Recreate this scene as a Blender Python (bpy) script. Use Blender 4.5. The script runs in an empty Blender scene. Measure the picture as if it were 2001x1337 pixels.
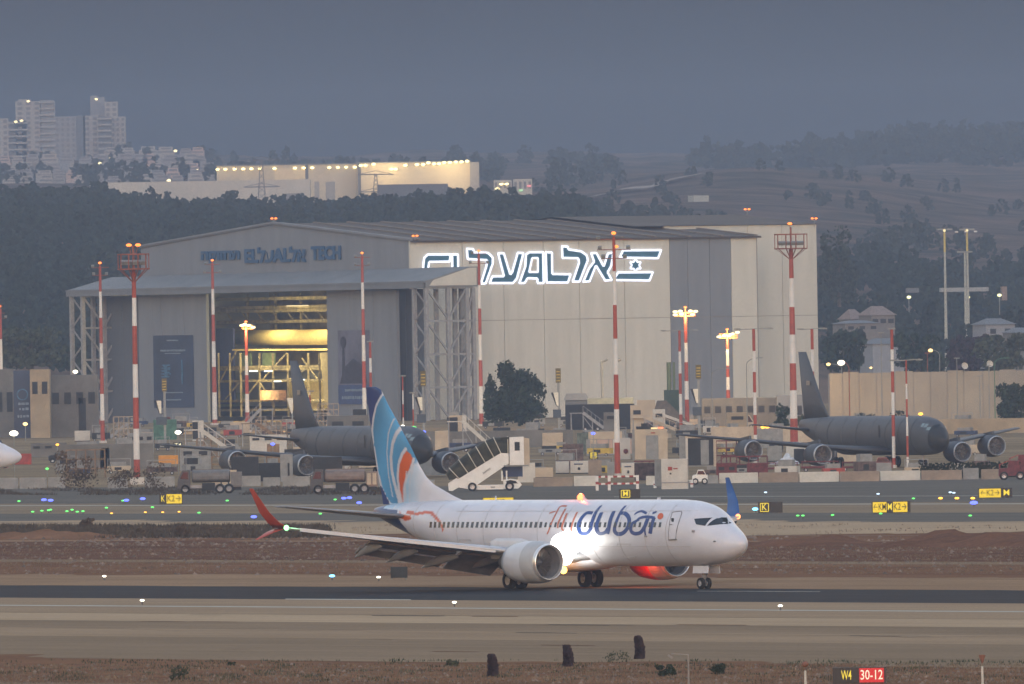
import bpy, bmesh, math, random
from mathutils import Vector, Matrix, noise
random.seed(7)
R = math.radians
SC = bpy.context.scene
# ---------------------------------------------------------------- camera
H, FPX, YH, CXP, CYP, ROLL = 16.3, 33350.0, 631.0, 1000.5, 668.5, 0.0165
cam_d = bpy.data.cameras.new('camera'); cam = bpy.data.objects.new('camera', cam_d)
SC.collection.objects.link(cam)
cam_d.sensor_width = 36.0; cam_d.lens = FPX / 2001 * 36.0
cam_d.clip_start = 5.0; cam_d.clip_end = 60000.0
PITCH = (YH - CYP) / FPX          # negative: looks a hair down
cam.matrix_world = Matrix.Translation((0, 0, H)) @ Matrix.Rotation(math.pi/2 + PITCH, 4, 'X') @ Matrix.Rotation(-ROLL, 4, 'Z')
SC.camera = cam
# ---------------------------------------------------------------- dusk light
SUN_EL, SUN_ROT = -0.8, 180.0      # low sun behind the camera, just about gone
w = bpy.data.worlds.new('World'); SC.world = w; w.use_nodes = True
nt = w.node_tree; bg = nt.nodes['Background']
sky = nt.nodes.new('ShaderNodeTexSky'); sky.sky_type = 'NISHITA'; sky.sun_disc = False
sky.sun_elevation = R(SUN_EL); sky.sun_rotation = R(SUN_ROT)
sky.air_density = 1.2; sky.dust_density = 0.9; sky.ozone_density = 1.25
nt.links.new(sky.outputs[0], bg.inputs[0]); bg.inputs[1].default_value = 0.10
sl = bpy.data.lights.new('sun', 'SUN'); sun = bpy.data.objects.new('sun', sl); SC.collection.objects.link(sun)
sl.energy = 0.016; sl.angle = R(14); sl.color = (1.0, 0.85, 0.73)
_a = R(SUN_ROT)
sd = Vector((math.sin(_a)*math.cos(R(9)), math.cos(_a)*math.cos(R(9)), math.sin(R(9))))
sun.rotation_euler = sd.to_track_quat('Z', 'Y').to_euler()
SC.view_settings.view_transform = 'Standard'; SC.view_settings.look = 'None'
SC.view_settings.gamma = 1.0; SC.view_settings.use_curve_mapping = False
SC.view_settings.exposure = 5.38
SC.render.engine = 'CYCLES'
SC.cycles.max_bounces = 5; SC.cycles.diffuse_bounces = 2; SC.cycles.glossy_bounces = 2
SC.cycles.volume_bounces = 1; SC.cycles.transparent_max_bounces = 6
SC.cycles.use_denoising = True; SC.cycles.denoiser = 'OPENIMAGEDENOISE'
SC.cycles.sample_clamp_indirect = 0.09
# ---------------------------------------------------------------- layout helpers (photo coordinates -> real places)
_cr, _sr = math.cos(ROLL), math.sin(ROLL)
def ray(x, y):
    u = (x - CXP) / FPX; v = (CYP - y) / FPX
    d = cam.matrix_world.to_3x3() @ Vector((u, v, -1.0))
    return d / d.y
def G(x, y, z=0.0):
    d = ray(x, y); t = (z - H) / d.z
    return Vector((d.x*t, t, z))
def P(x, y, D):
    d = ray(x, y); return Vector((d.x*D, D, H + d.z*D))
def S(D): return FPX / D
# ---------------------------------------------------------------- materials
MATS = {}
def mat(name, col, rough=0.7, metal=0.0, var=0.12, scale=1.5, bump=0.0, emit=None, estr=0.0, stretch=None, spec=0.4, dirt=None):
    if name in MATS: return MATS[name]
    m = bpy.data.materials.new(name); m.use_nodes = True; n = m.node_tree.nodes; l = m.node_tree.links
    b = n['Principled BSDF']; b.inputs['Roughness'].default_value = rough; b.inputs['Metallic'].default_value = metal
    b.inputs['Specular IOR Level'].default_value = spec
    b.inputs['Base Color'].default_value = (*col, 1)
    if emit:
        b.inputs['Emission Color'].default_value = (*emit, 1); b.inputs['Emission Strength'].default_value = estr
    if var > 0 and not emit:
        tc = n.new('ShaderNodeTexCoord'); mp = n.new('ShaderNodeMapping'); l.new(tc.outputs['Object'], mp.inputs[0])
        if stretch: mp.inputs['Scale'].default_value = stretch
        nz = n.new('ShaderNodeTexNoise'); nz.inputs['Scale'].default_value = scale; nz.inputs['Detail'].default_value = 6
        nz.inputs['Roughness'].default_value = 0.65
        l.new(mp.outputs[0], nz.inputs['Vector'])
        cr = n.new('ShaderNodeValToRGB'); l.new(nz.outputs['Fac'], cr.inputs[0])
        lo = tuple(c*(1-2.2*var) for c in col); hi = tuple(min(1, c*(1+2.0*var)) for c in col)
        if dirt: lo = dirt
        cr.color_ramp.elements[0].position = 0.32; cr.color_ramp.elements[0].color = (*[max(0, c) for c in lo], 1)
        cr.color_ramp.elements[1].position = 0.68; cr.color_ramp.elements[1].color = (*hi, 1)
        l.new(cr.outputs[0], b.inputs['Base Color'])
        if bump > 0:
            bp = n.new('ShaderNodeBump'); bp.inputs['Strength'].default_value = bump; bp.inputs['Distance'].default_value = 0.1
            l.new(nz.outputs['Fac'], bp.inputs['Height']); l.new(bp.outputs[0], b.inputs['Normal'])
    MATS[name] = m; return m
def glow(name, col, s):
    m = mat(name, (0.02, 0.02, 0.02), emit=col, estr=s/34.0, var=0); m.cycles.emission_sampling = 'NONE'; return m
def paint_mat(name, rough=0.32, spec=0.5):
    m = bpy.data.materials.new(name); m.use_nodes = True; n = m.node_tree.nodes; l = m.node_tree.links
    b = n['Principled BSDF']; at = n.new('ShaderNodeVertexColor'); at.layer_name = 'paint'
    nz = n.new('ShaderNodeTexNoise'); nz.inputs['Scale'].default_value = 0.9; nz.inputs['Detail'].default_value = 5
    tc = n.new('ShaderNodeTexCoord'); l.new(tc.outputs['Object'], nz.inputs['Vector'])
    mr = n.new('ShaderNodeMapRange'); mr.inputs[1].default_value = .3; mr.inputs[2].default_value = .7
    mr.inputs[3].default_value = .88; mr.inputs[4].default_value = 1.0; l.new(nz.outputs['Fac'], mr.inputs[0])
    mx = n.new('ShaderNodeVectorMath'); mx.operation = 'SCALE'; l.new(at.outputs[0], mx.inputs[0]); l.new(mr.outputs[0], mx.inputs['Scale'])
    l.new(mx.outputs[0], b.inputs['Base Color']); b.inputs['Roughness'].default_value = rough
    b.inputs['Specular IOR Level'].default_value = spec
    return m
# ---------------------------------------------------------------- mesh builder
def link(o): SC.collection.objects.link(o); return o
def tag(o, label=None, cat=None, group=None, kind=None):
    if label: o['label'] = label
    if cat: o['category'] = cat
    if group: o['group'] = group
    if kind: o['kind'] = kind
    return o
def thing(name, label, cat, loc, rz=0.0, group=None):
    o = bpy.data.objects.new(name, None); o.empty_display_size = 0.3; link(o)
    o.location = loc; o.rotation_euler = (0, 0, rz)
    return tag(o, label, cat, group)
class MB:
    def __init__(s): s.v = []; s.f = []
    def add(s, vs, fs):
        k = len(s.v); s.v += [tuple(p) for p in vs]; s.f += [tuple(i+k for i in f) for f in fs]; return s
    def box(s, cx, cy, cz, sx, sy, sz, rz=0.0, ry=0.0, rx=0.0):
        M = Matrix.Translation((cx, cy, cz)) @ Matrix.Rotation(rz, 4, 'Z') @ Matrix.Rotation(ry, 4, 'Y') @ Matrix.Rotation(rx, 4, 'X')
        vs = [M @ Vector((a*sx/2, b*sy/2, c*sz/2)) for c in (-1, 1) for a, b in ((-1, -1), (1, -1), (1, 1), (-1, 1))]
        return s.add(vs, [(3, 2, 1, 0), (4, 5, 6, 7), (0, 1, 5, 4), (1, 2, 6, 5), (2, 3, 7, 6), (3, 0, 4, 7)])
    def b2(s, x0, x1, y0, y1, z0, z1): return s.box((x0+x1)/2, (y0+y1)/2, (z0+z1)/2, abs(x1-x0), abs(y1-y0), abs(z1-z0))
    def tube(s, p, q, r0, r1=None, n=8, caps=True):
        p = Vector(p); q = Vector(q); r1 = r0 if r1 is None else r1
        d = (q-p).normalized(); a = d.orthogonal().normalized(); b = d.cross(a)
        vs = []
        for c, r in ((p, r0), (q, r1)):
            for i in range(n):
                t = 2*math.pi*i/n; vs.append(c + a*(r*math.cos(t)) + b*(r*math.sin(t)))
        fs = [(i, (i+1) % n, n+(i+1) % n, n+i) for i in range(n)]
        if caps: fs += [tuple(reversed(range(n))), tuple(range(n, 2*n))]
        return s.add(vs, fs)
    def beam(s, p, q, w, h=None):
        p = Vector(p); q = Vector(q); h = h or w; d = (q-p).normalized()
        up = Vector((0, 0, 1)) if abs(d.z) < .95 else Vector((0, 1, 0))
        a = d.cross(up).normalized(); b = a.cross(d)
        vs = [c + a*(i*w/2) + b*(j*h/2) for c in (p, q) for i, j in ((-1, -1), (1, -1), (1, 1), (-1, 1))]
        return s.add(vs, [(3, 2, 1, 0), (4, 5, 6, 7), (0, 1, 5, 4), (1, 2, 6, 5), (2, 3, 7, 6), (3, 0, 4, 7)])
    def lathe(s, c, axis, prof, n=20, closed=False):      # prof: (t along axis, r)
        c = Vector(c); d = Vector(axis).normalized(); a = d.orthogonal().normalized(); b = d.cross(a); vs = []; m = len(prof)
        for t, r in prof:
            for i in range(n):
                th = 2*math.pi*i/n; vs.append(c + d*t + a*(r*math.cos(th)) + b*(r*math.sin(th)))
        fs = [(j*n+i, j*n+(i+1) % n, (j+1)*n+(i+1) % n, (j+1)*n+i) for j in range(m-1) for i in range(n)]
        return s.add(vs, fs)
    def ball(s, c, r, n=10, m=6, sq=(1, 1, 1)):
        vs = []; fs = []
        for j in range(m+1):
            ph = math.pi*j/m
            for i in range(n):
                th = 2*math.pi*i/n
                vs.append((c[0]+r*sq[0]*math.sin(ph)*math.cos(th), c[1]+r*sq[1]*math.sin(ph)*math.sin(th), c[2]+r*sq[2]*math.cos(ph)))
        for j in range(m):
            for i in range(n): fs.append((j*n+i, (j+1)*n+i, (j+1)*n+(i+1) % n, j*n+(i+1) % n))
        return s.add(vs, fs)
    def prism(s, poly, y0, y1):            # poly in (x,z), extruded along y
        n = len(poly); vs = [(x, y0, z) for x, z in poly] + [(x, y1, z) for x, z in poly]
        fs = [tuple(range(n)), tuple(reversed(range(n, 2*n)))] + [(i, n+i, n+(i+1) % n, (i+1) % n) for i in range(n)]
        return s.add(vs, fs)
    def quad(s, *p): return s.add(p, [tuple(range(len(p)))])
    def mesh(s, name):
        me = bpy.data.meshes.new(name); me.from_pydata(s.v, [], s.f); me.update(); return me
    def build(s, name, m, parent=None, smooth=False, loc=None, fix=True):
        me = s.mesh(name)
        if fix:
            bm = bmesh.new(); bm.from_mesh(me); bmesh.ops.recalc_face_normals(bm, faces=bm.faces); bm.to_mesh(me); bm.free()
        if smooth: me.polygons.foreach_set('use_smooth', [True]*len(me.polygons))
        me.materials.append(m); o = bpy.data.objects.new(name, me); link(o)
        if parent: o.parent = parent
        if loc is not None: o.location = loc
        return o
def one(name, mb, m, label, cat, group=None, kind=None, smooth=False):
    return tag(mb.build(name, m, smooth=smooth), label, cat, group, kind)
def copy_tree(o, parent=None):
    c = o.copy(); link(c); c.parent = parent
    for ch in list(o.children): copy_tree(ch, c)
    return c
def inst(name, me, parent, loc, rot=(0, 0, 0), scale=None):
    o = bpy.data.objects.new(name, me); link(o); o.parent = parent; o.location = loc; o.rotation_euler = rot
    if scale: o.scale = scale
    return o
def text(name, body, size, m, parent, loc, rot, bold=0.0, width=None, shear=0.0, ext=0.004):
    cu = bpy.data.curves.new(name, 'FONT'); cu.body = body; cu.size = size; cu.align_x = 'CENTER'; cu.align_y = 'CENTER'
    cu.extrude = ext; cu.offset = bold; cu.shear = shear; cu.resolution_u = 3
    t = bpy.data.objects.new(name, cu); link(t)
    bpy.context.view_layer.update()
    me = bpy.data.meshes.new_from_object(t.evaluated_get(bpy.context.evaluated_depsgraph_get()))
    bpy.data.objects.remove(t)
    me.materials.clear(); me.materials.append(m); o = bpy.data.objects.new(name, me); link(o); o.parent = parent
    o.location = loc; o.rotation_euler = rot
    if width:
        xs = [v.co.x for v in me.vertices]; w0 = max(xs)-min(xs); cx = (max(xs)+min(xs))/2
        for v in me.vertices: v.co.x = (v.co.x-cx)*width/w0
    return o
def print_line(parent, m, c, w_, h, axis, seed):
    # a line of print too small to read: short bars of uneven length
    r_ = random.Random(seed); mb = MB(); x = -w_/2
    while x < w_/2:
        l_ = r_.uniform(.5, 1.2)*h
        if axis == 'y': mb.b2(c[0]-.02, c[0], c[1]-x-l_, c[1]-x, c[2]-h*r_.uniform(.35, .5), c[2]+h*r_.uniform(.35, .5))
        else: mb.b2(c[0]+x, c[0]+x+l_, c[1]-.02, c[1], c[2]-h*r_.uniform(.35, .5), c[2]+h*r_.uniform(.35, .5))
        x += l_+h*r_.uniform(.15, .45)
    return mb.build('print_line', m, parent)
def lamp(name, col, power, loc, parent=None, kind='POINT', radius=0.3, spot=None, aim=None, blend=.4):
    l = bpy.data.lights.new(name, kind); l.energy = power*0.15; l.color = col
    l.shadow_soft_size = radius
    if spot: l.spot_size = R(spot); l.spot_blend = blend
    o = bpy.data.objects.new(name, l); link(o); o.location = loc
    if parent: o.parent = parent
    if aim is not None: o.rotation_euler = Vector(aim).to_track_quat('-Z', 'Y').to_euler()
    return o
def inpoly(x, y, p):
    c = False; j = len(p)-1
    for i in range(len(p)):
        if (p[i][1] > y) != (p[j][1] > y) and x < (p[j][0]-p[i][0])*(y-p[i][1])/(p[j][1]-p[i][1])+p[i][0]: c = not c
        j = i
    return c
def interp(x, pts):
    if x <= pts[0][0]: return pts[0][1]
    for (a, b), (c, d) in zip(pts, pts[1:]):
        if x <= c: return b + (d-b)*(x-a)/(c-a)
    return pts[-1][1]
# ---------------------------------------------------------------- terrain: one sheet from behind the camera to past the last ridge
def prof_z(D, pts, px):
    y = interp(px, pts); return P(px, y, D).z
LAY = [
 (3250, None),
 (3700, [(-900, 560), (0, 600), (130, 640), (300, 640), (1500, 655), (1650, 690), (2001, 705), (3000, 690)]),
 (4400, [(-900, 440), (0, 480), (300, 475), (640, 480), (1000, 450), (1590, 560), (1700, 560), (1850, 575), (2001, 590), (3000, 560)]),
 (5100, [(-900, 412), (0, 424), (200, 424), (300, 446), (640, 458), (800, 446), (1000, 442), (1250, 440), (1600, 490), (1800, 500), (2001, 500), (3000, 470)]),
 (5400, [(-900, 405), (0, 412), (200, 412), (640, 420), (940, 412), (1080, 415), (1250, 412), (1600, 440), (1800, 460), (2001, 470), (3000, 440)]),
 (6600, [(-900, 372), (0, 372), (400, 370), (900, 366), (1060, 372), (1180, 372), (1290, 352), (1400, 337), (1500, 333), (1600, 343), (1700, 352), (1800, 371), (1900, 388), (2001, 400), (3000, 380)]),
 (8000, [(-900, 345), (0, 352), (300, 352), (420, 352), (700, 350), (1100, 340), (1400, 335), (1700, 335), (2001, 335), (3000, 320)]),
 (9200, [(-900, 275), (0, 285), (250, 295), (380, 312), (500, 320), (800, 318), (1000, 316), (1150, 312), (1450, 318), (1620, 322), (1720, 308), (1800, 293), (1900, 286), (2001, 286), (3000, 275)]),
 (10400, [(-900, 300), (0, 312), (400, 309), (800, 304), (1000, 302), (1300, 303), (1500, 306), (1700, 310), (2001, 300), (3000, 300)]),
 (11800, [(-900, 420), (3000, 420)])]
def terrain_z(X, Y):
    if Y <= 3250: return 0.0
    px = 1000.5 + X/Y*FPX
    if Y >= 11800: return prof_z(11800, LAY[-1][1], px)
    for (d0, p0), (d1, p1) in zip(LAY, LAY[1:]):
        if d0 <= Y <= d1:
            z0 = 0.0 if p0 is None else prof_z(d0, p0, px); z1 = prof_z(d1, p1, px)
            t = (Y-d0)/(d1-d0); z = z0 + (z1-z0)*t
            n = noise.fractal(Vector((X/90, Y/160, 3.1)), 1.0, 2.0, 4)
            amp = min(1, (Y-3250)/900.0)
            return z + n*2.2*amp*(Y/6000)
def axis(lo, hi, dense, step, far):
    a = [lo]; x = lo
    while x < hi:
        x += step if dense[0] <= x <= dense[1] else far
        if a[-1] < dense[0] < x: x = dense[0]
        a.append(min(x, hi))
    return a
xs = axis(-2600, 2600, (-460, 460), 8, 214); ys = [-1000, -300, 300, 700, 1500, 2300, 3000, 3250]
y = 3250
while y < 12000: y += 35 + (y-3250)*0.004; ys.append(y)
mb = MB(); nx = len(xs)
for yy in ys:
    for xx in xs: mb.v.append((xx, yy, terrain_z(xx, yy)))
mb.f = [(j*nx+i, j*nx+i+1, (j+1)*nx+i+1, (j+1)*nx+i) for j in range(len(ys)-1) for i in range(nx-1)]
soil = mat('dry_soil', (0.105, 0.070, 0.048), 0.95, var=0.16, scale=0.05, stretch=(1, 0.35, 1))
# hills get patches of scrub and bare earth
hm = bpy.data.materials.new('hill_ground'); hm.use_nodes = True
n = hm.node_tree.nodes; l = hm.node_tree.links; b = n['Principled BSDF']; b.inputs['Roughness'].default_value = 1
b.inputs['Specular IOR Level'].default_value = 0.0
geo = n.new('ShaderNodeNewGeometry')
def ntex(sc, det=6, st=(1, 1, 1)):
    mp = n.new('ShaderNodeMapping'); l.new(geo.outputs['Position'], mp.inputs[0]); mp.inputs['Scale'].default_value = st
    z = n.new('ShaderNodeTexNoise'); z.inputs['Scale'].default_value = sc; z.inputs['Detail'].default_value = det; l.new(mp.outputs[0], z.inputs['Vector']); return z
def ramp(fac, e0, c0, e1, c1):
    r = n.new('ShaderNodeValToRGB'); l.new(fac, r.inputs[0]); r.color_ramp.elements[0].position = e0; r.color_ramp.elements[0].color = (*c0, 1)
    r.color_ramp.elements[1].position = e1; r.color_ramp.elements[1].color = (*c1, 1); return r
def mix(f, a, b_):
    m = n.new('ShaderNodeMix'); m.data_type = 'RGBA'; l.new(f, m.inputs[0]); l.new(a, m.inputs[6]); l.new(b_, m.inputs[7]); return m.outputs[2]
fl = ramp(ntex(0.03, 8, (1, .3, 1)).outputs['Fac'], .35, (0.16, 0.10, 0.066), .68, (0.25, 0.165, 0.105))
hl = ramp(ntex(0.035, 9, (1, .6, 1)).outputs['Fac'], .36, (0.050, 0.044, 0.032), .66, (0.175, 0.112, 0.080))
sp = n.new('ShaderNodeSeparateXYZ'); l.new(geo.outputs['Position'], sp.inputs[0])
mr = n.new('ShaderNodeMapRange'); mr.inputs[1].default_value = 3250; mr.inputs[2].default_value = 3600; l.new(sp.outputs['Y'], mr.inputs[0])
l.new(mix(mr.outputs[0], fl.outputs[0], hl.outputs[0]), b.inputs['Base Color'])
ground = mb.build('ground', hm, smooth=True, fix=False); ground['kind'] = 'structure'

# ---------------------------------------------------------------- paved and bare strips, all running with the runway
TH = R(53.8)
_DV = Vector((math.cos(TH), -math.sin(TH), 0)); _NV = Vector((math.sin(TH), math.cos(TH), 0))
def bnd(y, x=1000.5): return G(x, y).dot(_NV)
def strip_mat(name, c0, c1, sc=0.25, joints=0.0, rough=0.95, spec=0.0, streak=0.28):
    m = bpy.data.materials.new(name); m.use_nodes = True; n = m.node_tree.nodes; l = m.node_tree.links; b = n['Principled BSDF']
    b.inputs['Roughness'].default_value = rough; b.inputs['Specular IOR Level'].default_value = spec
    tc = n.new('ShaderNodeTexCoord')
    def tx(scale, st, lo, hi, a, c):
        mp = n.new('ShaderNodeMapping'); mp.inputs['Scale'].default_value = st; l.new(tc.outputs['Object'], mp.inputs[0])
        z = n.new('ShaderNodeTexNoise'); z.inputs['Scale'].default_value = scale; z.inputs['Detail'].default_value = 8; z.inputs['Roughness'].default_value = .7
        l.new(mp.outputs[0], z.inputs['Vector'])
        r = n.new('ShaderNodeMapRange'); r.inputs[1].default_value = lo; r.inputs[2].default_value = hi; r.inputs[3].default_value = a; r.inputs[4].default_value = c
        l.new(z.outputs['Fac'], r.inputs[0]); return r.outputs[0]
    f1 = tx(sc, (0.25, 1.0, 1), .35, .65, 0, 1); f2 = tx(0.5, (0.03, 1.6, 1), .3, .7, 1-streak*.5, 1+streak*.4); f3 = tx(3.0, (1, 1, 1), .3, .7, .82, 1.15)
    mx = n.new('ShaderNodeMix'); mx.data_type = 'RGBA'; mx.inputs[6].default_value = (*c0, 1); mx.inputs[7].default_value = (*c1, 1); l.new(f1, mx.inputs[0])
    v1 = n.new('ShaderNodeVectorMath'); v1.operation = 'SCALE'; l.new(mx.outputs[2], v1.inputs[0]); l.new(f2, v1.inputs['Scale'])
    v2 = n.new('ShaderNodeVectorMath'); v2.operation = 'SCALE'; l.new(v1.outputs[0], v2.inputs[0]); l.new(f3, v2.inputs['Scale'])
    l.new(v2.outputs[0], b.inputs['Base Color']); return m
A_soil = strip_mat('bare_earth', (0.1601, 0.0820, 0.0470), (0.2306, 0.1220, 0.0690), .12)
A_soil2 = strip_mat('earth_dark', (0.1220, 0.0620, 0.0384), (0.1830, 0.0950, 0.0592), .12)
A_sand = strip_mat('sandy_verge', (0.2528, 0.1585, 0.0919), (0.3370, 0.2146, 0.1264), .15)
A_conc = strip_mat('old_concrete', (0.2902, 0.2000, 0.1236), (0.3558, 0.2485, 0.1551), .08)
A_conc2 = strip_mat('pale_concrete', (0.3745, 0.2639, 0.1637), (0.4401, 0.3131, 0.1954), .08)
A_conc3 = strip_mat('grey_shoulder', (0.2204, 0.1546, 0.0977), (0.2809, 0.1962, 0.1236), .08)
A_asph = strip_mat('runway_asphalt', (0.0201, 0.0213, 0.0239), (0.0328, 0.0343, 0.0377), .2, rough=.8, spec=.02)
A_taxi = strip_mat('taxiway_asphalt', (0.1334, 0.1153, 0.0919), (0.1744, 0.1488, 0.1188), .1)
A_taxl = strip_mat('worn_apron', (0.2341, 0.1700, 0.1091), (0.2996, 0.2185, 0.1407), .1)
A_line = strip_mat('line_paint', (0.40, 0.36, 0.30), (0.52, 0.48, 0.40), 1.0)
LEVEL = [0]
def strip(name, ynear, yfar, m, x0=-900, x1=2900, lvl=1, b_near=None, b_far=None):
    b0 = bnd(ynear); b1 = bnd(yfar); z = 0.008*lvl
    L0 = -1e9
    # a along the runway; x0,x1 = photo columns the strip reaches
    def a_at(x, bb):
        d = ray(x, 1000); k = Vector((d.x, 1, 0)); t = bb/k.dot(_NV); return (k*t).dot(_DV)
    q = [(a_at(x0, b0), b0), (a_at(x1, b0), b0), (a_at(x1, b1), b1), (a_at(x0, b1), b1)]
    # strips run in their own frame so their grain follows the runway
    m_ = MB(); nseg = 1
    m_.quad(*[(a, bb, 0) for a, bb in q])
    o = m_.build(name, m, fix=False); o.rotation_euler = (0, 0, math.atan2(_DV.y, _DV.x)); o.location = (0, 0, z); o['kind'] = 'structure'
    return o
# (object-frame x axis = _DV, y axis = _NV)
strip('dirt_verge', 1345, 1296, A_soil, lvl=1)
strip('paved_shoulder', 1296, 1251, A_conc3, lvl=1)
strip('paved_shoulder', 1251, 1235, A_conc, lvl=1)
strip('paved_shoulder', 1235, 1219, A_conc3, lvl=1)
strip('runway_edge', 1219, 1204, A_conc2, lvl=1)
strip('runway_edge', 1204, 1174, A_conc, lvl=1)
strip('runway', 1174, 1148, A_asph, lvl=1)
strip('runway_far_edge', 1148, 1124.5, A_sand, lvl=1)
strip('dirt_infield', 1124.5, 1101, A_soil, lvl=1)
strip('dirt_infield', 1101, 1096, A_conc3, lvl=1)
strip('dirt_infield', 1096, 1060, A_soil2, lvl=1)
strip('infield_track', 1060, 1057, A_sand, lvl=1)
strip('dirt_infield', 1057, 1046, A_soil, lvl=1)
strip('sandy_infield', 1046, 1021, A_conc2, lvl=1)
strip('taxiway', 1021, 1003, A_taxi, lvl=1)
strip('taxiway_shoulder', 1003, 985, A_taxl, lvl=1)
strip('apron_taxiway', 985, 950, A_taxi, lvl=1)
strip('runway_edge_line', 1190.5, 1188.8, A_line, lvl=2)
strip('infield_line', 1046.8, 1046.2, A_line, lvl=2)
strip('taxiway_line', 987.4, 986.2, A_line, lvl=2)
strip('taxiway_line', 972, 971.4, A_line, x0=1200, lvl=2)
strip('runway_centre_line', 1174.6, 1173.0, A_line, x0=555, x1=800, lvl=2)
strip('runway_far_line', 1154.2, 1153.7, A_line, x0=1360, x1=1600, lvl=2)
# old patches and cracks along the shoulder
for i in range(15):
    yy = random.choice([1205, 1220, 1222, 1236, 1237, 1251, 1262, 1275]) + random.uniform(-1, 2); x0 = random.uniform(-50, 1900)
    strip('pavement_crack', yy, yy-random.uniform(.3, .7), A_taxi if random.random() < .6 else A_soil, x0=x0, x1=x0+random.uniform(30, 160), lvl=3)
def ragged(name, y, m, amp, sgn, seed, x0=-200, x1=2200, lvl=2):
    bb = bnd(y); rnd = random.Random(seed)
    def a_at(x):
        d = ray(x, 1000); k = Vector((d.x, 1, 0)); t = bb/k.dot(_NV); return (k*t).dot(_DV)
    a0, a1 = a_at(x0), a_at(x1); a0, a1 = min(a0, a1), max(a0, a1); nn_ = int((a1-a0)/1.2); q = MB()
    for i in range(nn_+1):
        a = a0+(a1-a0)*i/nn_; k = max(0, .45+1.1*noise.fractal(Vector((a*.05, seed, 0)), .8, 2.0, 6))
        q.v += [(a, bb-sgn*.3, 0), (a, bb+sgn*amp*k, 0)]
    q.f = [(2*i, 2*i+2, 2*i+3, 2*i+1) if sgn > 0 else (2*i, 2*i+1, 2*i+3, 2*i+2) for i in range(nn_)]
    o = q.build(name, m, fix=False); o.rotation_euler = (0, 0, math.atan2(_DV.y, _DV.x)); o.location = (0, 0, .008*lvl+.002); o['kind'] = 'structure'
ragged('dirt_edge', 1296.5, A_soil, 6, 1, 1.3); ragged('dirt_edge', 1124.5, A_soil, 5, -1, 2.7); ragged('dirt_edge', 1046.5, A_soil, 11, 1, 5.1); ragged('dirt_edge', 1060, A_soil2, 6, 1, 7.9); ragged('sand_edge', 1148.3, A_sand, 1.6, -1, 3.3); ragged('sand_edge', 1020.6, A_conc2, 9, 1, 9.2); ragged('dirt_edge', 1096, A_soil2, 5, 1, 11.2); ragged('sand_edge', 985.3, A_taxl, 8, 1, 12.2); ragged('dust_patch', 1235, A_conc, 4, -1, 14.2); ragged('dust_patch', 1204, A_conc, 2.5, 1, 15.2)
# the apron itself (beyond the blast blocks) as one slab
m_ = MB(); m_.quad((-700, 1706, 0.006), (700, 1706, 0.006), (700, 3240, 0.006), (-700, 3240, 0.006))
apm = strip_mat('apron_concrete', (0.177, 0.125, 0.073), (0.331, 0.236, 0.139), .03)
o = m_.build('apron', apm, fix=False); o['kind'] = 'structure'
m_ = MB(); m_.quad((-700, 1560, 0.004), (700, 1560, 0.004), (700, 1706, 0.004), (-700, 1706, 0.004))
o = m_.build('apron_road', A_taxi, fix=False); o['kind'] = 'structure'

# soil banks on the right of the infield
def bank(name, xa, xb, yb, h, depth, m, seed):
    p = G(xa, yb); q = G(xb, yb - 0.004*(xb-xa)); L = (q-p).length; nu = int(L/0.5); nv = 10; d = (q-p)/L; nn = Vector((-d.y, d.x, 0))
    if nn.y < 0: nn = -nn
    mb = MB()
    for i in range(nu+1):
        for j in range(nv+1):
            t = j/nv; prof = math.sin(math.pi*t)**.7 if 0 < t < 1 else 0
            e = min(1, i/12, (nu-i)/12)
            k = noise.fractal(Vector((i*.13, j*.25, seed)), 1, 2, 5)
            z = h*prof*e*(0.75+.7*k) - (0.05 if prof == 0 else 0)
            c = p + d*(i*L/nu) + nn*(depth*t + k*.5); mb.v.append((c.x, c.y, max(z, -.05)))
    mb.f = [(i*(nv+1)+j, (i+1)*(nv+1)+j, (i+1)*(nv+1)+j+1, i*(nv+1)+j+1) for i in range(nu) for j in range(nv)]
    o = mb.build(name, m, smooth=False, fix=True); o['kind'] = 'structure'; return o
bank('soil_bank', 1615, 2200, 1071, 0.95, 9, A_soil2, 1.0)
bank('soil_bank', 1380, 1640, 1069, 0.85, 9, A_soil2, 4.0)
bank('soil_bank', -150, 190, 1054, 0.5, 7, A_soil, 8.0)

# ---------------------------------------------------------------- haze
hz = MB(); hz.b2(-2700, 2700, -1100, 12300, -1.0, 185)
hmx = bpy.data.materials.new('haze_air'); hmx.use_nodes = True; n = hmx.node_tree.nodes
n.remove(n['Principled BSDF']); pv = n.new('ShaderNodeVolumePrincipled'); hmx.node_tree.links.new(pv.outputs[0], n['Material Output'].inputs['Volume'])
pv.inputs['Color'].default_value = (0.31, 0.405, 0.565, 1); pv.inputs['Density'].default_value = 0.000105; pv.inputs['Anisotropy'].default_value = 0.0
o = hz.build('haze', hmx); o['kind'] = 'stuff'; o['label'] = 'pale blue dusk haze over the airfield and hills'
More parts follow.
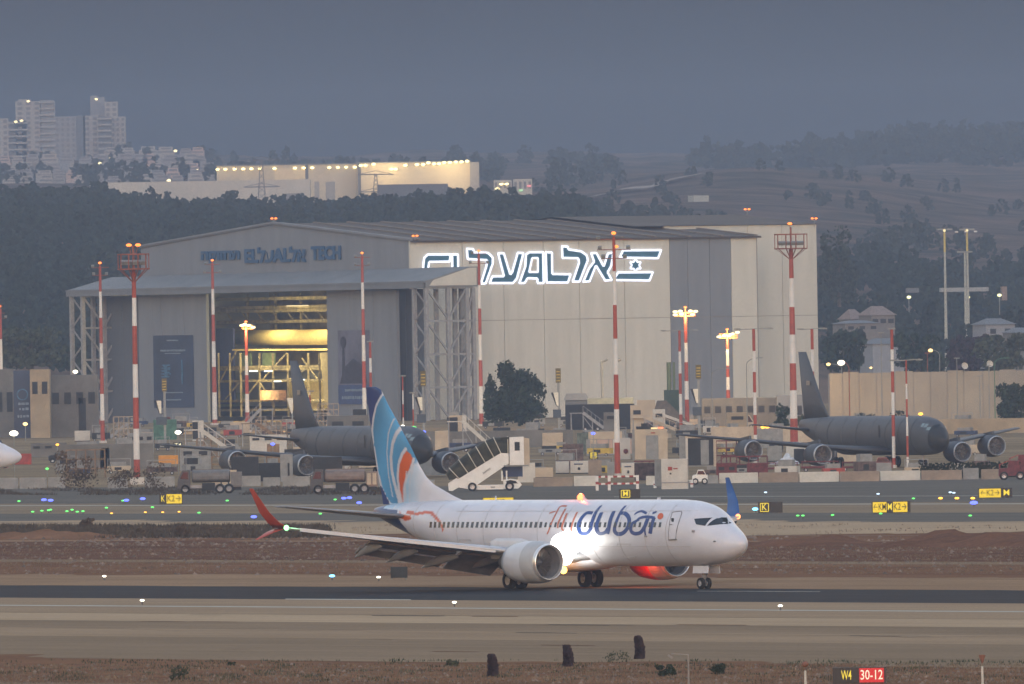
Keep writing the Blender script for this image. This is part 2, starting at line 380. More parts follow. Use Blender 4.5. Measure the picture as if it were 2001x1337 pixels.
# ---------------------------------------------------------------- the airliner on the runway
M_tyre = mat('tyre_rubber', (0.012, 0.012, 0.013), 0.8, var=.1); M_hub = mat('hub_metal', (0.35, 0.35, 0.36), 0.45, .5)
M_metal = mat('bare_metal', (0.55, 0.55, 0.56), 0.28, .9, var=.05); M_dark = mat('dark_void', (0.012, 0.013, 0.015), 0.6, var=0)
M_fan = mat('fan_blade', (0.17, 0.17, 0.175), 0.4, .6, var=.05); M_strut = mat('strut_grey', (0.22, 0.22, 0.23), 0.5, .3)
M_glass = mat('cockpit_glass', (0.015, 0.02, 0.025), 0.08, var=0, spec=.8)
def smooth_tab(tab, s):
    # monotone-ish cubic through table of (s, v...)
    n = len(tab); i = 0
    while i < n-2 and s > tab[i+1][0]: i += 1
    a, b = tab[i], tab[i+1]; h = b[0]-a[0]; t = max(0, min(1, (s-a[0])/h)); out = []
    for k in range(1, len(a)):
        def slope(j):
            if j <= 0: return (tab[1][k]-tab[0][k])/(tab[1][0]-tab[0][0])
            if j >= n-1: return (tab[-1][k]-tab[-2][k])/(tab[-1][0]-tab[-2][0])
            d0 = (tab[j][k]-tab[j-1][k])/(tab[j][0]-tab[j-1][0]); d1 = (tab[j+1][k]-tab[j][k])/(tab[j+1][0]-tab[j][0])
            return 0 if d0*d1 <= 0 else 2*d0*d1/(d0+d1)
        m0, m1 = slope(i), slope(i+1)
        out.append((2*t**3-3*t*t+1)*a[k] + (t**3-2*t*t+t)*h*m0 + (3*t*t-2*t**3)*b[k] + (t**3-t*t)*h*m1)
    return out
class Fuse:
    def __init__(s, tab, s0): s.tab = tab; s.s0 = s0          # tab: s, ztop, zbot, halfwidth ; s0 = station of local x=0
    def at(s, st): return smooth_tab(s.tab, st)
    def pt(s, st, phi, off=0.0):
        zt, zb, hw = s.at(st); zm = zb + (zt-zb)*.5
        c = math.cos(phi); z = zm + (zt-zm + off)*c
        return (s.s0-st, -(hw+off)*math.sin(phi), z)
    def side(s, st, z, off=0.012):                              # starboard skin at height z
        zt, zb, hw = s.at(st); zm = (zt+zb)/2; r = (zt-zb)/2
        c = max(-.999, min(.999, (z-zm)/r)); return (s.s0-st, -(hw*math.sqrt(1-c*c)+off), z)
    def mesh(s, sts, nphi, paint=None):
        vs = []; cols = []
        for st in sts:
            for j in range(nphi):
                p = s.pt(st, 2*math.pi*j/nphi); vs.append(p); cols.append(paint(st, p[2], p[1]) if paint else (1, 1, 1))
        n = nphi; fs = [(i*n+j, i*n+(j+1) % n, (i+1)*n+(j+1) % n, (i+1)*n+j) for i in range(len(sts)-1) for j in range(n)]
        fs.append(tuple(range(n))); fs.append(tuple(reversed(range((len(sts)-1)*n, len(sts)*n))))
        return vs, fs, cols
def painted(name, vs, fs, cols, m, parent):
    me = bpy.data.meshes.new(name); me.from_pydata(vs, [], fs); me.update()
    at = me.color_attributes.new('paint', 'FLOAT_COLOR', 'POINT')
    buf = []
    for c in cols: buf += [c[0], c[1], c[2], 1.0]
    at.data.foreach_set('color', buf)
    bm = bmesh.new(); bm.from_mesh(me); bmesh.ops.recalc_face_normals(bm, faces=bm.faces); bm.to_mesh(me); bm.free()
    me.polygons.foreach_set('use_smooth', [True]*len(me.polygons)); me.materials.append(m)
    o = bpy.data.objects.new(name, me); link(o); o.parent = parent; return o
def foil(tc, n=9):      # closed airfoil loop as (x from 0 LE to 1 TE, z)
    up = []; 
    for i in range(n+1):
        x = .5*(1-math.cos(math.pi*i/n)); up.append((x, 5*tc*(.2969*math.sqrt(x)-.126*x-.3516*x*x+.2843*x**3-.1036*x**4)))
    return [(x, z) for x, z in reversed(up)] + [(x, -z*.75) for x, z in up[1:-1]]
def loft(mb, secs, vertical=False):
    """secs: (span pos, LE station, chord, z or y, t/c); local x = -station"""
    k0 = len(mb.v); m = None
    for sp, le, ch, zz, tc in secs:
        L = foil(tc); m = len(L)
        for x, z in L:
            if vertical: mb.v.append((-(le+x*ch), z*ch+zz, sp))
            else: mb.v.append((-(le+x*ch), sp, zz+z*ch))
    for i in range(len(secs)-1):
        for j in range(m):
            a = k0+i*m; mb.f.append((a+j, a+(j+1) % m, a+m+(j+1) % m, a+m+j))
    mb.f.append(tuple(range(k0, k0+m))); e = k0+(len(secs)-1)*m; mb.f.append(tuple(reversed(range(e, e+m))))
def wheel(parent, loc, r, wd, name='wheel', hub=M_hub):
    t = MB(); hw = wd/2
    t.lathe((0, -hw, 0), (0, 1, 0), [(0, r*.55), (0, r*.86), (wd*.12, r*.97), (wd*.35, r), (wd*.65, r), (wd*.88, r*.97), (wd, r*.86), (wd, r*.55)], 24)
    o = t.build(name, M_tyre, parent, smooth=True); o.location = loc
    h = MB(); h.lathe((0, -hw*.9, 0), (0, 1, 0), [(0, 0.02), (0.0, r*.2), (wd*.15, r*.3), (wd*.1, r*.56), (wd*.8, r*.56), (wd*.75, r*.3), (wd*.9, r*.2), (wd*.9, .02)], 16)
    h.build('rim', hub, o); return o
def engine(parent, loc, length, r_in, r_max, mcowl, minlet, mlip, name='engine', blades=18, aft=.62):
    e = bpy.data.objects.new(name, None); link(e); e.parent = parent; e.location = loc      # origin at inlet centre, +x forward
    L = length
    c = MB(); c.lathe((-L*.30, 0, 0), (-1, 0, 0), [(0, r_max*1.0), (L*.18, r_max*.99), (L*.38, r_max*.90), (L*.5, r_max*aft*1.22), (L*.5, r_max*aft*1.12), (L*.2, r_max*.86)], 40)
    c.build('cowl', mcowl, e, smooth=True)
    i = MB(); i.lathe((-L*.055, 0, 0), (-1, 0, 0), [(0, r_in*1.085), (L*.06, r_max*.955), (L*.14, r_max*.985), (L*.245, r_max)], 40)
    i.build('inlet_cowl', minlet, e, smooth=True)
    lp = MB(); lp.lathe((0, 0, 0), (-1, 0, 0), [(L*.06, r_in*.965), (L*.02, r_in*.975), (0, r_in*1.01), (-L*.004, r_in*1.035), (L*.01, r_in*1.06), (L*.055, r_in*1.09)], 40)
    lp.build('inlet_lip', mlip, e, smooth=True)
    d = MB(); d.lathe((0, 0, 0), (-1, 0, 0), [(L*.06, r_in*.965), (L*.27, r_in*.93), (L*.3, r_in*.93), (L*.3, .02)], 32)
    d.build('inlet_duct', M_strut, e, smooth=True)
    b = MB()
    for k in range(blades):
        a = 2*math.pi*k/blades; ca, sa = math.cos(a), math.sin(a); a2 = a + .30; cb, sb = math.cos(a2), math.sin(a2); r0, r1 = r_in*.28, r_in*.91
        b.quad((-L*.235, r0*ca, r0*sa), (-L*.225, r1*ca, r1*sa), (-L*.265, r1*cb, r1*sb), (-L*.275, r0*cb, r0*sb))
    b.build('fan', M_fan, e)
    s = MB(); s.lathe((-L*.17, 0, 0), (-1, 0, 0), [(0, .01), (L*.03, r_in*.12), (L*.1, r_in*.27)], 16); s.build('spinner', M_strut, e, smooth=True)
    x = MB(); x.lathe((-L*.72, 0, 0), (-1, 0, 0), [(0, r_max*.6), (L*.16, r_max*.46), (L*.28, r_max*.38), (L*.28, r_max*.3), (L*.4, .03)], 24)
    x.build('exhaust', M_strut, e, smooth=True)
    return e

MG = 19.8
F7 = Fuse([(0, 2.80, 2.66, .06), (.12, 3.04, 2.42, .30), (.5, 3.36, 2.10, .62), (1.0, 3.66, 1.86, .90), (1.7, 4.02, 1.65, 1.20), (2.3, 4.42, 1.54, 1.40), (2.9, 4.86, 1.47, 1.55), (3.7, 5.16, 1.42, 1.70), (5.0, 5.36, 1.38, 1.82), (6.6, 5.42, 1.36, 1.88),
           (13, 5.42, 1.36, 1.88), (24.5, 5.42, 1.36, 1.88), (27, 5.42, 1.60, 1.85), (30, 5.40, 2.20, 1.66), (33, 5.34, 2.98, 1.26), (35.5, 5.22, 3.68, .82), (37.3, 5.06, 4.25, .42), (38.1, 4.92, 4.52, .16)], MG)
O = G(1077, 1149.5)
A1 = thing('airliner', 'white twin-engine airliner on the runway with blue tail and big fuselage lettering, landing lights blazing', 'airplane', O, -TH)
A1i = Matrix.Rotation(TH, 4, 'Z') @ Matrix.Translation(-O)
def to_plane(x, y, yl):         # photo point -> (station, z) where the sight line meets local y = yl
    c = A1i @ Vector((0, 0, H)); q = A1i @ Vector(ray(x, y)*1000 + Vector((0, 0, H))); d = q-c
    t = (yl-c.y)/d.y; p = c + d*t; return MG-p.x, p.z
def to_skin(x, y):
    yl = -1.86
    for _ in range(5):
        st, z = to_plane(x, y, yl); yl = F7.side(st, z, 0)[1]
    return st, z
LB, DB, OR, WH, PB = (0.055, 0.235, 0.42), (0.010, 0.040, 0.15), (0.50, 0.085, 0.018), (0.56, 0.575, 0.63), (0.30, 0.48, 0.62)
def zp(pts, zoom, ox, oy, f): return [f(ox+a/zoom, oy+b/zoom) for a, b in pts]
tailf = lambda pts: zp(pts, 4.177, 700, 740, lambda x, y: to_plane(x, y, 0))
finout = tailf([(62, 72), (150, 66), (188, 92), (245, 215), (310, 330), (372, 450), (432, 560), (500, 705), (555, 800), (615, 862), (700, 912), (780, 958), (870, 1000)])
trail = tailf([(62, 72), (108, 430), (150, 720), (185, 900), (212, 1075)])
darkfin = tailf([(50, 40), (175, 40), (198, 125), (150, 215), (120, 320), (106, 420), (100, 470), (60, 430)])
darklow = tailf([(170, 870), (192, 880), (270, 1040), (290, 1090), (150, 1100)])
orange = tailf([(408, 588), (440, 620), (462, 668), (440, 720), (402, 800), (378, 900), (372, 1010), (350, 900), (345, 800), (355, 700), (380, 630)])
pale = tailf([(385, 1060), (392, 940), (405, 840), (450, 730), (470, 690), (510, 740), (560, 820), (520, 930), (500, 1060)])
w1 = tailf([(200, 120), (150, 220), (122, 330), (112, 430), (118, 520)])
w2 = tailf([(352, 400), (322, 460), (298, 530), (280, 640), (284, 740), (300, 830), (322, 920), (345, 1010)])
w3 = tailf([(130, 560), (160, 760), (190, 885), (240, 990), (290, 1050)])
w4 = tailf([(462, 655), (446, 735), (406, 820), (388, 900), (380, 1000)])
w5 = tailf([(400, 575), (372, 620), (345, 700), (335, 800), (342, 900), (362, 1010)])
w6 = tailf([(300, 330), (262, 450), (245, 600), (255, 780), (285, 960)])
w7 = tailf([(410, 760), (398, 880), (400, 1000)])
w8 = tailf([(470, 700), (440, 830), (432, 1010)])
def dline(st, z, L):
    best = 9
    for (a, b), (c, d) in zip(L, L[1:]):
        vx, vz = c-a, d-b; t = max(0, min(1, ((st-a)*vx+(z-b)*vz)/(vx*vx+vz*vz+1e-9)))
        best = min(best, math.hypot((st-a-vx*t), (z-b-vz*t)))
    return best
def finpaint(st, z, y=0):
    if z < 5.2: return tailpaint(st, z, y)
    if inpoly(st, z, darkfin) or inpoly(st, z, darklow): return DB
    for L, wd in ((w1, .16), (w2, .15), (w4, .10), (w5, .12), (w3, .09), (w6, .05), (w7, .05), (w8, .05)):
        if dline(st, z, L) < wd: return tuple(c*.85 for c in WH)
    if inpoly(st, z, orange): return OR
    if inpoly(st, z, pale):
        k = min(1, max(0, (34.6-st)/2.0)); return tuple(a*(1-k)+b*k for a, b in zip(PB, WH))
    # blue field up to a soft edge
    edge = interp(z, [(5.2, 35.3), (6.5, 35.0), (8.0, 33.6), (9.0, 30)])
    if st < edge:
        k = min(1, (edge-st)/.5); return tuple(a*(1-k)+b*k for a, b in zip(LB, WH))
    k = .5+.5*math.sin(st*1.3+z*.5); return tuple(a*(.85+.4*k) for a in LB)
skinf = lambda pts: zp(pts, 4.177, 700, 740, to_skin)
dkt = skinf([(60, 1050), (200, 1058), (320, 1075), (330, 1150), (395, 1230), (200, 1260), (40, 1130)])
sw = skinf([(400, 1090), (470, 1105), (560, 1090), (600, 1100), (650, 1150), (680, 1200), (690, 1235)])
blob = skinf([(338, 1070), (350, 1105), (400, 1118), (432, 1110), (430, 1150), (385, 1165), (345, 1135)])
def tailpaint(st, z, y=0):
    if st < 27.5: return WH
    if dline(st, z, sw) < .10 + .06*max(0, (st-32)/3): return OR
    if inpoly(st, z, blob): return OR
    if (z < 4.85 and st > 33.1+max(0, z-3.2)*.95) or inpoly(st, z, dkt) or st > 36.6: return DB
    if z < 4.9 and st > 32.85+max(0, z-3.2)*.95: return WH
    if st > 33.8:
        e = interp(z, [(2.5, 33.6), (4.0, 34.4), (5.3, 33.8)])
        if dline(st, z, [(33.7, 3.0), (35.0, 4.3), (35.2, 5.2)]) < .08: return WH
        if st > e: k = min(1, (st-e)/1.1); return tuple(a*k*.8+b*(1-k*.8) for a, b in zip(PB, WH))
    return WH
M_liv = paint_mat('livery_paint'); M_white = mat('aircraft_white', (0.56, 0.575, 0.63), 0.32, var=.03, scale=.7)
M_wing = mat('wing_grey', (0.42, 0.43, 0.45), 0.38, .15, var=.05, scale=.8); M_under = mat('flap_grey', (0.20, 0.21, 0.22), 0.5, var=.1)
M_red = mat('engine_red_beaconlit', (0.78, 0.05, 0.03), 0.4, var=.05); M_blue = mat('tail_blue', DB and (0.012, 0.07, 0.24), 0.35, var=.05)  # engine red brightened so its colour carries the beacon's light
M_orange = mat('winglet_orange', (0.34, 0.05, 0.025), 0.4, var=.05)
sts = [0, .02, .06, .12, .2, .3, .45, .6, .8] + [1+.2*i for i in range(28)] + [6.6+.8*i for i in range(26)] + [27.4+.11*i for i in range(98)]
sts = sorted(set([min(38.1, s) for s in sts]))
v_, f_, c_ = F7.mesh(sts, 96, tailpaint)
painted('fuselage', v_, f_, c_, M_liv, A1)
# fin as a thin solid between the traced outlines
def fin_le(z): # station of leading edge
    pts = sorted((b, a) for a, b in finout[1:]); return interp(z, pts)
def fin_te(z):
    pts = sorted((b, a) for a, b in trail); return interp(z, pts)
zt_ = finout[1][1]; nz, nc = 150, 70; vs = []; fs = []; cols = []
for side in (-1, 1):
    for i in range(nz+1):
        z = 5.15 + (zt_-5.15)*i/nz; le = fin_le(z) + 0.0; te = fin_te(z); ch = te-le
        if i > nz-6: le += .12*((i-nz+6)/6)**2; ch = te-le
        mx = min(.16, ch*.05)
        for j in range(nc+1):
            x = j/nc; t = mx*(math.sin(math.pi*x**.6))*1.0; st = le+ch*x
            vs.append((-(st-MG), side*t, z)); cols.append(finpaint(st, z))
    k = (0 if side < 0 else (nz+1)*(nc+1))
    fs += [(k+i*(nc+1)+j, k+i*(nc+1)+j+1, k+(i+1)*(nc+1)+j+1, k+(i+1)*(nc+1)+j) for i in range(nz) for j in range(nc)]
k = (nz+1)*(nc+1)
fs += [(nz*(nc+1)+j, nz*(nc+1)+j+1, k+nz*(nc+1)+j+1, k+nz*(nc+1)+j) for j in range(nc)]
painted('tail_fin', vs, fs, cols, M_liv, A1)
# windows
wm = MB(); wm.box(0, 0, 0, .25, .02, .36); wme = wm.mesh('window'); wme.materials.append(mat('cabin_window', (0.03, 0.032, 0.04), .15, var=0, spec=.7))
wz = 3.92; k = 0
for i in range(48):
    st = 6.1 + .508*i
    p = F7.side(st, wz, .004); q = F7.side(st+.1, wz, .004); r_ = F7.side(st, wz+.1, .004)
    yaw = math.atan2((p[1]-q[1]), .1); tilt = math.atan2((r_[1]-p[1]), .1)
    o = inst('window', wme, A1, p, (-tilt, 0, yaw))
    if 13.5 < st < 18.2 or st < 13: o.scale = (.85, 1, .85)
# lettering strokes on the skin
M_lb = mat('lettering_blue', (0.014, 0.045, 0.18), .4, var=.05); M_lo = mat('lettering_orange', (0.40, 0.12, 0.07), .4, var=.05)
LZ = lambda pts: [to_skin(1000+a/4.169, 940+b/4.169) for a, b in pts]
nst = [0]
def catmull(pts, n=6):
    if len(pts) < 3: return pts
    out = []; p = [pts[0]]+pts+[pts[-1]]
    for i in range(1, len(p)-2):
        for k in range(n):
            t = k/n; out.append(tuple(.5*((2*p[i][c])+(-p[i-1][c]+p[i+1][c])*t+(2*p[i-1][c]-5*p[i][c]+4*p[i+1][c]-p[i+2][c])*t*t+(-p[i-1][c]+3*p[i][c]-3*p[i+1][c]+p[i+2][c])*t**3) for c in (0, 1)))
    out.append(pts[-1]); return out
def stroke(mb, pts, w0, w1=None, w2=None):
    nst[0] += 1; off = .012 + .003*(nst[0] % 5)
    pts = catmull(pts); n = len(pts); w1 = w1 or w0; w2 = w2 or w1; k = len(mb.v)
    for i, (a, b) in enumerate(pts):
        t = i/(n-1); wd = (w0+(w1-w0)*t*2 if t < .5 else w1+(w2-w1)*(t-.5)*2)/2
        pa, pb = pts[max(0, i-1)], pts[min(n-1, i+1)]
        (s0, z0), (s1, z1) = LZ([pa, pb]); dx, dz = s1-s0, z1-z0; L = math.hypot(dx*.6, dz)+1e-6
        (st, z), = LZ([(a, b)])
        # width measured as seen: stretch along s
        nx_, nz_ = -dz/L/.6, dx*.6/L
        for q in (-1, 1): mb.v.append(F7.side(st+q*wd*nx_, z+q*wd*nz_, off))
    for i in range(n-1): mb.f.append((k+2*i, k+2*i+1, k+2*i+3, k+2*i+2))
U = 1/4.169/32     # zoom px -> metres
def letter(name, strokes, m):
    mb = MB()
    for s_ in strokes: stroke(mb, s_[0], *[q*U for q in s_[1:]])
    o = mb.build(name, m, A1, fix=False); return o
letter('letter_f', [([(448, 207), (420, 203), (392, 212), (365, 260), (330, 330), (300, 410), (288, 435)], 14, 13, 9), ([(308, 262), (360, 246)], 11)], M_lo)
letter('letter_l', [([(440, 225), (405, 290), (378, 350), (378, 385)], 16, 14, 10)], M_lo)
letter('letter_y', [([(452, 262), (425, 330), (410, 385), (425, 405)], 16, 14, 12), ([(535, 252), (500, 330), (485, 400), (495, 432)], 16, 14, 10)], M_lo)
letter('letter_d', [([(660, 262), (610, 262), (565, 310), (545, 370), (565, 425), (615, 425), (650, 380)], 24, 32, 26), ([(730, 200), (690, 250), (660, 320), (640, 400)], 18, 28, 26)], M_lb)
letter('letter_u', [([(735, 255), (705, 320), (692, 385), (715, 428), (760, 420), (785, 385)], 28, 32, 24), ([(835, 245), (805, 320), (790, 400), (782, 432)], 28, 30, 26)], M_lb)
letter('letter_b', [([(930, 200), (890, 250), (850, 340), (838, 400), (860, 430), (905, 425), (945, 380), (958, 315), (930, 268), (890, 262)], 18, 34, 26)], M_lb)
letter('letter_a', [([(1100, 265), (1060, 246), (1020, 258), (1000, 275)], 16, 20, 10), ([(1000, 348), (1040, 305), (1100, 292), (1165, 300)], 14, 24, 20), ([(1040, 315), (985, 345), (972, 400), (1000, 428), (1050, 420), (1085, 370), (1110, 305)], 18, 30, 30), ([(1090, 350), (1085, 400), (1095, 455)], 20, 14, 8)], M_lb)
letter('letter_i', [([(1160, 300), (1140, 360), (1128, 430)], 30, 30, 30), ([(1148, 262), (1182, 252)], 20, 16)], M_lb)
d_ = MB(); c0 = LZ([(1213, 287)])[0]; ring = []
for i in range(20):
    a = 2*math.pi*i/20; (st, z), = LZ([(1213+24*math.cos(a)+6*math.sin(a), 287-26*math.sin(a))]); ring.append(F7.side(st, z, .02))
d_.quad(*ring); d_.build('orange_dot', M_liv if 0 else mat('dot_orange', OR, .4, var=0), A1, fix=False)
# door, cockpit panes
def skin_frame(name, pts, wd, m, off=.012):
    mb = MB(); n = len(pts)
    for i in range(n):
        a, b = pts[i], pts[(i+1) % n]; mb.beam(F7.side(*a, off), F7.side(*b, off), wd)
    return mb.build(name, m, A1)
M_seam = mat('door_seam', (0.16, 0.16, 0.17), .5, var=0)
dr = bpy.data.objects.new('door', None); link(dr); dr.parent = A1
q = LZ([(1310, 255), (1380, 245), (1388, 262), (1365, 330), (1345, 400), (1338, 480), (1282, 484), (1280, 420), (1290, 330)])
mb = MB(); mb.quad(*[F7.side(a, b, .02) for a, b in q]); o = mb.build('door_panel', M_white, dr, fix=False)
o = skin_frame('door_frame', q, .045, M_seam); o.parent = dr
q2 = LZ([(1282, 480), (1345, 476)]); mb = MB(); mb.beam(F7.side(*q2[0], .03), F7.side(*q2[1], .03), .08); mb.build('door_sill', M_seam, dr)
mb = MB(); c1 = LZ([(1312, 320)])[0]; mb.box(*F7.side(*c1, .02), .22, .03, .26); mb.build('door_window', wme.materials[0], dr)
mb = MB(); c1 = LZ([(1298, 355)])[0]; mb.box(*F7.side(*c1, .03), .28, .04, .05); mb.build('door_handle', M_seam, dr)
def pane(pts, name='cockpit_window'):
    q = LZ(pts); mb = MB(); n = 8
    for i in range(n+1):
        for j in range(n+1):
            u, v = i/n, j/n; st = (q[0][0]*(1-u)+q[1][0]*u)*(1-v)+(q[3][0]*(1-u)+q[2][0]*u)*v; z = (q[0][1]*(1-u)+q[1][1]*u)*(1-v)+(q[3][1]*(1-u)+q[2][1]*u)*v; mb.v.append(F7.side(st, z, .03))
    mb.f = [(i*(n+1)+j, (i+1)*(n+1)+j, (i+1)*(n+1)+j+1, i*(n+1)+j+1) for i in range(n) for j in range(n)]
    return mb.build(name, M_glass, A1, fix=False)
pane([(1484, 308), (1548, 300), (1552, 366), (1500, 352)])
pane([(1556, 300), (1612, 300), (1606, 352), (1560, 366)])
# front panes wrap over the nose
def front_pane(ph0, ph1, s0_, s1_):
    mb = MB(); n = 8
    for i in range(n+1):
        for j, st in enumerate((s0_, s1_)):
            mb.v.append(F7.pt(st+ (0), ph0+(ph1-ph0)*i/n, .02))
    mb.f = [(2*i, 2*i+1, 2*i+3, 2*i+2) for i in range(n)]
    return mb.build('cockpit_window', M_glass, A1, fix=False)
pane([(1618, 300), (1722, 302), (1740, 343), (1616, 352)])

for (a, b, sx) in ((1482, 410, .16), (1645, 492, .1), (1095, 450, .14)):
    c1 = LZ([(a, b)])[0]; p = F7.side(*c1, .04); mb = MB(); mb.box(p[0], p[1], p[2], sx, .12, sx*.8); mb.build('probe', M_strut, A1)
# wings
def wing(sy):
    W = bpy.data.objects.new('wing', None); link(W); W.parent = A1
    def sec(y, le, ch, z, tc): return (sy*y, le-MG, ch, z, tc)
    mb = MB(); loft(mb, [sec(1.0, 13.9, 8.3, 1.85, .13), sec(1.9, 14.5, 7.5, 1.95, .13), sec(3.9, 15.9, 5.9, 2.20, .12), sec(5.8, 17.05, 4.8, 2.45, .115), sec(9.5, 19.1, 3.7, 2.95, .11), (sy*13.5, 21.25-MG, 2.65, 3.50, .10), (sy*17.15, 23.3-MG, 1.62, 4.02, .10)])
    mb.build('wing_panel', M_wing, W, smooth=True)
    # flaps, drooped
    mb = MB()
    for (y0, y1, te0, te1, z0, z1, c0, c1) in ((2.0, 5.6, 21.6, 21.7, 1.95, 2.4, 1.7, 1.5), (6.0, 11.6, 21.7, 22.9, 2.42, 3.2, 1.35, .95)):
        for dx, dz, th in ((-.35, -.05, .35), (.75, -.38, .62)):
            k = len(mb.v)
            for y_, te, z_, c_ in ((y0, te0, z0, c0), (y1, te1, z1, c1)):
                x0 = -(te+dx-MG); cc = c_*.75
                mb.v += [(x0, sy*y_, z_+dz+.05), (x0-cc*math.cos(th), sy*y_, z_+dz-cc*math.sin(th)), (x0-cc*math.cos(th), sy*y_, z_+dz-cc*math.sin(th)-.04), (x0, sy*y_, z_+dz-.12)]
            mb.f += [(k+a, k+(a+1) % 4, k+4+(a+1) % 4, k+4+a) for a in range(4)] + [(k, k+1, k+2, k+3), (k+7, k+6, k+5, k+4)]
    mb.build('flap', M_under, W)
    mb = MB()
    for y_, st0, L, z_ in ((3.6, 20.0, 3.8, 1.85), (6.9, 19.9, 3.9, 2.05), (9.3, 20.8, 3.3, 2.45), (11.4, 21.6, 2.9, 2.8)):
        k = len(mb.v); n = 10
        prof = [(0, .02), (.15, .16), (.45, .24), (.75, .18), (1, .02)]
        vs = []
        for t, r in prof:
            for i in range(n):
                a = 2*math.pi*i/n; vs.append((-(st0+L*t-MG), sy*(y_+r*.75*math.cos(a)), z_+r*1.2*math.sin(a) - .75*t*t*.9))
        mb.add(vs, [(j*n+i, j*n+(i+1) % n, (j+1)*n+(i+1) % n, (j+1)*n+i) for j in range(4) for i in range(n)])
    mb.build('flap_fairing', M_under, W, smooth=True)
    # leading edge slat line
    mb = MB(); mb.beam((-(17.3-MG), sy*6.0, 2.42), (-(22.9-MG), sy*16.6, 3.92), .12, .22); mb.build('slat', mat('slat_grey', (.50, .50, .51), .5, var=.03), W)
    wl = MB(); loft(wl, [sec(17.1, 23.3, 1.62, 4.02, .1), sec(17.5, 23.75, 1.3, 4.35, .1), sec(17.85, 24.35, 1.05, 5.0, .09), sec(18.15, 25.6, .42, 6.45, .08)])
    wl.build('winglet', M_orange if sy < 0 else M_blue, W, smooth=True)
    wl = MB(); loft(wl, [sec(17.1, 23.7, 1.2, 4.0, .1), sec(17.6, 24.15, .9, 3.80, .1), sec(18.2, 25.1, .3, 3.35, .1)])
    wl.build('lower_winglet', M_orange if sy < 0 else M_blue, W, smooth=True)
    gl = MB(); gl.ball((-(23.5-MG), sy*17.2, 4.05), .17)
    gl.build('navigation_light', glow('nav_green', (.25, 1, .3), 4) if sy < 0 else glow('nav_red', (1, .28, .10), 3), W)
    return W
wing(-1); wing(1)
lamp('navigation_glow', (.3, 1, .35), 3, (-(23.2-MG), -17.0, 4.3), A1, radius=.1)
# belly fairing
mb = MB(); k = 0; n = 20; prof = [(13.0, .1, .2), (14.5, 1.5, .55), (17, 1.95, .72), (21, 1.98, .75), (24, 1.5, .6), (26, .1, .2)]
vs = []
for st, hw, hh in prof:
    for i in range(n):
        a = 2*math.pi*i/n; vs.append((-(st-MG), hw*math.cos(a), 1.72+hh*math.sin(a)))
mb.add(vs, [(j*n+i, j*n+(i+1) % n, (j+1)*n+(i+1) % n, (j+1)*n+i) for j in range(len(prof)-1) for i in range(n)])
mb.build('belly_fairing', M_white, A1, smooth=True)
# tailplanes
for sy in (-1, 1):
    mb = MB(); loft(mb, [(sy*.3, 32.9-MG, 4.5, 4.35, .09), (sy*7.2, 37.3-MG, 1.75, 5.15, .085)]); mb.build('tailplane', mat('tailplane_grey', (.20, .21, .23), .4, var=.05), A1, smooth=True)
# engines
M_lip = mat('inlet_metal', (0.75, 0.74, 0.72), .3, .7, var=.02); M_ngrey = mat('nacelle_grey', (0.36, 0.37, 0.38), .4, var=.04)
M_nac = mat('nacelle_white', (0.50, 0.52, 0.55), .35, var=.04)
e = engine(A1, (-(13.35-MG), -4.83, 1.70), 4.6, 1.02, 1.30, M_nac, M_ngrey, M_lip)
e2 = engine(A1, (-(13.35-MG), 4.83, 1.70), 4.6, 1.02, 1.30, M_red, M_ngrey, M_lip)
for sy in (-1, 1):
    mb = MB(); loft(mb, [(1.9, 14.9-MG, 4.5, sy*4.83, .09), (2.95, 15.3-MG, 4.2, sy*4.83, .08), (3.15, 16.2-MG, 2.6, sy*4.83, .07)], vertical=True)
    mb.build('pylon', M_nac, A1, smooth=True)
# gear
def leg(x, y, top, wr, wheels, wd, name):
    g = bpy.data.objects.new(name, None); link(g); g.parent = A1; g.location = (x, y, 0)
    mb = MB(); mb.tube((0, 0, wr), (0, 0, top), .12, .15, 10); mb.tube((0, wheels[0], wr), (0, wheels[1], wr), .08); mb.tube((.05, 0, wr+.1), (-.9 if wr > .5 else .7, 0, top), .05)
    mb.build('strut', M_strut, g)
    for wy in wheels: wheel(g, (0, wy, wr), wr, wd)
    return g
leg(0.2, -2.86, 2.1, .56, (-.43, .43), .42, 'main_gear'); leg(0.2, 2.86, 2.1, .56, (-.43, .43), .42, 'main_gear')
ng = leg(MG-4.15, 0, 1.7, .345, (-.24, .24), .22, 'nose_gear')
for sy in (-1, 1):
    mb = MB(); mb.box(.25, sy*.42, 1.18, 1.55, .05, .46, rx=sy*.12); mb.build('gear_door', mat('gear_door_paint', (.5, .52, .58), .4, var=.05), ng)
mb = MB(); mb.ball((.18, 0, 1.02), .07); mb.build('taxi_light', M_glass, ng)
# antennas, beacons
mb = MB(); st = 16.4; mb.quad((-(st-MG), -.02, 5.40), (-(st-.5-MG), -.02, 5.40), (-(st+.15-MG), -.01, 5.82), (-(st+.33-MG), -.01, 5.82)); mb.quad((-(st-MG), .02, 5.40), (-(st-.5-MG), .02, 5.40), (-(st+.15-MG), .01, 5.82), (-(st+.33-MG), .01, 5.82)); mb.build('antenna', M_white, A1)
mb = MB(); mb.box(-(25.4-MG), 0, 5.52, .12, .03, .3); mb.build('antenna', M_white, A1)
mb = MB(); mb.box(-(8.6-MG), 0, 5.47, .3, .03, .14); mb.build('antenna', M_white, A1)
st, z = to_plane(1135, 975, 0)
bc = MB(); bc.ball((-(st-MG), 0, 5.55), .24); bc.build('beacon', glow('beacon_red', (1, .11, .035), 7), A1)
lamp('beacon_glow', (1, .10, .03), 60, (-(st-MG), 0, 5.75), A1, radius=.12)
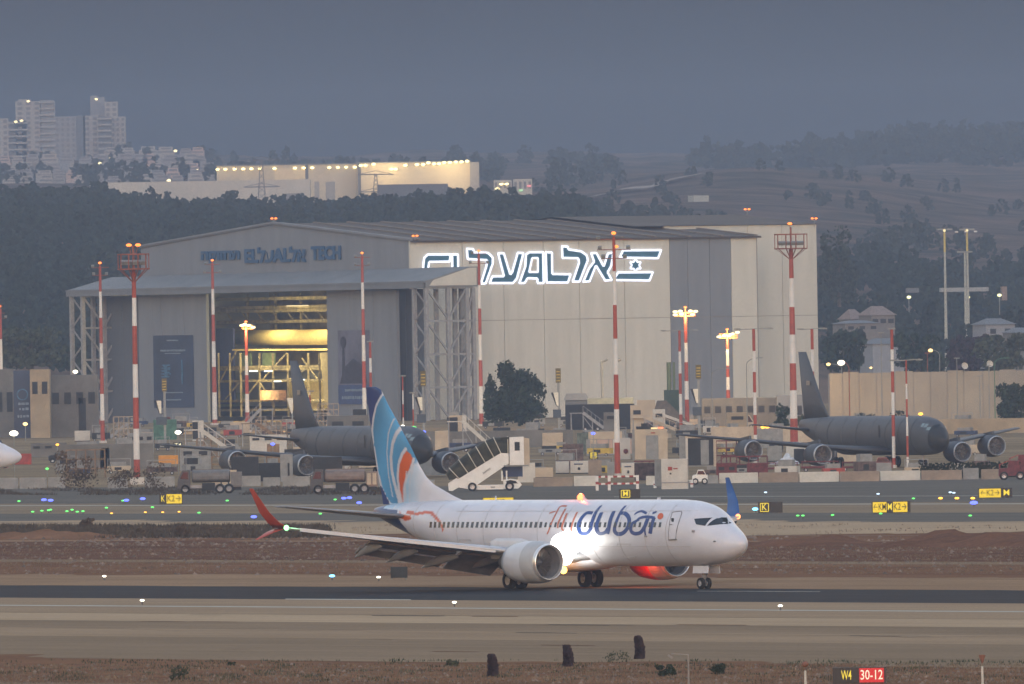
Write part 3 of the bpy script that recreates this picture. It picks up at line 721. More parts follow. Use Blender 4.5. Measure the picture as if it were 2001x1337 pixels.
bst, bz = to_plane(1101, 1114, -2.3); bc = MB(); bc.ball((MG-bst, -2.3, bz), .24); bc.build('belly_beacon', glow('beacon_amber', (1, .42, .07), 7), A1)
lamp('belly_beacon_glow', (1, .4, .1), 5, (-(15.9-MG), -2.25, .9), A1, radius=.12)
# landing lights in the wing roots; near-side balls swollen to stand for lens glare
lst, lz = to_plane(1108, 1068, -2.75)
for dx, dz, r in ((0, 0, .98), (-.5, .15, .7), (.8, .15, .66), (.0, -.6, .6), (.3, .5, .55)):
    mb = MB(); mb.ball((MG-lst+dx, -2.9, lz+dz), r, 16, 10, sq=(1.25, .4, .9)); mb.build('landing_light_and_glare', glow('landing_white', (1, .97, .88), 9), A1, smooth=True)
mb = MB(); mb.ball((MG-lst+.2, 2.6, lz), .25, sq=(.5, 1, .9)); mb.build('landing_light_and_glare', MATS['landing_white'], A1, smooth=True)
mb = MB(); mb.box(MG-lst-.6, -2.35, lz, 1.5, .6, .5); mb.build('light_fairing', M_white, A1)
lamp('landing_beam', (1, .95, .84), 5, (MG-lst+.1, -3.5, lz+.1), A1, radius=.3)
lamp('landing_beam', (1, .93, .80), 8, (MG-lst+.9, -3.3, lz), A1, 'SPOT', .3, spot=85, aim=(.6, -.55, -.30))
lamp('ground_beam', (1, .93, .80), 1100, (MG-lst+.6, -3.9, lz-.2), A1, 'SPOT', .3, spot=42, aim=(.35, -.75, -.62), blend=.8)
lamp('beacon_glow', (1, .08, .03), 12, (-(14.2-MG), 2.9, 1.15), A1, radius=.12)
# skin joints
for st in (5.5, 7.6, 10.2, 13.1, 15.8, 18.6, 21.4, 24.2, 27.0, 29.6, 32.2):
    zt0, zb0, _ = F7.at(st); mb = MB(); prev = None
    for k in range(15):
        p_ = F7.side(st, zt0-.05-(zt0-zb0-.25)*k/14, .004)
        if prev: mb.beam(prev, p_, .028)
        prev = p_
    mb.build('skin_joint', mat('joint_grey', (.36, .36, .38), .5, var=0), A1)
for z in (2.6, 4.75):
    mb = MB(); prev = None
    for k in range(40):
        p_ = F7.side(3.4+k*.62, z, .004)
        if prev: mb.beam(prev, p_, .022)
        prev = p_
    mb.build('skin_joint', MATS['joint_grey'], A1)
for a0, a1, z0, z1 in ((9.2, 10.5, 1.95, 2.75), (25.6, 26.8, 2.3, 3.0)):
    mb = MB(); q_ = [(a0, z0), (a1, z0), (a1, z1), (a0, z1)]
    for k in range(4): mb.beam(F7.side(*q_[k], .006), F7.side(*q_[(k+1) % 4], .006), .035)
    mb.build('hold_door', MATS['joint_grey'], A1)
# ---------------------------------------------------------------- the big maintenance hangar
PHI = R(32); D0 = 2900.0
U1 = Vector((math.cos(PHI), math.sin(PHI), 0))          # along the side wall, to the right and away
V1 = Vector((-math.sin(PHI), math.cos(PHI), 0))         # along the facade, to the left and away
c0 = P(803, 470, D0); c0.z = 0
HG = thing('hangar', 'huge grey and cream aircraft hangar with low gabled ribbed roof and glowing blue wall lettering', 'hangar', c0, PHI)
# local frame: +x along the side wall, +y along the facade to the left/away
HI = Matrix.Rotation(-PHI, 4, 'Z') @ Matrix.Translation(-c0)
def on_x0(x, y, off=0.0):      # photo point on the facade plane (local x = -off) -> (y, z)
    c = HI @ Vector((0, 0, H)); q = HI @ (Vector((0, 0, H)) + ray(x, y)*1000); d = q-c; t = (-off-c.x)/d.x; p = c+d*t; return p.y, p.z
def on_y0(x, y, off=0.0):      # photo point on the side wall plane (local y = -off) -> (x, z)
    c = HI @ Vector((0, 0, H)); q = HI @ (Vector((0, 0, H)) + ray(x, y)*1000); d = q-c; t = (-off-c.y)/d.y; p = c+d*t; return p.x, p.z
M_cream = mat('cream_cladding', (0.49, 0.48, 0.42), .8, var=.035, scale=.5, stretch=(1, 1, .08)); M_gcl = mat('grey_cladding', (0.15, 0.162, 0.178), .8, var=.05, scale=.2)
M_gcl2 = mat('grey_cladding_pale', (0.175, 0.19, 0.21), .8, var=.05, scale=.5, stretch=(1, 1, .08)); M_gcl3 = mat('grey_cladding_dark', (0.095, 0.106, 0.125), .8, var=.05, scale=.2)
M_roof = mat('roof_sheet', (0.062, 0.047, 0.037), .85, var=.15, scale=.25, stretch=(.3, 1, 1)); M_rib = mat('roof_rib', (0.15, 0.125, 0.105), .8, var=.1)
M_steel = mat('galvanised_steel', (0.26, 0.26, 0.26), .7, .2, var=.1); M_int = mat('hangar_inside', (0.15, 0.12, 0.07), .9, var=.3, scale=.2)
M_gut = mat('seam_core', (0.25, 0.235, 0.21), .9, var=0)  # darker core showing through the panel gaps and wall joints
xe, ze = on_y0(1480, 458); ZE = on_y0(803, 470)[1]; WD = -on_x0(803, 470)[0]
yl, zl = on_x0(280, 478); yr, zr = on_x0(535, 437); LEN = xe; W2 = yr; WID = 2*yr
# side wall in panels
cols_px = [803, 905, 985, 1063, 1133, 1221, 1310, 1345, 1388, 1430, 1480]
xsl = [on_y0(c, 600)[0] for c in cols_px]; zs_ = [0.0, on_y0(1100, 624)[1], ZE]
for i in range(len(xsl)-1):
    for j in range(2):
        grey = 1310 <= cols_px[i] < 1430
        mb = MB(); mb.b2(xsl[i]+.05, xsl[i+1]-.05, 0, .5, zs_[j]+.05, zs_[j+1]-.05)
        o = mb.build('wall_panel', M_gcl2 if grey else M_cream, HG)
mb = MB(); mb.b2(0, LEN, .12, .7, 0, ZE-.1); mb.build('wall_core', M_gut, HG)
# rear wall + far side
mb = MB(); mb.add([(LEN, 0.2, 0), (LEN, WID, 0), (LEN, WID, ZE-.2), (LEN, W2, zr-.3), (LEN, .2, ZE-.2)], [(0, 1, 2, 3, 4)]); mb.add([(0, WID, 0), (LEN, WID, 0), (LEN, WID, ZE), (0, WID, ZE)], [(0, 1, 2, 3)])
mb.build('rear_wall', M_gcl, HG)
# roof: two slopes with standing ribs
mb = MB()
mb.add([(-.5, -.6, ZE-.05), (LEN+.4, -.6, ZE-.05), (LEN+.4, W2, zr), (-.5, W2, zr), (-.5, WID+.6, ZE), (LEN+.4, WID+.6, ZE)], [(0, 1, 2, 3), (3, 2, 5, 4)])
mb.add([(-.5, -.6, ZE-.35), (LEN+.4, -.6, ZE-.35), (LEN+.4, -.6, ZE-.05), (-.5, -.6, ZE-.05)], [(0, 1, 2, 3)])
mb.build('roof', M_roof, HG)
rib = MB(); nr = 11
rb = MB(); rb.add([(0, -.5, ZE), (.7, -.5, ZE), (.7, W2, zr+.02), (0, W2, zr+.02), (0, -.5, ZE+.25), (.7, -.5, ZE+.25), (.7, W2, zr+.22), (0, W2, zr+.22)], [(0, 1, 5, 4), (1, 2, 6, 5), (2, 3, 7, 6), (3, 0, 4, 7), (4, 5, 6, 7)])
rme = rb.mesh('roof_rib'); rme.materials.append(M_rib)
for i in range(nr): inst('roof_rib', rme, HG, (1.0+i*(LEN-2)/(nr-1), 0, 0))
# facade: gable above the door header
gz = on_x0(803, 545)[1]
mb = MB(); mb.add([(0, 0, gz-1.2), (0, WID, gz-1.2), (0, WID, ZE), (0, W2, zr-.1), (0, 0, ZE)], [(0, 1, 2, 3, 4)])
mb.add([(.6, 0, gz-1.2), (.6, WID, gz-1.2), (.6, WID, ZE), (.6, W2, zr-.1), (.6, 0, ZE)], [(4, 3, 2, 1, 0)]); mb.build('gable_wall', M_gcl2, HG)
mb = MB(); mb.beam((-.1, -.3, ZE+.1), (-.1, W2, zr+.1), .5, .5); mb.beam((-.1, W2, zr+.1), (-.1, WID, ZE+.1), .5, .5); mb.build('gable_trim', M_gcl2, HG)
# header box carrying the doors, sticking out past both sides
hy0 = on_x0(935, 550)[0]; hyL = on_x0(132, 560, 10.5)[0]; HX = -10.5
def hz(px, y): return on_x0(px, y, 10.5)[1]
zt = on_x0(925, 521)[1]; zb = on_x0(828, 562, 10.5)[1]; zf = on_x0(828, 549, 10.5)[1]
ztL = on_x0(165, 543, 3)[1]; zbL = hz(132, 579); zfL = hz(132, 567)
mb = MB()
mb.add([(HX, hy0, zb), (HX, hy0, zf), (-1.6, hy0, zt), (-.05, hy0, zt), (-.05, hy0, zb), (HX, hyL, zbL), (HX, hyL, zfL), (-1.6, hyL, ztL), (-.05, hyL, ztL), (-.05, hyL, zbL)],
       [(0, 1, 2, 3, 4), (9, 8, 7, 6, 5), (0, 5, 6, 1), (1, 6, 7, 2), (2, 7, 8, 3), (3, 8, 9, 4), (4, 9, 5, 0)])
mb.build('door_header', mat('header_cladding', (.175, .18, .18), .85, var=.06, scale=.2), HG)
mb = MB(); mb.add([(HX-.35, hy0, zb-.1), (HX-.35, hy0, zf-.3), (HX-.35, hyL, zfL-.3), (HX-.35, hyL, zbL-.1)], [(0, 1, 2, 3)]); mb.beam((HX-.2, hy0, zf-.2), (HX-.2, hyL, zfL-.2), .5, .3)
mb.build('header_fascia', M_gcl, HG)
mb = MB(); mb.add([(-9, hy0-.04, zf+.1), (-1.8, hy0-.04, zt-.2), (-.4, hy0-.04, zt-.2), (-.4, hy0-.04, zb+.3), (-9.8, hy0-.04, zb+.3)], [(0, 1, 2, 3, 4)]); mb.build('header_end', M_cream, HG)
# door leaves
def leaf(x0, x1, off, m, th=.5, name='door_leaf'):
    a = on_x0(x0, 700, off)[0]; b = on_x0(x1, 700, off)[0]; top = zb-.15 + (zbL-zb)*(a-hy0)/(hyL-hy0)
    mb = MB(); n = max(1, round(abs(b-a)/7))
    for i in range(n):
        y0 = a+(b-a)*i/n; y1 = a+(b-a)*(i+1)/n; mb.b2(-off, -off+th, y0, y1-.0, 0, top)
        mb.b2(-off-.06, -off+.02, min(y0, y1), min(y0, y1)+.14, 0, top-.1)
    return mb.build(name, m, HG)
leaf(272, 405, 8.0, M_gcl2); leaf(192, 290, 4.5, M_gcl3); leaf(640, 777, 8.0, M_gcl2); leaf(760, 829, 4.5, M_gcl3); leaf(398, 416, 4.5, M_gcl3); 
# posters
def poster(x0, x1, y0, y1, off, name):
    e = bpy.data.objects.new(name, None); link(e); e.parent = HG
    a, zt_ = on_x0(x0, y0, off); b, _ = on_x0(x1, y0, off); zb_ = on_x0((x0+x1)/2, y1, off)[1]
    mb = MB(); mb.b2(-off-.12, -off-.04, b, a, zb_, zt_); return e, a, b, zb_, zt_, mb
M_pb = mat('banner_navy', (0.018, 0.038, 0.085), .5, var=.15, scale=.2); M_pw = mat('banner_print', (0.18, 0.24, 0.30), .6, var=.1)
e, a, b_, zb_, zt_, mb = poster(300, 378, 656, 797, 8.0, 'banner'); mb.build('banner_sheet', M_pb, e)
cy, wd, hh = (a+b_)/2, abs(a-b_), zt_-zb_
mbx = MB()
for i in range(16):           # swirl of pale light printed on the banner
    t = i/15; r0 = .30+.5*math.sin(math.pi*t); zc = zb_+hh*(.32+.32*t)
    mbx.b2(-8.20-.002*i, -8.15, cy-wd*.22-.35*r0, cy-wd*.22+.35*r0, zc, zc+hh*.022)
for i in range(9):
    t = i/8; mbx.b2(-8.19-.001*i, -8.15, cy+wd*(.10+.05*math.sin(i*2)), cy+wd*(.26+.04*math.cos(i*3)), zb_+hh*(.42+.03*i/1.5), zb_+hh*(.425+.03*i/1.5+.012))
mbx.build('banner_graphic', mat('banner_blue', (0.05, 0.14, 0.24), .6, var=.2), e)
rotF = (math.pi/2, 0, -math.pi/2)
for k_, wf, hf in ((.93, .28, .022), (.79, .62, .03), (.75, .4, .016), (.21, .45, .018), (.11, .35, .02)): print_line(e, M_pw, (-8.22, cy, zb_+hh*k_), wd*wf, hh*hf, 'y', int(k_*100))
e, a, b_, zb_, zt_, mb = poster(661, 722, 646, 790, 8.0, 'banner'); mb.build('banner_sheet', mat('banner_lilac', (0.11, 0.115, 0.16), .6, var=.2, scale=.2), e)
cy, wd, hh = (a+b_)/2, abs(a-b_), zt_-zb_
mbx = MB(); mbx.b2(-8.20, -8.13, b_, a, zb_, zb_+hh*.26); mbx.build('banner_footer', mat('banner_band', (0.03, 0.06, 0.16), .5, var=.1), e)
mbx = MB()
mbx.add([(-8.17, a-wd*.05, zb_+hh*.28), (-8.17, b_+wd*.08, zb_+hh*.28), (-8.17, b_+wd*.15, zb_+hh*.5), (-8.17, cy, zb_+hh*.62), (-8.17, a-wd*.2, zb_+hh*.5)], [(0, 1, 2, 3, 4)])
mbx.lathe((-8.19, cy+wd*.32, zb_+hh*.84), (1, 0, 0), [(0, .05), (0, .95), (.03, 1.0)], 14)
mbx.add([(-8.18, cy+wd*.38, zb_+hh*.3), (-8.18, cy+wd*.26, zb_+hh*.3), (-8.18, cy+wd*.29, zb_+hh*.78), (-8.18, cy+wd*.35, zb_+hh*.78)], [(0, 1, 2, 3)])
mbx.build('banner_graphic', mat('banner_ink', (0.03, 0.03, 0.05), .6, var=.2), e)
for k_, wf, hf in ((.19, .55, .035), (.09, .75, .05)): print_line(e, M_pw, (-8.24, cy, zb_+hh*k_), wd*wf, hh*hf, 'y', int(k_*100))
# facade lettering
M_fl = mat('facade_letter_blue', (0.014, 0.075, 0.17), .5, var=.05)
def ftext(t, x0, x1, y0, y1, extra=0):
    a, z1 = on_x0(x0, y0, 0); b, _ = on_x0(x1, y0, 0); z0 = on_x0((x0+x1)/2, y1, 0)[1]
    o = text('facade_letters', t, (z1-z0)*1.35, M_fl, HG, (-.25, (a+b)/2, (z0+z1)/2), rotF, width=abs(a-b), bold=.16, ext=.08)
    me = o.data; ys_ = [v.co.y for v in me.vertices]; s_ = (z1-z0)/(max(ys_)-min(ys_)); c_ = (max(ys_)+min(ys_))/2
    for v in me.vertices: v.co.y = (v.co.y-c_)*s_
    return o
ftext('\u05d4\u05e7\u05d5\u05d6\u05d7\u05ea', 395, 471, 491, 514); ftext('EL\u05dc\u05e2AL\u05dc\u05d0', 480, 600, 484, 513); ftext('TECH', 610, 668, 481, 508)
# end tower of the header (right) and (left): braced steel
def tower(ybase, ztop, name='door_tower', xs_=(HX+.3, HX+4.6, HX+8.3, -.9), dep=4.2):
    e = bpy.data.objects.new(name, None); link(e); e.parent = HG
    rows = (ybase+.4, ybase+dep)
    for y_ in rows:
        for x_ in xs_:
            mb = MB(); mb.b2(x_-.32, x_+.32, y_-.32, y_+.32, 0, ztop); mb.build('column', M_steel, e)
    nb = 4; H_ = ztop/nb
    for y_ in rows[:1]:
        for k in range(nb):
            z0, z1 = k*H_+.3, (k+1)*H_
            mb = MB(); mb.beam((xs_[0], y_, z1), (xs_[-1], y_, z1), .3, .35); mb.build('girder', M_steel, e)
            for s_, (xa, xb) in enumerate(((xs_[0], xs_[1]), (xs_[2], xs_[1]), (xs_[3], xs_[2]))):
                mb = MB(); mb.beam((xa, y_, z1), (xb, y_, z0), .3, .3); mb.build('brace', M_steel, e)
    for x_ in (xs_[0], xs_[-1]):
        for k in range(nb*2):
            z0, z1 = k*H_/2, (k+1)*H_/2; ya, yb = rows if k % 2 else rows[::-1]
            mb = MB(); mb.beam((x_, ya, z0), (x_, yb, z1), .22, .22); mb.build('brace', M_steel, e)
    return e
tower(hy0, zb-.1); tower(hyL-5, zbL-.1)
# ---- inside, seen through the door gap
y0i, y1i = on_x0(640, 700, 8)[0], on_x0(405, 700, 8)[0]
IN = bpy.data.objects.new('interior', None); link(IN); IN.parent = HG
M_yw = mat('inside_cream', (0.55, 0.45, 0.20), .7, var=.08); M_or = mat('dock_steel', (0.15, 0.125, 0.075), .8, var=.35); M_navy = mat('dock_curtain', (0.03, 0.04, 0.13), .8, var=.1)
def ip(x, y, off): q = on_x0(x, y, -off); return (off, q[0], q[1])
def ibox(name, x0, y0, x1, y1, off, dep, m, parent=None):
    a = ip(x0, y0, off); b = ip(x1, y1, off); mb = MB(); mb.b2(off, off+dep, b[1], a[1], b[2], a[2]); return mb.build(name, m, parent or IN)
ibox('back_screen', 380, 560, 700, 860, 26, .5, M_int)
for x_ in (425, 480, 535, 585, 640): ibox('roof_truss', x_, 574, x_+3, 645, 16, .4, M_or)
for y_ in (583, 600, 607, 628): ibox('roof_truss', 405, y_, 660, y_+1.5, 15, .3, M_or)
for i in range(8):
    a = ip(410+i*30, 607, 15.5); b = ip(425+i*30, 628, 15.5); mb = MB(); mb.beam(a, b, .18); mb.build('truss_web', M_or, IN)
ibox('blue_curtain', 422, 642, 458, 790, 9, .3, M_navy)
fa = ip(457, 660, 12); fb = ip(655, 659, 12); mb = MB(); mb.tube((12, fa[1], fa[2]), (12, fb[1], fb[2]), 1.35, n=20); mb.build('docked_fuselage', M_yw, IN, smooth=True)
mb = MB(); a = ip(455, 684, 8); b = ip(655, 683, 8); mb.beam(a, b, .35, .3); mb.build('dock_rail', M_yw, IN)
for y_ in (716, 720, 743, 782, 800): ibox('work_platform', 425, y_, 655, y_+2.2, 7, 3.0, M_or)
for x_ in (425, 447, 468, 505, 531, 560, 600, 622): ibox('dock_post', x_, 690, x_+2.2, 815, 6, .4, M_or)
for i, (xa, ya, xb, yb) in enumerate(((430, 745, 462, 686), (470, 790, 505, 745), (510, 745, 560, 690), (505, 742, 525, 775), (560, 745, 600, 720), (440, 780, 470, 745), (590, 700, 620, 740))):
    mb = MB(); mb.beam(ip(xa, ya, 6.3), ip(xb, yb, 6.3), .2); mb.build('dock_brace', M_or, IN)
ibox('dock_cladding', 468, 690, 490, 715, 10, .3, mat('dock_green', (0.10, 0.14, 0.08), .8, var=.2)); ibox('dock_cladding', 512, 690, 536, 716, 10, .3, MATS['dock_green'])
ibox('tool_cabinet', 425, 768, 470, 800, 10, 1.5, MATS['dock_green']); ibox('dark_bay', 510, 727, 640, 741, 9, .4, M_dark); ibox('dark_bay', 425, 795, 560, 812, 9, .4, M_dark)
ibox('crate_stack', 508, 763, 545, 782, 5.5, 1.5, mat('crate_brown', (.22, .12, .07), .8, var=.3)); ibox('wall_board', 565, 740, 640, 800, 12, .4, M_yw)
# curved nose dock on the right side of the gap
mb = MB(); pts = [(625, 690), (642, 688), (645, 790), (634, 786), (630, 740)]; vs = [ip(*p, 4) for p in pts] + [ip(*p, 5.5) for p in pts]; k = len(pts)
mb.add(vs, [tuple(range(k)), tuple(reversed(range(k, 2*k)))] + [(i, (i+1) % k, k+(i+1) % k, k+i) for i in range(k)]); mb.build('nose_dock', M_yw, IN)
for (x_, y_, w_) in ((487, 724, 15), (516, 724, 15), (535, 744, 13), (588, 741, 6)):
    a = ip(x_, y_, 4.5); b = ip(x_+w_, y_+2.5, 4.5); mb = MB(); mb.b2(4.5, 4.7, b[1], a[1], b[2], a[2]); mb.build('strip_light', glow('cool_tube', (.95, 1, .85), 2.2), IN)
ibox('strip_light', 560, 597, 600, 598.5, 13, .3, glow('warm_tube', (1, .75, .35), 1.1))
for (x_, y_, o_, pw) in ((480, 705, 3.5, 520), (540, 715, 3.5, 520), (600, 705, 3.5, 520), (500, 770, 3.5, 480), (590, 770, 3.5, 480), (480, 660, 4, 380), (590, 668, 4, 380), (520, 610, 8, 420), (610, 610, 8, 420)):
    q = ip(x_, y_, o_); lamp('bay_lamp', (1, .80, .36), pw*(.95 if y_ > 650 else 1.6), q, IN, radius=1.2)
# ---- glowing wall sign
SG = bpy.data.objects.new('wall_sign', None); link(SG); SG.parent = HG
M_sb = mat('sign_blue', (0.035, 0.125, 0.20), .5, var=.08, scale=.4); M_neon = glow('sign_outline_light', (.86, .88, 1.0), 1.5)
Z5 = lambda pts: [on_y0(800+a/3.335, 400+b/3.335) for a, b in pts]
GL = [
 ('letter_e', [(82, 400), (88, 350), (112, 325), (262, 325), (255, 372), (122, 374), (116, 410), (116, 520), (82, 520)]),
 ('letter_l', [(270, 325), (310, 325), (312, 520), (275, 520)]),
 ('letter_lamed', [(366, 288), (410, 290), (412, 312), (505, 314), (536, 345), (536, 385), (490, 515), (458, 515), (494, 400), (498, 362), (372, 355)]),
 ('letter_ayin', [(570, 318), (608, 316), (650, 455), (662, 440), (698, 314), (736, 316), (694, 480), (668, 512), (515, 512), (532, 468), (608, 466)]),
 ('letter_a', [(752, 325), (775, 310), (864, 310), (868, 512), (828, 512), (826, 482), (762, 480), (744, 512), (708, 512), (748, 400)]),
 ('letter_l', [(880, 310), (922, 312), (924, 452), (1044, 454), (1026, 508), (886, 508)]),
 ('letter_lamed', [(986, 272), (1026, 274), (1028, 292), (1110, 304), (1148, 330), (1156, 362), (1102, 502), (1056, 502), (1098, 378), (1092, 350), (990, 348)]),
 ('letter_alef', [(1176, 316), (1212, 316), (1258, 402), (1286, 318), (1322, 312), (1308, 400), (1284, 440), (1312, 492), (1268, 496), (1208, 398), (1168, 500), (1124, 504), (1160, 420), (1196, 372)]),
 ('flag_bar', [(1385, 298), (1634, 296), (1614, 350), (1362, 346)]),
 ('flag_bar', [(1352, 442), (1580, 440), (1558, 495), (1322, 492)])]
star = []
for i in range(12):
    r_ = 40 if i % 2 == 0 else 23; a = math.pi/2+i*math.pi/6; star.append((1466+r_*math.cos(a), 396-r_*math.sin(a)*1.05))
GL.append(('flag_star', star))
from mathutils.geometry import tessellate_polygon
def outline(mb, q, y, r):
    for i in range(len(q)):
        a, b = q[i], q[(i+1) % len(q)]
        mb.tube((a[0], y-.012*(i % 3), a[1]), (b[0], y-.012*(i % 3), b[1]), r, n=5)
for nm, pts in GL:
    q = Z5(pts); vs = [(a, -.30, z) for a, z in q]; t = tessellate_polygon([[Vector((a, z, 0)) for a, z in q]]); mb = MB(); mb.add(vs, [tuple(i) for i in t])
    k = len(q); mb.add([(a, -.30, z) for a, z in q]+[(a, -.02, z) for a, z in q], [(i, (i+1) % k, k+(i+1) % k, k+i) for i in range(k)])
    lo = mb.build(nm, M_sb, SG)
    o = MB(); outline(o, q, -.36, .21 if nm != 'flag_star' else .17); o.build('neon_outline', M_neon, lo)
    if nm == 'letter_a': o = MB(); outline(o, Z5([(792, 348), (830, 348), (830, 440), (772, 440)]), -.38, .19); mb2 = MB(); mb2.quad(*[(a, -.33, z) for a, z in Z5([(792, 348), (830, 348), (830, 440), (772, 440)])]); o.build('neon_outline', M_neon, lo); mb2.build('letter_gap', M_cream, lo, fix=False)
# vents / stacks against the side wall
# ---------------------------------------------------------------- the taller block behind
SB = 18.0
xb0, zb2 = on_y0(1365, 441, -SB); xb1, _ = on_y0(1598, 436, -SB)
HB = thing('hangar_annex', 'cream wall block with brown gabled roof standing behind the right end of the big hangar', 'building', c0, PHI)
xbs = [on_y0(c, 600, -SB)[0] for c in (1300, 1463, 1530, 1598)]
for i in range(3):
    for z0, z1 in ((0, zs_[1]), (zs_[1], zb2)):
        if i == 0: z0 = max(z0, 0)
        mb = MB(); mb.b2(xbs[i]+.05, xbs[i+1]-.05, SB, SB+.5, z0+.05, z1-.05)
        if xbs[i] < LEN and z1 <= ZE: continue
        mb.build('wall_panel', M_cream, HB)
mb = MB(); mb.b2(LEN+.5, xbs[3]-.1, SB+.1, SB+30, 0, zb2-.1); mb.build('wall_core', M_gut, HB)
p1 = on_y0(1460, 417, -SB-24)
mb = MB(); mb.add([(LEN-14, SB-.4, zb2), (xbs[3]+.3, SB-.4, zb2), (xbs[3]+.3, SB+26, zb2+2.0), (LEN-14, SB+26, zb2+2.0), (xbs[3]+.3, SB+52, zb2), (LEN-14, SB+52, zb2)], [(0, 1, 2, 3), (3, 2, 4, 5)]); mb.add([(xbs[3]+.25, SB, zb2-.1), (xbs[3]+.25, SB+52, zb2-.1), (xbs[3]+.25, SB+26, zb2+1.9)], [(0, 1, 2)]); mb.build('roof', M_roof, HB)
# red obstruction lights on the roofs
def roof_light(x, y, off_y, off_x, label, pair=True):
    q = on_y0(x, y, off_y) if off_x is None else None
    p = HI.inverted() @ (Vector((q[0], -off_y, q[1])) if q else Vector((-off_x, *on_x0(x, y, off_x))))
    t = thing('obstruction_light', label, 'warning light', p - Vector((0, 0, 1.6)))
    mb = MB(); mb.tube((0, 0, 0), (0, 0, 1.3), .06); mb.beam((-.35, 0, 1.3), (.35, 0, 1.3), .08); mb.build('bracket', M_steel, t)
    for sx in (-.33, .33):
        m = MB(); m.ball((sx, 0, 1.6), .2, sq=(1.3, 1, .8)); m.build('lamp_globe', glow('obstruction_orange', (1, .2, .03), 3), t)
roof_light(535, 427, None, 0, 'small orange warning light on the peak of the hangar gable')
roof_light(811, 461, 0, None, 'small orange warning light above the hangar corner, over the glowing lettering')
roof_light(1460, 409, -SB-24, None, 'small orange warning light on the ridge of the annex roof')
roof_light(1591, 427, -SB, None, 'small orange warning light on the far right corner of the annex roof')
# ---------------------------------------------------------------- red and white apron masts
M_mr = mat('mast_red', (0.30, 0.055, 0.035), .6, var=.12, scale=.5); M_mw = mat('mast_white', (0.58, 0.57, 0.54), .6, var=.05, scale=.5)
M_rust = mat('mast_rust', (0.22, 0.07, 0.045), .7, var=.15); M_mo = mat('mast_orange_lit', (0.45, 0.13, 0.04), .6, var=.08)
M_cb = mat('concrete_base', (0.45, 0.42, 0.38), .9, var=.08); M_gp = mat('grey_pole', (0.22, 0.23, 0.22), .6, .2, var=.08); M_gr = mat('green_pole', (0.05, 0.14, 0.08), .6, var=.08)
def mast(x, yb, breaks, w0, w1, label, first='r', kind='lamp mast', group='red and white banded apron masts', xt=None, name='light_mast'):
    """breaks: photo rows of the band edges from the top down, last = foot"""
    p = G(x, yb); D = p.y; s = S(D); t = thing(name, label, kind, p, 0, group)
    zt = (yb-breaks[0])/s; n = len(breaks)-1
    for i in range(n):
        z1 = (yb-breaks[i])/s; z0 = (yb-breaks[i+1])/s; f1 = z1/zt; f0 = z0/zt
        r1 = (w0*f1+w1*(1-f1))/2/s; r0 = (w0*f0+w1*(1-f0))/2/s
        red = (i % 2 == 0) == (first == 'r')
        mb = MB(); mb.tube((0, 0, z0), (0, 0, z1), r0, r1, 12); mb.build('pole_section', M_mr if red else M_mw, t, smooth=False)
    mb = MB(); mb.tube((0, 0, 0), (0, 0, .35), w1/s*.9, n=10); mb.build('base_flange', M_cb, t)
    t['_s'] = s; t['_zt'] = zt; return t, s, zt
def crossarm(t, z, w, m, y=0, th=.09):
    mb = MB(); mb.beam((-w*.5, y, z), (w*.5, y, z), th); 
    for i in (-1, 0, 1): mb.beam((i*w*.3, y-.4, z-.02), (i*w*.3, y+.4, z-.02), th)
    return mb.build('cross_arm', m, t)
def flood(t, x, y, z, on=None, sz=.32):
    e = MB(); e.box(x, y, z, sz, sz*.7, sz*.75, rx=.5); o = e.build('floodlight', M_gp, t)
    if on: g = MB(); g.box(x, y-sz*.45, z-sz*.12, sz*1.15, .05, sz*.7, rx=.5); g.build('lamp_face', on, o)
def top_light(t, x, z, m='obstruction_red', r=.2, y=0):
    mb = MB(); mb.ball((x, y, z), r, sq=(1.25, 1, .85)); mb.build('warning_lamp', glow(m, (1, .2, .03), 3), t)
def simple_mast(x, yb, br, w0, w1, arms, lab, xt):
    t, s, zt = mast(x, yb, br, w0, w1, lab); top_light(t, 0, zt+.45); mb = MB(); mb.tube((0, 0, zt), (0, 0, zt+.4), .06); mb.build('spike', M_mr, t)
    for i, (yy, w) in enumerate(arms):
        z = (yb-yy)/s; o = crossarm(t, z, w/s, M_rust)
        for k in ((-1, 1) if i else (-1,)): flood(t, k*w/s*.42, -.2, z+.22, None, .42)
    return t
simple_mast(201, 866, [520, 570, 621, 671, 720, 770, 822, 866], 5, 9, [(523, 34), (538, 30)], 'slim banded mast in front of the dark left hangar door, two short crossarms', 192)
simple_mast(420, 831, [514, 565, 615, 667, 717, 767, 820, 831], 5, 10, [(517, 30), (533, 36)], 'red and white banded mast at the left edge of the open lit hangar door', 410)
simple_mast(713, 836, [500, 552, 604, 655, 706, 758, 810, 836], 5, 9, [(503, 32), (519, 30)], 'red and white banded mast right beside the tip of the blue airliner fin', 705)
simple_mast(941, 833, [496, 557, 603, 654, 704, 755, 808, 833], 5, 9, [(496, 30), (515, 40)], 'red and white banded mast against the braced steel tower at the hangar corner', 936)
simple_mast(4, 850, [604, 663, 728, 776, 828, 850], 6, 9, [(612, 20), (622, 26)], 'red and white banded mast cut by the left edge of the picture', 0)
t = simple_mast(1207, 932, [464, 530, 596, 662, 732, 800, 865, 932], 6, 12, [(468, 72), (488, 66), (505, 50)], 'tall red and white banded mast with three crossarms in front of the glowing lettering', 1193)
top_light(t, .25, (932-482)/S(t.location.y), r=.18)
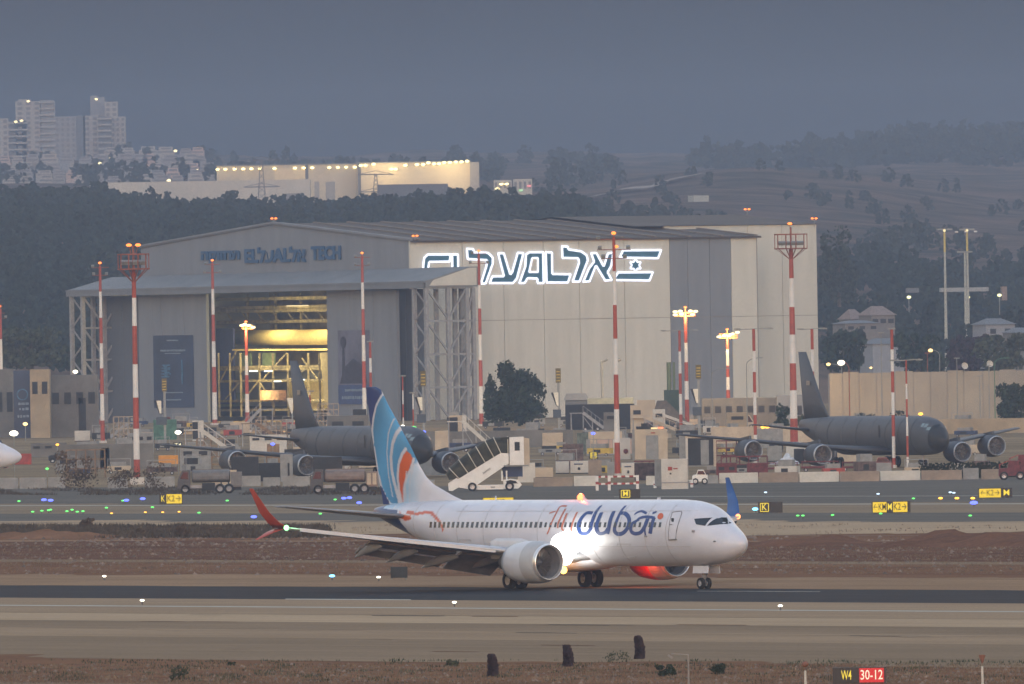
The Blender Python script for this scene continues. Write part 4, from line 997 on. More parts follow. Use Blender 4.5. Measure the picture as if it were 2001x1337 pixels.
def cage_mast(x, yb, br, w0, w1, c0_, c1_, lights, lab, cw):
    t, s, zt = mast(x, yb, br, w0, w1, lab, kind='lamp mast', group='tall masts with lamp cages')
    za, zc = (yb-c1_)/s, (yb-c0_)/s; r = cw/2/s; n = 10
    for z in (za, zc):
        mb = MB()
        for i in range(n):
            a0, a1 = 2*math.pi*i/n, 2*math.pi*(i+1)/n; mb.beam((r*math.cos(a0), r*math.sin(a0), z), (r*math.cos(a1), r*math.sin(a1), z), .16, .14)
        mb.build('cage_ring', M_rust, t)
    mb = MB()
    for i in range(n):
        a0 = 2*math.pi*i/n; mb.beam((r*math.cos(a0), r*math.sin(a0), za), (r*math.cos(a0), r*math.sin(a0), zc), .10)
        mb.beam((0, 0, za-1.5), (r*.95*math.cos(a0), r*.95*math.sin(a0), za), .07)
    mb.build('cage_bars', M_rust, t)
    mb = MB(); mb.lathe((0, 0, za+.02), (0, 0, 1), [(0, .1), (0, r*.95), (.06, r*.95)], 12); mb.build('platform', M_rust, t)
    mb = MB(); mb.tube((0, 0, za), (0, 0, zc+.9), .12); mb.build('mast_head', M_rust, t)
    for i in range(8):
        a = 2*math.pi*i/8+.2; flood(t, r*.7*math.cos(a), r*.7*math.sin(a), za+.7, None, .55)
    for dx, zz in lights:
        mb = MB(); mb.ball((dx, 0, (yb-zz)/s), .22, sq=(1.4, 1, .7)); mb.build('warning_lamp', glow('obstruction_red', (1, .2, .03), 3), t)
        mb = MB(); mb.tube((dx*.5, 0, zc), (dx, 0, (yb-zz)/s-.1), .04); mb.build('lamp_stalk', M_rust, t)
    return t, s
t, s = cage_mast(268, 947, [525, 582, 637, 712, 777, 838, 898, 947], 8, 13, 497, 526, [(-.45, 479), (.5, 479)], 'tallest left-hand banded mast with a railed lamp cage on top', 60)
mb = MB(); mb.b2(-.75, .75, -.75, .75, 0, .75); mb.build('plinth', M_cb, t)
t, s = cage_mast(1552, 872, [486, 544, 600, 654, 710, 763, 818, 872], 8, 16, 458, 486, [(-.1, 437)], 'thick banded mast with railed lamp cage before the right end of the cream wall', 63)
mb = MB(); mb.b2(-.9, .9, -.9, .9, 0, .55); mb.build('plinth', M_cb, t)
def lit_mast(x, yb, br, w0, w1, lab, heads, first='r'):
    t, s, zt = mast(x, yb, br, w0, w1, lab, group='lit lamp masts'); top_light(t, 0, zt+.9, 'lamp_red_top', .2)
    mb = MB(); mb.tube((0, 0, zt), (0, 0, zt+.7), .08); mb.build('spike', M_mo, t); xs_ = [h[0] for h in heads]
    for zz in sorted(set(h[1] for h in heads)):
        mb = MB(); mb.beam((min(xs_)/s, 0, (yb-zz)/s-.22), (max(xs_)/s, 0, (yb-zz)/s-.22), .1); mb.build('cross_arm', M_mo, t)
    for hx, hy in heads:
        mb = MB(); mb.ball((hx/s, -.15, (yb-hy)/s), .30, sq=(1.3, 1, .7)); mb.build('sodium_lamp', glow('sodium_lit', (1, .80, .40), 2.4), t)
    lamp('sodium_glow', (1, .62, .25), 600, (0, -1.2, zt-.3), t, radius=.8)
    lamp('sodium_glow', (1, .66, .32), 5200, (0, .5, zt+.3), t, 'SPOT', .8, spot=150, aim=(0, .5, -1))
    return t
lit_mast(484, 845, [640, 695, 733, 770, 806, 845], 5, 9, 'lamp mast with glowing yellow head in front of the open hangar door', [(-8, 636), (6, 636), (14, 640), (-2, 634)])
lit_mast(1343, 836, [612, 670, 708, 745, 781, 836], 6, 9, 'lamp mast with the widest bright yellow head, in front of the grey wall stripe', [(-20, 609), (-10, 608), (10, 608), (20, 609), (-20, 615), (-8, 614), (14, 615)])
lit_mast(1424, 832, [655, 683, 715, 737, 762, 800, 832], 5, 9, 'lamp mast with tilted glowing yellow head just right of the grey wall stripe', [(-16, 658), (-6, 656), (4, 656), (10, 653), (20, 650)])
def tmast(x, yb, br, w0, w1, aw, lab, first='r', bent=0):
    t, s, zt = mast(x, yb, br, w0, w1, lab, group='banded masts with a single thin crossarm', first=first)
    mb = MB(); mb.beam((-aw/2/s, 0, zt-.05+bent), (0, 0, zt), .11); mb.beam((0, 0, zt), (aw/2/s, 0, zt+.1), .11); mb.build('cross_arm', M_gp, t)
    for k in (-1, 1): mb = MB(); mb.box(k*aw*.46/s, -.05, zt+.02, .7, .4, .14, rz=.1); mb.build('lamp_head', M_gp, t)
tmast(1331, 850, [646, 687, 730, 770, 810, 850], 5, 7, 69, 'banded mast with thin crossarm just left of the widest lit lamp mast')
tmast(1477, 907, [643, 686, 727, 767, 811, 850, 893, 907], 6, 7, 70, 'banded mast with thin crossarm in front of the tanker engine on the near wing')
tmast(1591, 912, [643, 683, 726, 767, 810, 851, 893, 912], 6, 7, 50, 'banded mast with thin crossarm in front of the grey tanker tail fin')
tmast(1747, 915, [643, 683, 726, 767, 811, 853, 895, 915], 6, 7, 1, 'banded mast with bare top in front of the tanker fuselage')
tmast(1774, 918, [704, 750, 780, 815, 852, 893, 918], 3, 5, 56, 'thinnest banded mast with drooping crossarm, beside the tanker cockpit')
tmast(608, 930, [765, 772, 805, 835, 865, 893, 928], 3, 4, 3, 'thin white and rust banded pole in front of the left tanker fuselage', first='w')
tmast(726, 850, [668, 700, 728, 757, 790], 5, 6, 3, 'short orange and white banded pole close behind the blue fin tip')
tmast(789, 880, [735, 763, 790, 816, 838, 880], 2.5, 3.5, 2, 'thin dark and white pole right of the blue fin', first='r')
tmast(809, 905, [768, 800, 832, 860, 905], 2.5, 3.5, 2, 'thin white topped pole left of the passenger stairs, near the green light', first='w')
tmast(225, 800, [743, 766, 783, 800], 2, 2.5, 1, 'thin short pole with two white bands beside the left hangar door', first='w')
tmast(93, 845, [724, 767, 782, 805, 822, 845], 2.5, 3.5, 1, 'thin faded pole left of the hangar tower, in front of the low buildings', first='w')
# top lamp masts / street lights
def street_lamp(x, yb, yt, arm, lab, lit=None, m=M_gp, r=.05, name='street_lamp', D=None, group='grey apron street lamps', head=.28, glowr=.28):
    if D is None: p = G(x, yb); 
    else: p = P(x, yb, D)
    s = S(p.y); t = thing(name, lab, 'street lamp', p, 0, group); z = (yb-yt)/s
    mb = MB(); mb.tube((0, 0, 0), (0, 0, z*.93), r*1.6, r, 8); a = arm/s
    prev = (0, 0, z*.93)
    for i in range(1, 6):
        k = i/5; q = (a*k**1.5 if arm else 0, 0, z*.93+z*.07*math.sin(k*math.pi/2)); mb.tube(prev, q, r, n=6); prev = q
    mb.build('post', m, t)
    mb = MB(); mb.box(prev[0]+(.3 if a > 0 else -.3 if a < 0 else 0), 0, prev[2], .8, .3, .14); mb.build('lamp_head', m, t)
    if lit:
        mb = MB(); mb.ball((prev[0]+(.3 if a > 0 else -.3 if a < 0 else 0), -.1, prev[2]-.05), glowr, sq=(1.2, 1, .85)); mb.build('lamp_glow', lit, t)
    return t
SOD = glow('street_sodium', (1, .62, .22), 3); WHT = glow('street_white', (1, .88, .66), 3.2)
for a in ((41, 840, 728, 0, 'white street lamp glowing beside the dark blue banner at far left', WHT, .34), (149, 832, 726, 0, 'brightest white street lamp, in front of the left hangar tower', WHT, .38),
          (187, 830, 755, -5, 'small amber street lamp left of the slim mast', SOD, .26), (50, 862, 828, 0, 'low amber lamp below the dark blue banner at far left', SOD, .3)):
    t = street_lamp(a[0], a[1], a[2], a[3], a[4], a[5], group='lit street lamps', glowr=a[6])
street_lamp(1662, 898, 708, -10, 'street lamp with bright white head on a rust banded post before the concrete wall', WHT, group='lit street lamps', glowr=.36, m=M_rust)
street_lamp(1646, 815, 711, -22, 'curved street lamp glowing amber at the left end of the concrete wall', SOD, group='lit street lamps', glowr=.3)
street_lamp(1713, 815, 718, -6, 'small dim amber lamp above the concrete wall', SOD, group='lit street lamps', glowr=.2)
street_lamp(1838, 815, 684, -14, 'amber street lamp standing alone above the middle of the concrete wall', SOD, group='lit street lamps', glowr=.32)
for i, (x, yb, yt, arm, lab) in enumerate((
    (1184, 768, 715, 0, ''),)): pass
gl_ = [(1249, 800, 714, 34, 'grey lamp post with a long left arm near the two flue pipes', M_rust), (1295, 775, 690, -20, 'thin lamp post with flat arm left of the grey wall stripe', M_mw), (1393, 860, 720, 26, 'dark curved lamp post under the grey wall stripe', M_gp),
       (1461, 862, 700, 22, 'dark curved lamp post between the two rightmost banded masts of the cream wall', M_gp), (1497, 800, 684, -6, 'greenish lamp post with short hook arm on the cream wall', M_gr), (1540, 795, 690, -5, 'thin grey lamp post close left of the caged mast', M_gp),
       (1725, 866, 650, 0, 'dark straight post behind the tanker fuselage', M_gp), (1872, 845, 700, 0, 'dark tall straight post right of the tanker cockpit', M_gp), (1916, 843, 735, 0, 'short dark post in front of the right end of the wall', M_gp),
       (1945, 838, 700, 20, 'green lamp post with curved arm by the right-hand bush', M_gr), (1934, 838, 715, 0, 'thin dark post just left of the green curved lamp post', M_gp), (1814, 812, 690, 0, 'brown bare post topped above the wall centre', M_rust), (1282, 790, 708, -10, 'green thin post with short bar beside the flue pipes', M_gr)]
for x, yb, yt, arm, lab, m in gl_: street_lamp(x, yb, yt, arm, lab, m=m)
# far lamp towers on the right
for x0, yt, yb, D, lab in ((1849, 450, 668, 3500, 'very tall slender lamp tower with a lit yellow top above the right wall'), (1893, 450, 668, 3600, 'very tall slender lamp tower with unlit head, right of the yellow topped one'), (1888, 494, 668, 3550, 'thin tower with a small platform, twin of the tall lamp towers')):
    p = P(x0, yb, D); s = S(D); t = thing('lamp_tower', lab, 'lamp tower', p, 0, 'tall lamp towers beyond the wall'); z = (yb-yt)/s
    mb = MB(); mb.tube((0, 0, -6), (0, 0, z), .38, .18, 10); mb.build('pole', mat('tower_pole', (.34, .34, .30), .6, var=.1), t)
    mb = MB(); mb.b2(-1.6, 1.6, -.3, .3, z, z+.35); mb.build('lamp_bar', M_gp, t)
    for i in range(3 if 'unlit' in lab else 0): mb = MB(); mb.box(-2.2+2*i, -.3, z-.3, .7, .4, .3); mb.build('floodlight', M_mw, t)
    if 'yellow' in lab: mb = MB(); mb.tube((0, -.05, z-4.5), (0, -.05, z-.5), .22, .20, 8); mb.build('painted_lamplight', mat('yellow_lamplight_paint', (.5, .4, .12), .5, var=.05), t); mb = MB(); mb.ball((0, -.3, z-.1), .3); mb.build('lamp_globe', glow('dim_sodium', (1, .8, .4), 1.2), t)  # yellow lamp light on the pole top painted as a sleeve
# ---------------------------------------------------------------- grey four-engine tankers
M_kc = mat('tanker_grey', (0.056, 0.062, 0.074), .6, var=.06, scale=.4); M_kcd = mat('tanker_nose_black', (0.02, 0.021, 0.024), .6, var=.05)
M_kl = mat('tanker_lip', (0.42, 0.43, 0.45), .4, .5, var=.03)
def tanker(o, th, label, far_nose=True):
    A = thing('tanker_aircraft', label, 'airplane', o, -th, 'grey four-engine tanker aircraft')
    m0 = 21.5     # station of local x=0
    Fk = Fuse([(0, 3.0, 2.85, .05), (.15, 3.3, 2.5, .35), (.8, 3.9, 2.0, .85), (1.8, 4.7, 1.65, 1.25), (2.6, 5.15, 1.5, 1.5), (4.5, 5.5, 1.38, 1.75), (7, 5.6, 1.35, 1.83), (26, 5.6, 1.35, 1.83), (31, 5.55, 2.0, 1.55), (36, 5.4, 3.1, .95), (39, 5.2, 4.0, .45), (39.6, 5.0, 4.4, .15)], m0)
    sts = [0, .05, .15, .4, .8, 1.3, 1.8, 2.2, 2.6, 3.5, 4.5, 5.5, 7] + list(range(9, 40, 2)) + [39.6]; v, f, c = Fk.mesh(sts, 40)
    mb = MB(); mb.add(v, f); fu = mb.build('fuselage', M_kc, A, smooth=True)
    v, f, c = Fk.mesh([0, .05, .15, .4, .8, 1.3, 1.75], 40); mb = MB(); mb.add([(a, b*1.012, z*1.0+.0) for a, b, z in v], f); 
    for i, p in enumerate(mb.v): mb.v[i] = (p[0]+.03, p[1]*1.01, 3.2+(p[2]-3.2)*1.02)
    mb.build('radome', M_kcd, A, smooth=True)
    for s0_, s1_, z0, z1 in ((2.3, 2.75, 4.35, 4.75), (2.85, 3.3, 4.4, 4.8), (1.75, 2.2, 4.05, 4.4)):
        for sy in (-1, 1):
            q = [Fk.side(a, b, .03) for a, b in ((s0_, z0), (s1_, z0), (s1_, z1), (s0_, z1))]; mb = MB(); mb.quad(*[(a, b*-sy, c_) for a, b, c_ in q]); mb.build('cockpit_window', mat('tanker_window', (.16, .22, .24), .15, var=0, spec=.7), A, fix=False)
    mb = MB(); loft(mb, [(5.2, 31.2-m0, 7.2, 0, .09), (7, 33.2-m0, 5.6, 0, .09), (12.6, 37.6-m0, 2.2, 0, .08)], vertical=True); mb.build('tail_fin', M_kc, A, smooth=True)
    mb = MB(); q = Fk.side(33, 5.3, 0); mb.box(m0-36.6, -.28, 9.2, .9, .03, .5); mb.build('fin_badge', mat('badge_grey', (.25, .22, .18), .7, var=.1), A)
    for st in (5.2, 8.5, 12, 16, 20, 24, 28, 32):
        mb = MB(); prev = None; z1_, z0_, _h = Fk.at(st)
        for k in range(13):
            p_ = Fk.side(st, z1_-.05-(z1_-z0_-.3)*k/12, .004)
            if prev: mb.beam(prev, p_, .05)
            prev = p_
        mb.build('skin_joint', M_kcd if st % 8 else mat('tanker_joint', (.09, .095, .10), .6, var=0), A)
    for sy in (-1, 1):
        mb = MB(); loft(mb, [(sy*.3, 33.6-m0, 4.6, 4.0, .09), (sy*6.1, 37.6-m0, 1.9, 4.75, .08)]); mb.build('tailplane', M_kc, A, smooth=True)
        mb = MB(); loft(mb, [(sy*1.2, 11.6-m0, 9.2, 1.75, .12), (sy*5.8, 15.0-m0, 5.8, 2.2, .115), (sy*19.9, 25.2-m0, 2.6, 3.9, .10)]); mb.build('wing', M_kc, A, smooth=True)
        for (ey, es, ez) in ((8.2, 14.0, 1.55), (14.3, 18.7, 2.1)):
            engine(A, (m0-es, sy*ey, ez), 4.2, .98, 1.22, M_kc, M_kc, M_kl, blades=12)
            mb = MB(); mb.box(m0-es-2.6, sy*ey, ez+1.2, 3.2, .25, .5, ry=-.1); mb.build('pylon', M_kc, A)
        g = bpy.data.objects.new('main_gear', None); link(g); g.parent = A; g.location = (-.5, sy*3.35, 0)
        mb = MB(); mb.tube((0, 0, .6), (0, 0, 2.2), .16); mb.beam((-.6, 0, .6), (.6, 0, .6), .2); mb.build('strut', M_strut, g)
        for wx in (-.6, .6):
            for wy in (-.35, .35): wheel(g, (wx, wy, .6), .6, .36)
    g = bpy.data.objects.new('nose_gear', None); link(g); g.parent = A; g.location = (m0-6, 0, 0)
    mb = MB(); mb.tube((0, 0, .45), (0, 0, 1.8), .12); mb.build('strut', M_strut, g)
    for wy in (-.25, .25): wheel(g, (0, wy, .45), .45, .3)
    mb = MB(); mb.tube((m0-33.5, 0, 2.2), (m0-41.2, 0, 2.7), .16, .1, 8); mb.build('refuelling_boom', M_kc, A)
    mb = MB(); mb.beam((m0-13.5, -1.86, 3.3), (m0-13.5, -1.86, 4.6), .25, .05); mb.build('door_mark', M_kcd, A)
    return A
THK = R(68)
def place_tanker(nx, ny_, D, label):
    # nx = photo column of the nose tip
    n = P(nx, 850, D); n.z = 0; off = Vector((math.cos(THK), -math.sin(THK), 0))*21.5; return tanker(n-off, THK, label)
place_tanker(1846, 850, 1828, 'grey four-engine tanker aircraft parked in front of the concrete wall, black nose in view')
place_tanker(836, 850, 1800, 'grey four-engine tanker aircraft parked before the open hangar, its nose behind the blue airliner fin')
# a white airliner whose nose only just enters at the left edge
nose = P(42, 862, 1840); nose.z = 0; A3 = thing('parked_airliner', 'white airliner nose just entering at the left edge above the red container', 'airplane', nose - Vector((19.8, 0, 0)), 0)
v_, f_, c_ = F7.mesh([0, .02, .12, .3, .6, 1, 1.5, 2.1, 2.7, 3.3, 4.3, 6, 9, 13, 24.5, 30, 35, 38.1], 40); mb = MB(); mb.add(v_, f_); mb.build('fuselage', M_white, A3, smooth=True)
mb = MB(); mb.quad(*[F7.side(a, b, .02) for a, b in ((1.9, 4.1), (3.2, 4.2), (3.3, 4.65), (2.3, 4.6))]); mb.build('cockpit_window', M_glass, A3, fix=False)
wheel(A3, (15.6, -.25, .35), .35, .22); wheel(A3, (15.6, .25, .35), .35, .22)
for sy in (-1, 1):
    mb = MB(); loft(mb, [(sy*1.5, 14.2-MG, 7.6, 1.95, .12), (sy*17.1, 23.3-MG, 1.6, 4.0, .1)]); mb.build('wing', M_wing, A3, smooth=True)
mb = MB(); loft(mb, [(5.2, 31-MG, 6, 0, .08), (12.3, 37.3-MG, 1.8, 0, .08)], vertical=True); mb.build('tail_fin', M_white, A3, smooth=True)
mb = MB(); mb.tube((15.7, 0, .35), (15.7, 0, 1.7), .1); mb.build('nose_leg', M_strut, A3)
# ---------------------------------------------------------------- blast blocks along the apron edge
M_bw = mat('block_white', (0.50, 0.48, 0.42), .9, var=.07, scale=.8, bump=.2); M_bt = mat('block_tan', (0.25, 0.20, 0.155), .9, var=.10, scale=.8, bump=.2); M_bg = mat('block_grey', (0.24, 0.235, 0.22), .9, var=.12, scale=.8, bump=.2)
def block(x0, x1, yb, h, m, label):
    p = G((x0+x1)/2, yb); s = S(p.y); L = (x1-x0)/s-.06; hh = h/s
    t = MB(); t.prism([(-L/2, 0), (L/2, 0), (L/2, hh*.95), (L/2-.04, hh), (-L/2+.04, hh), (-L/2, hh*.95)], -.35, .35)
    o = one('barrier_block', t, m, label, 'barrier block', 'painted concrete blocks along the apron edge'); o.location = p; o.rotation_euler = (0, 0, random.uniform(-.012, .012))
ordn = ['first', 'second', 'third', 'fourth', 'fifth', 'sixth']
bl = [(1042, 1120, 951, 18, M_bt, 'tan concrete barrier block right behind the passenger stairs truck'), (1121, 1166, 950, 20, M_bw, 'short white concrete barrier block left of the striped rail'), (1262, 1286, 948, 18, M_bw, 'small pale block left of the white equipment box'),
      (1376, 1404, 945, 16, M_bg, 'small grey block between the white car and the long row of blocks'), (1405, 1482, 944, 20, M_bw, 'first white block from the left in the long right-hand row'), (1483, 1561, 943, 20, M_bt, 'first tan block from the left in the long right-hand row'),
      (1562, 1640, 942, 20, M_bw, 'second white block from the left in the long right-hand row'), (1641, 1719, 941, 20, M_bt, 'second tan block from the left in the long right-hand row'), (1720, 1799, 939, 19, M_bw, 'third and last white block, at the foot of the thinnest mast'),
      (1800, 1880, 938, 19, M_bt, 'last tan block at the right end of the row'), (1881, 1913, 937, 22, M_bg, 'grey block closing the right end of the row'), (1917, 1956, 937, 20, M_bt, 'dull pinkish block beside the dark red tugs')]
for b in bl: block(*b)
for i, (x0, x1, yb, h) in enumerate(((470, 510, 950, 20), (514, 548, 951, 18), (552, 606, 951, 20), (735, 775, 952, 14), (790, 850, 952, 14))):
    block(x0, x1, yb, h, M_bg, 'dull grey block %s' % ['just right of the left tanker truck', 'second right of the left tanker truck', 'left of the thin white and rust pole', 'just right of the right-hand tanker truck', 'behind the airliner fin root'][i])
for i, (x0, x1) in enumerate(((-20, 36), (38, 92), (94, 128), (210, 250), (283, 342))):
    block(x0, x1, 956-i*.6, 22, M_bg, 'dull grey low wall block, %s from the left edge' % ordn[i])
# concrete base of a wall line in shade behind them
def box_thing(name, x0, x1, y0, yb, depth, m, label, cat, group=None, D=None, rz=0.0, extra=None):
    """x0..x1, top row y0, bottom row yb on the ground"""
    p = G((x0+x1)/2, yb); s = S(p.y); w_ = (x1-x0)/s; h_ = (yb-y0)/s
    t = thing(name, label, cat, p, rz, group); mb = MB(); mb.b2(-w_/2, w_/2, 0, depth, 0, h_); mb.build('body', m, t)
    return t, w_, h_, s
def panel(t, name, x0, x1, z0, z1, m, y=-.03, th=.03): mb = MB(); mb.b2(x0, x1, y-th, y, z0, z1); return mb.build(name, m, t)
M_cont = mat('container_white', (.46, .44, .39), .7, var=.08, scale=.6); M_crm = mat('shelter_cream', (.42, .345, .25), .8, var=.08, scale=.5); M_pink = mat('panel_pinkish', (.42, .30, .24), .8, var=.07, scale=.5)
M_gbx = mat('cabinet_grey', (.22, .22, .21), .8, var=.1); M_dk = mat('dark_gear_and_shade', (.03, .03, .032), .9, var=.1); M_bl = mat('tarp_navy', (.03, .045, .10), .7, var=.1)  # near-black for dark gear, windows, doorways and painted shade strips
M_redp = mat('red_paint', (.28, .04, .03), .6, var=.15); M_dred = mat('dark_red_steel', (.11, .022, .025), .7, var=.25, scale=2); M_orp = mat('orange_paint', (.55, .25, .04), .7, var=.08); M_yel = mat('yellow_paint', (.45, .32, .06), .6, var=.1)
# white equipment box with red mark
t, w_, h_, s = box_thing('equipment_box', 1293, 1346, 897, 956, 2.5, M_cont, 'large white equipment box with small red logo beside the striped rail', 'container')
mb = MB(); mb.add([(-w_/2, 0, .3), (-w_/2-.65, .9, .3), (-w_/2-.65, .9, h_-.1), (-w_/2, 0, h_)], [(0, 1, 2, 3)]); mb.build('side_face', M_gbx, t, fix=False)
panel(t, 'red_logo', -w_*.26, -w_*.10, h_*.62, h_*.74, M_redp); panel(t, 'red_lettering', -w_*.06, w_*.10, h_*.66, h_*.70, M_redp); panel(t, 'vent', -w_*.2, -w_*.13, h_*.49, h_*.54, M_dk); panel(t, 'skid', -w_/2, w_/2, h_*.20, h_*.235, M_strut); panel(t, 'corner_post', w_/2-.08, w_/2, 0, h_, M_gbx)
# cream control hut with grey door
t, w_, h_, s = box_thing('guard_hut', 1241, 1305, 839, 898, 3.2, M_crm, 'cream flat-roofed hut with grey door and small lit red lamp on top', 'hut')
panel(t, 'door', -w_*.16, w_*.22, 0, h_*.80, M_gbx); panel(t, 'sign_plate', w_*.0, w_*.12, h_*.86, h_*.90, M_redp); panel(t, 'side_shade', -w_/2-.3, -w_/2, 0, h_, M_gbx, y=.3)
mb = MB(); mb.b2(-w_*.45, 0, .4, 1.5, h_, h_+.35); mb.b2(-w_*.3, -.4, .5, 1.2, h_+.35, h_+.7); mb.build('roof_unit', M_dk, t)
mb = MB(); mb.b2(w_*.22, w_*.38, .1, .5, h_+.05, h_+.25); mb.build('lit_lamp', glow('hut_red', (1, .2, .08), 2.0), t); mb = MB(); mb.b2(0, w_*.2, .1, .5, h_+.03, h_+.2); mb.build('lit_lamp', glow('hut_warm', (1, .7, .3), 1.2), t)
# open shelter box
t, w_, h_, s = box_thing('open_shelter', 1328, 1400, 851, 912, 3.0, M_gbx, 'open-fronted grey shelter box with pale frame and dark inside', 'shelter')
panel(t, 'dark_opening', -w_*.26, w_*.42, .15, h_*.90, M_dk); panel(t, 'frame_top', -w_*.34, w_*.5, h_*.92, h_, M_crm, y=-.08, th=.1); panel(t, 'frame_post', w_*.43, w_*.5, 0, h_*.92, M_crm, y=-.08, th=.1); panel(t, 'frame_post', -w_*.33, -w_*.27, 0, h_*.92, M_cont, y=-.08, th=.1); panel(t, 'back_drape', w_*.08, w_*.3, .2, h_*.85, M_gbx, y=-.07, th=.02)
# pink and white panelled unit
t, w_, h_, s = box_thing('generator_unit', 1146, 1236, 858, 890, 3.0, M_gbx, 'generator unit with pinkish and white side panels, left of the cream hut', 'generator')
for a, b_, m in ((-.42, -.28, M_crm), (-.26, -.02, M_pink), (.0, .07, M_pink), (.08, .16, M_cont), (.17, .24, M_pink), (.26, .32, M_cont), (.40, .48, M_pink)): panel(t, 'side_panel', w_*a, w_*b_, h_*.08, h_*.97, m)
mb = MB(); mb.b2(-w_*.45, w_*.28, 0, 2.8, h_, h_+.9); mb.build('top_housing', M_crm, t)
t, w_, h_, s = box_thing('cabin', 1211, 1232, 856, 898, 2, M_cont, 'narrow white cabin with round dark sign close left of the cream hut', 'cabin')
mb = MB(); mb.lathe((.1, -.05, h_*.38), (0, -1, 0), [(0, .3), (.05, .3), (.05, .01)], 12); mb.build('round_sign', M_dred, t)
for i, (x0, x1, y0, yb, m, lab) in enumerate(((1086, 1112, 902, 926, M_cont, 'white cabinet, left of the pair behind the passenger stairs'), (1115, 1150, 901, 926, M_cont, 'white cabinet with small blue print, right of the pair behind the passenger stairs'), (1150, 1176, 899, 932, M_bt, 'brown covered stack beside the white cabinets'),
    (1187, 1201, 903, 934, M_gbx, 'slim grey unit left of the tall foreground mast foot'), (1215, 1242, 905, 934, M_cont, 'pale unit with two blue lines right of the tall mast foot'), (1046, 1081, 914, 934, M_crm, 'low cream box just right of the passenger stairs'),
    (1500, 1528, 872, 903, M_gbx, 'grey box beside the white tarp heap'), (1537, 1586, 869, 906, M_cont, 'white box with dark doorway under the caged mast'), (1586, 1676, 868, 906, M_crm, 'long pale green-cream box with dark doorway beneath the tanker fuselage'),
    (146, 176, 842, 863, M_cont, 'small white container beside the slim left mast'), (150, 175, 864, 870, M_gbx, 'flat grey cart under the small white container'),
    (216, 243, 872, 913, M_crm, 'cream upright container left of the tallest mast'), (700, 742, 890, 916, M_crm, 'pale box behind the right-hand tanker truck'),
    (450, 488, 825, 848, M_crm, 'pale box at the foot of the lit mast by the hangar door'), (663, 680, 820, 838, M_cont, 'small bright upright box behind the left tanker fuselage'), (1232, 1260, 795, 818, M_crm, 'cream box in front of the cream hangar wall'),
    (1142, 1180, 822, 832, M_cont, 'low flat white box in front of the generator unit'), (1860, 1890, 906, 930, M_bg, 'dull squat box near the right end of the block row'))):
    t, w_, h_, s = box_thing('container' if i > 2 else 'cabinet', x0, x1, y0, yb, 2.0, m, lab, 'container', 'apron boxes and cabinets')
    if 'doorway' in lab: panel(t, 'doorway', -w_*.2 if i == 7 else -w_*.36, w_*.22 if i == 7 else w_*.02, 0, h_*.78, M_dk)
    if 'blue' in lab: panel(t, 'blue_print', -w_*.3, w_*.2, h_*.72, h_*.80, M_bl); panel(t, 'latch', -w_*.1, w_*.05, h_*.3, h_*.5, M_dk)
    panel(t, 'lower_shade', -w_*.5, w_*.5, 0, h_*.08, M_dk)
# big containers far left
def cont(x0, x1, y0, yb, m, label, wheels=True):
    t, w_, h_, s = box_thing('cargo_container', x0, x1, y0, yb, 2.4, m, label, 'container')
    n = 9
    for i in range(n): x = -w_/2+w_*(i+.5)/n; panel(t, 'rib', x-.06, x+.06, .12, h_-.12, m, y=-.0, th=.06)
    if wheels:
        for sx in (-.35, .35): wheel(t, (sx*w_, .3, -.0), .3, .25)
    return t
cont(16, 61, 887, 908, M_redp, 'red ribbed container on wheels at the far left'); cont(310, 348, 890, 907, M_orp, 'orange ribbed container left of the rust scaffold')
t, w_, h_, s = box_thing('tow_tractor', 5, 14, 901, 915, 2, M_redp, 'small dark red tug left of the red container', 'tractor'); wheel(t, (0, -.1, .3), .3, .25)
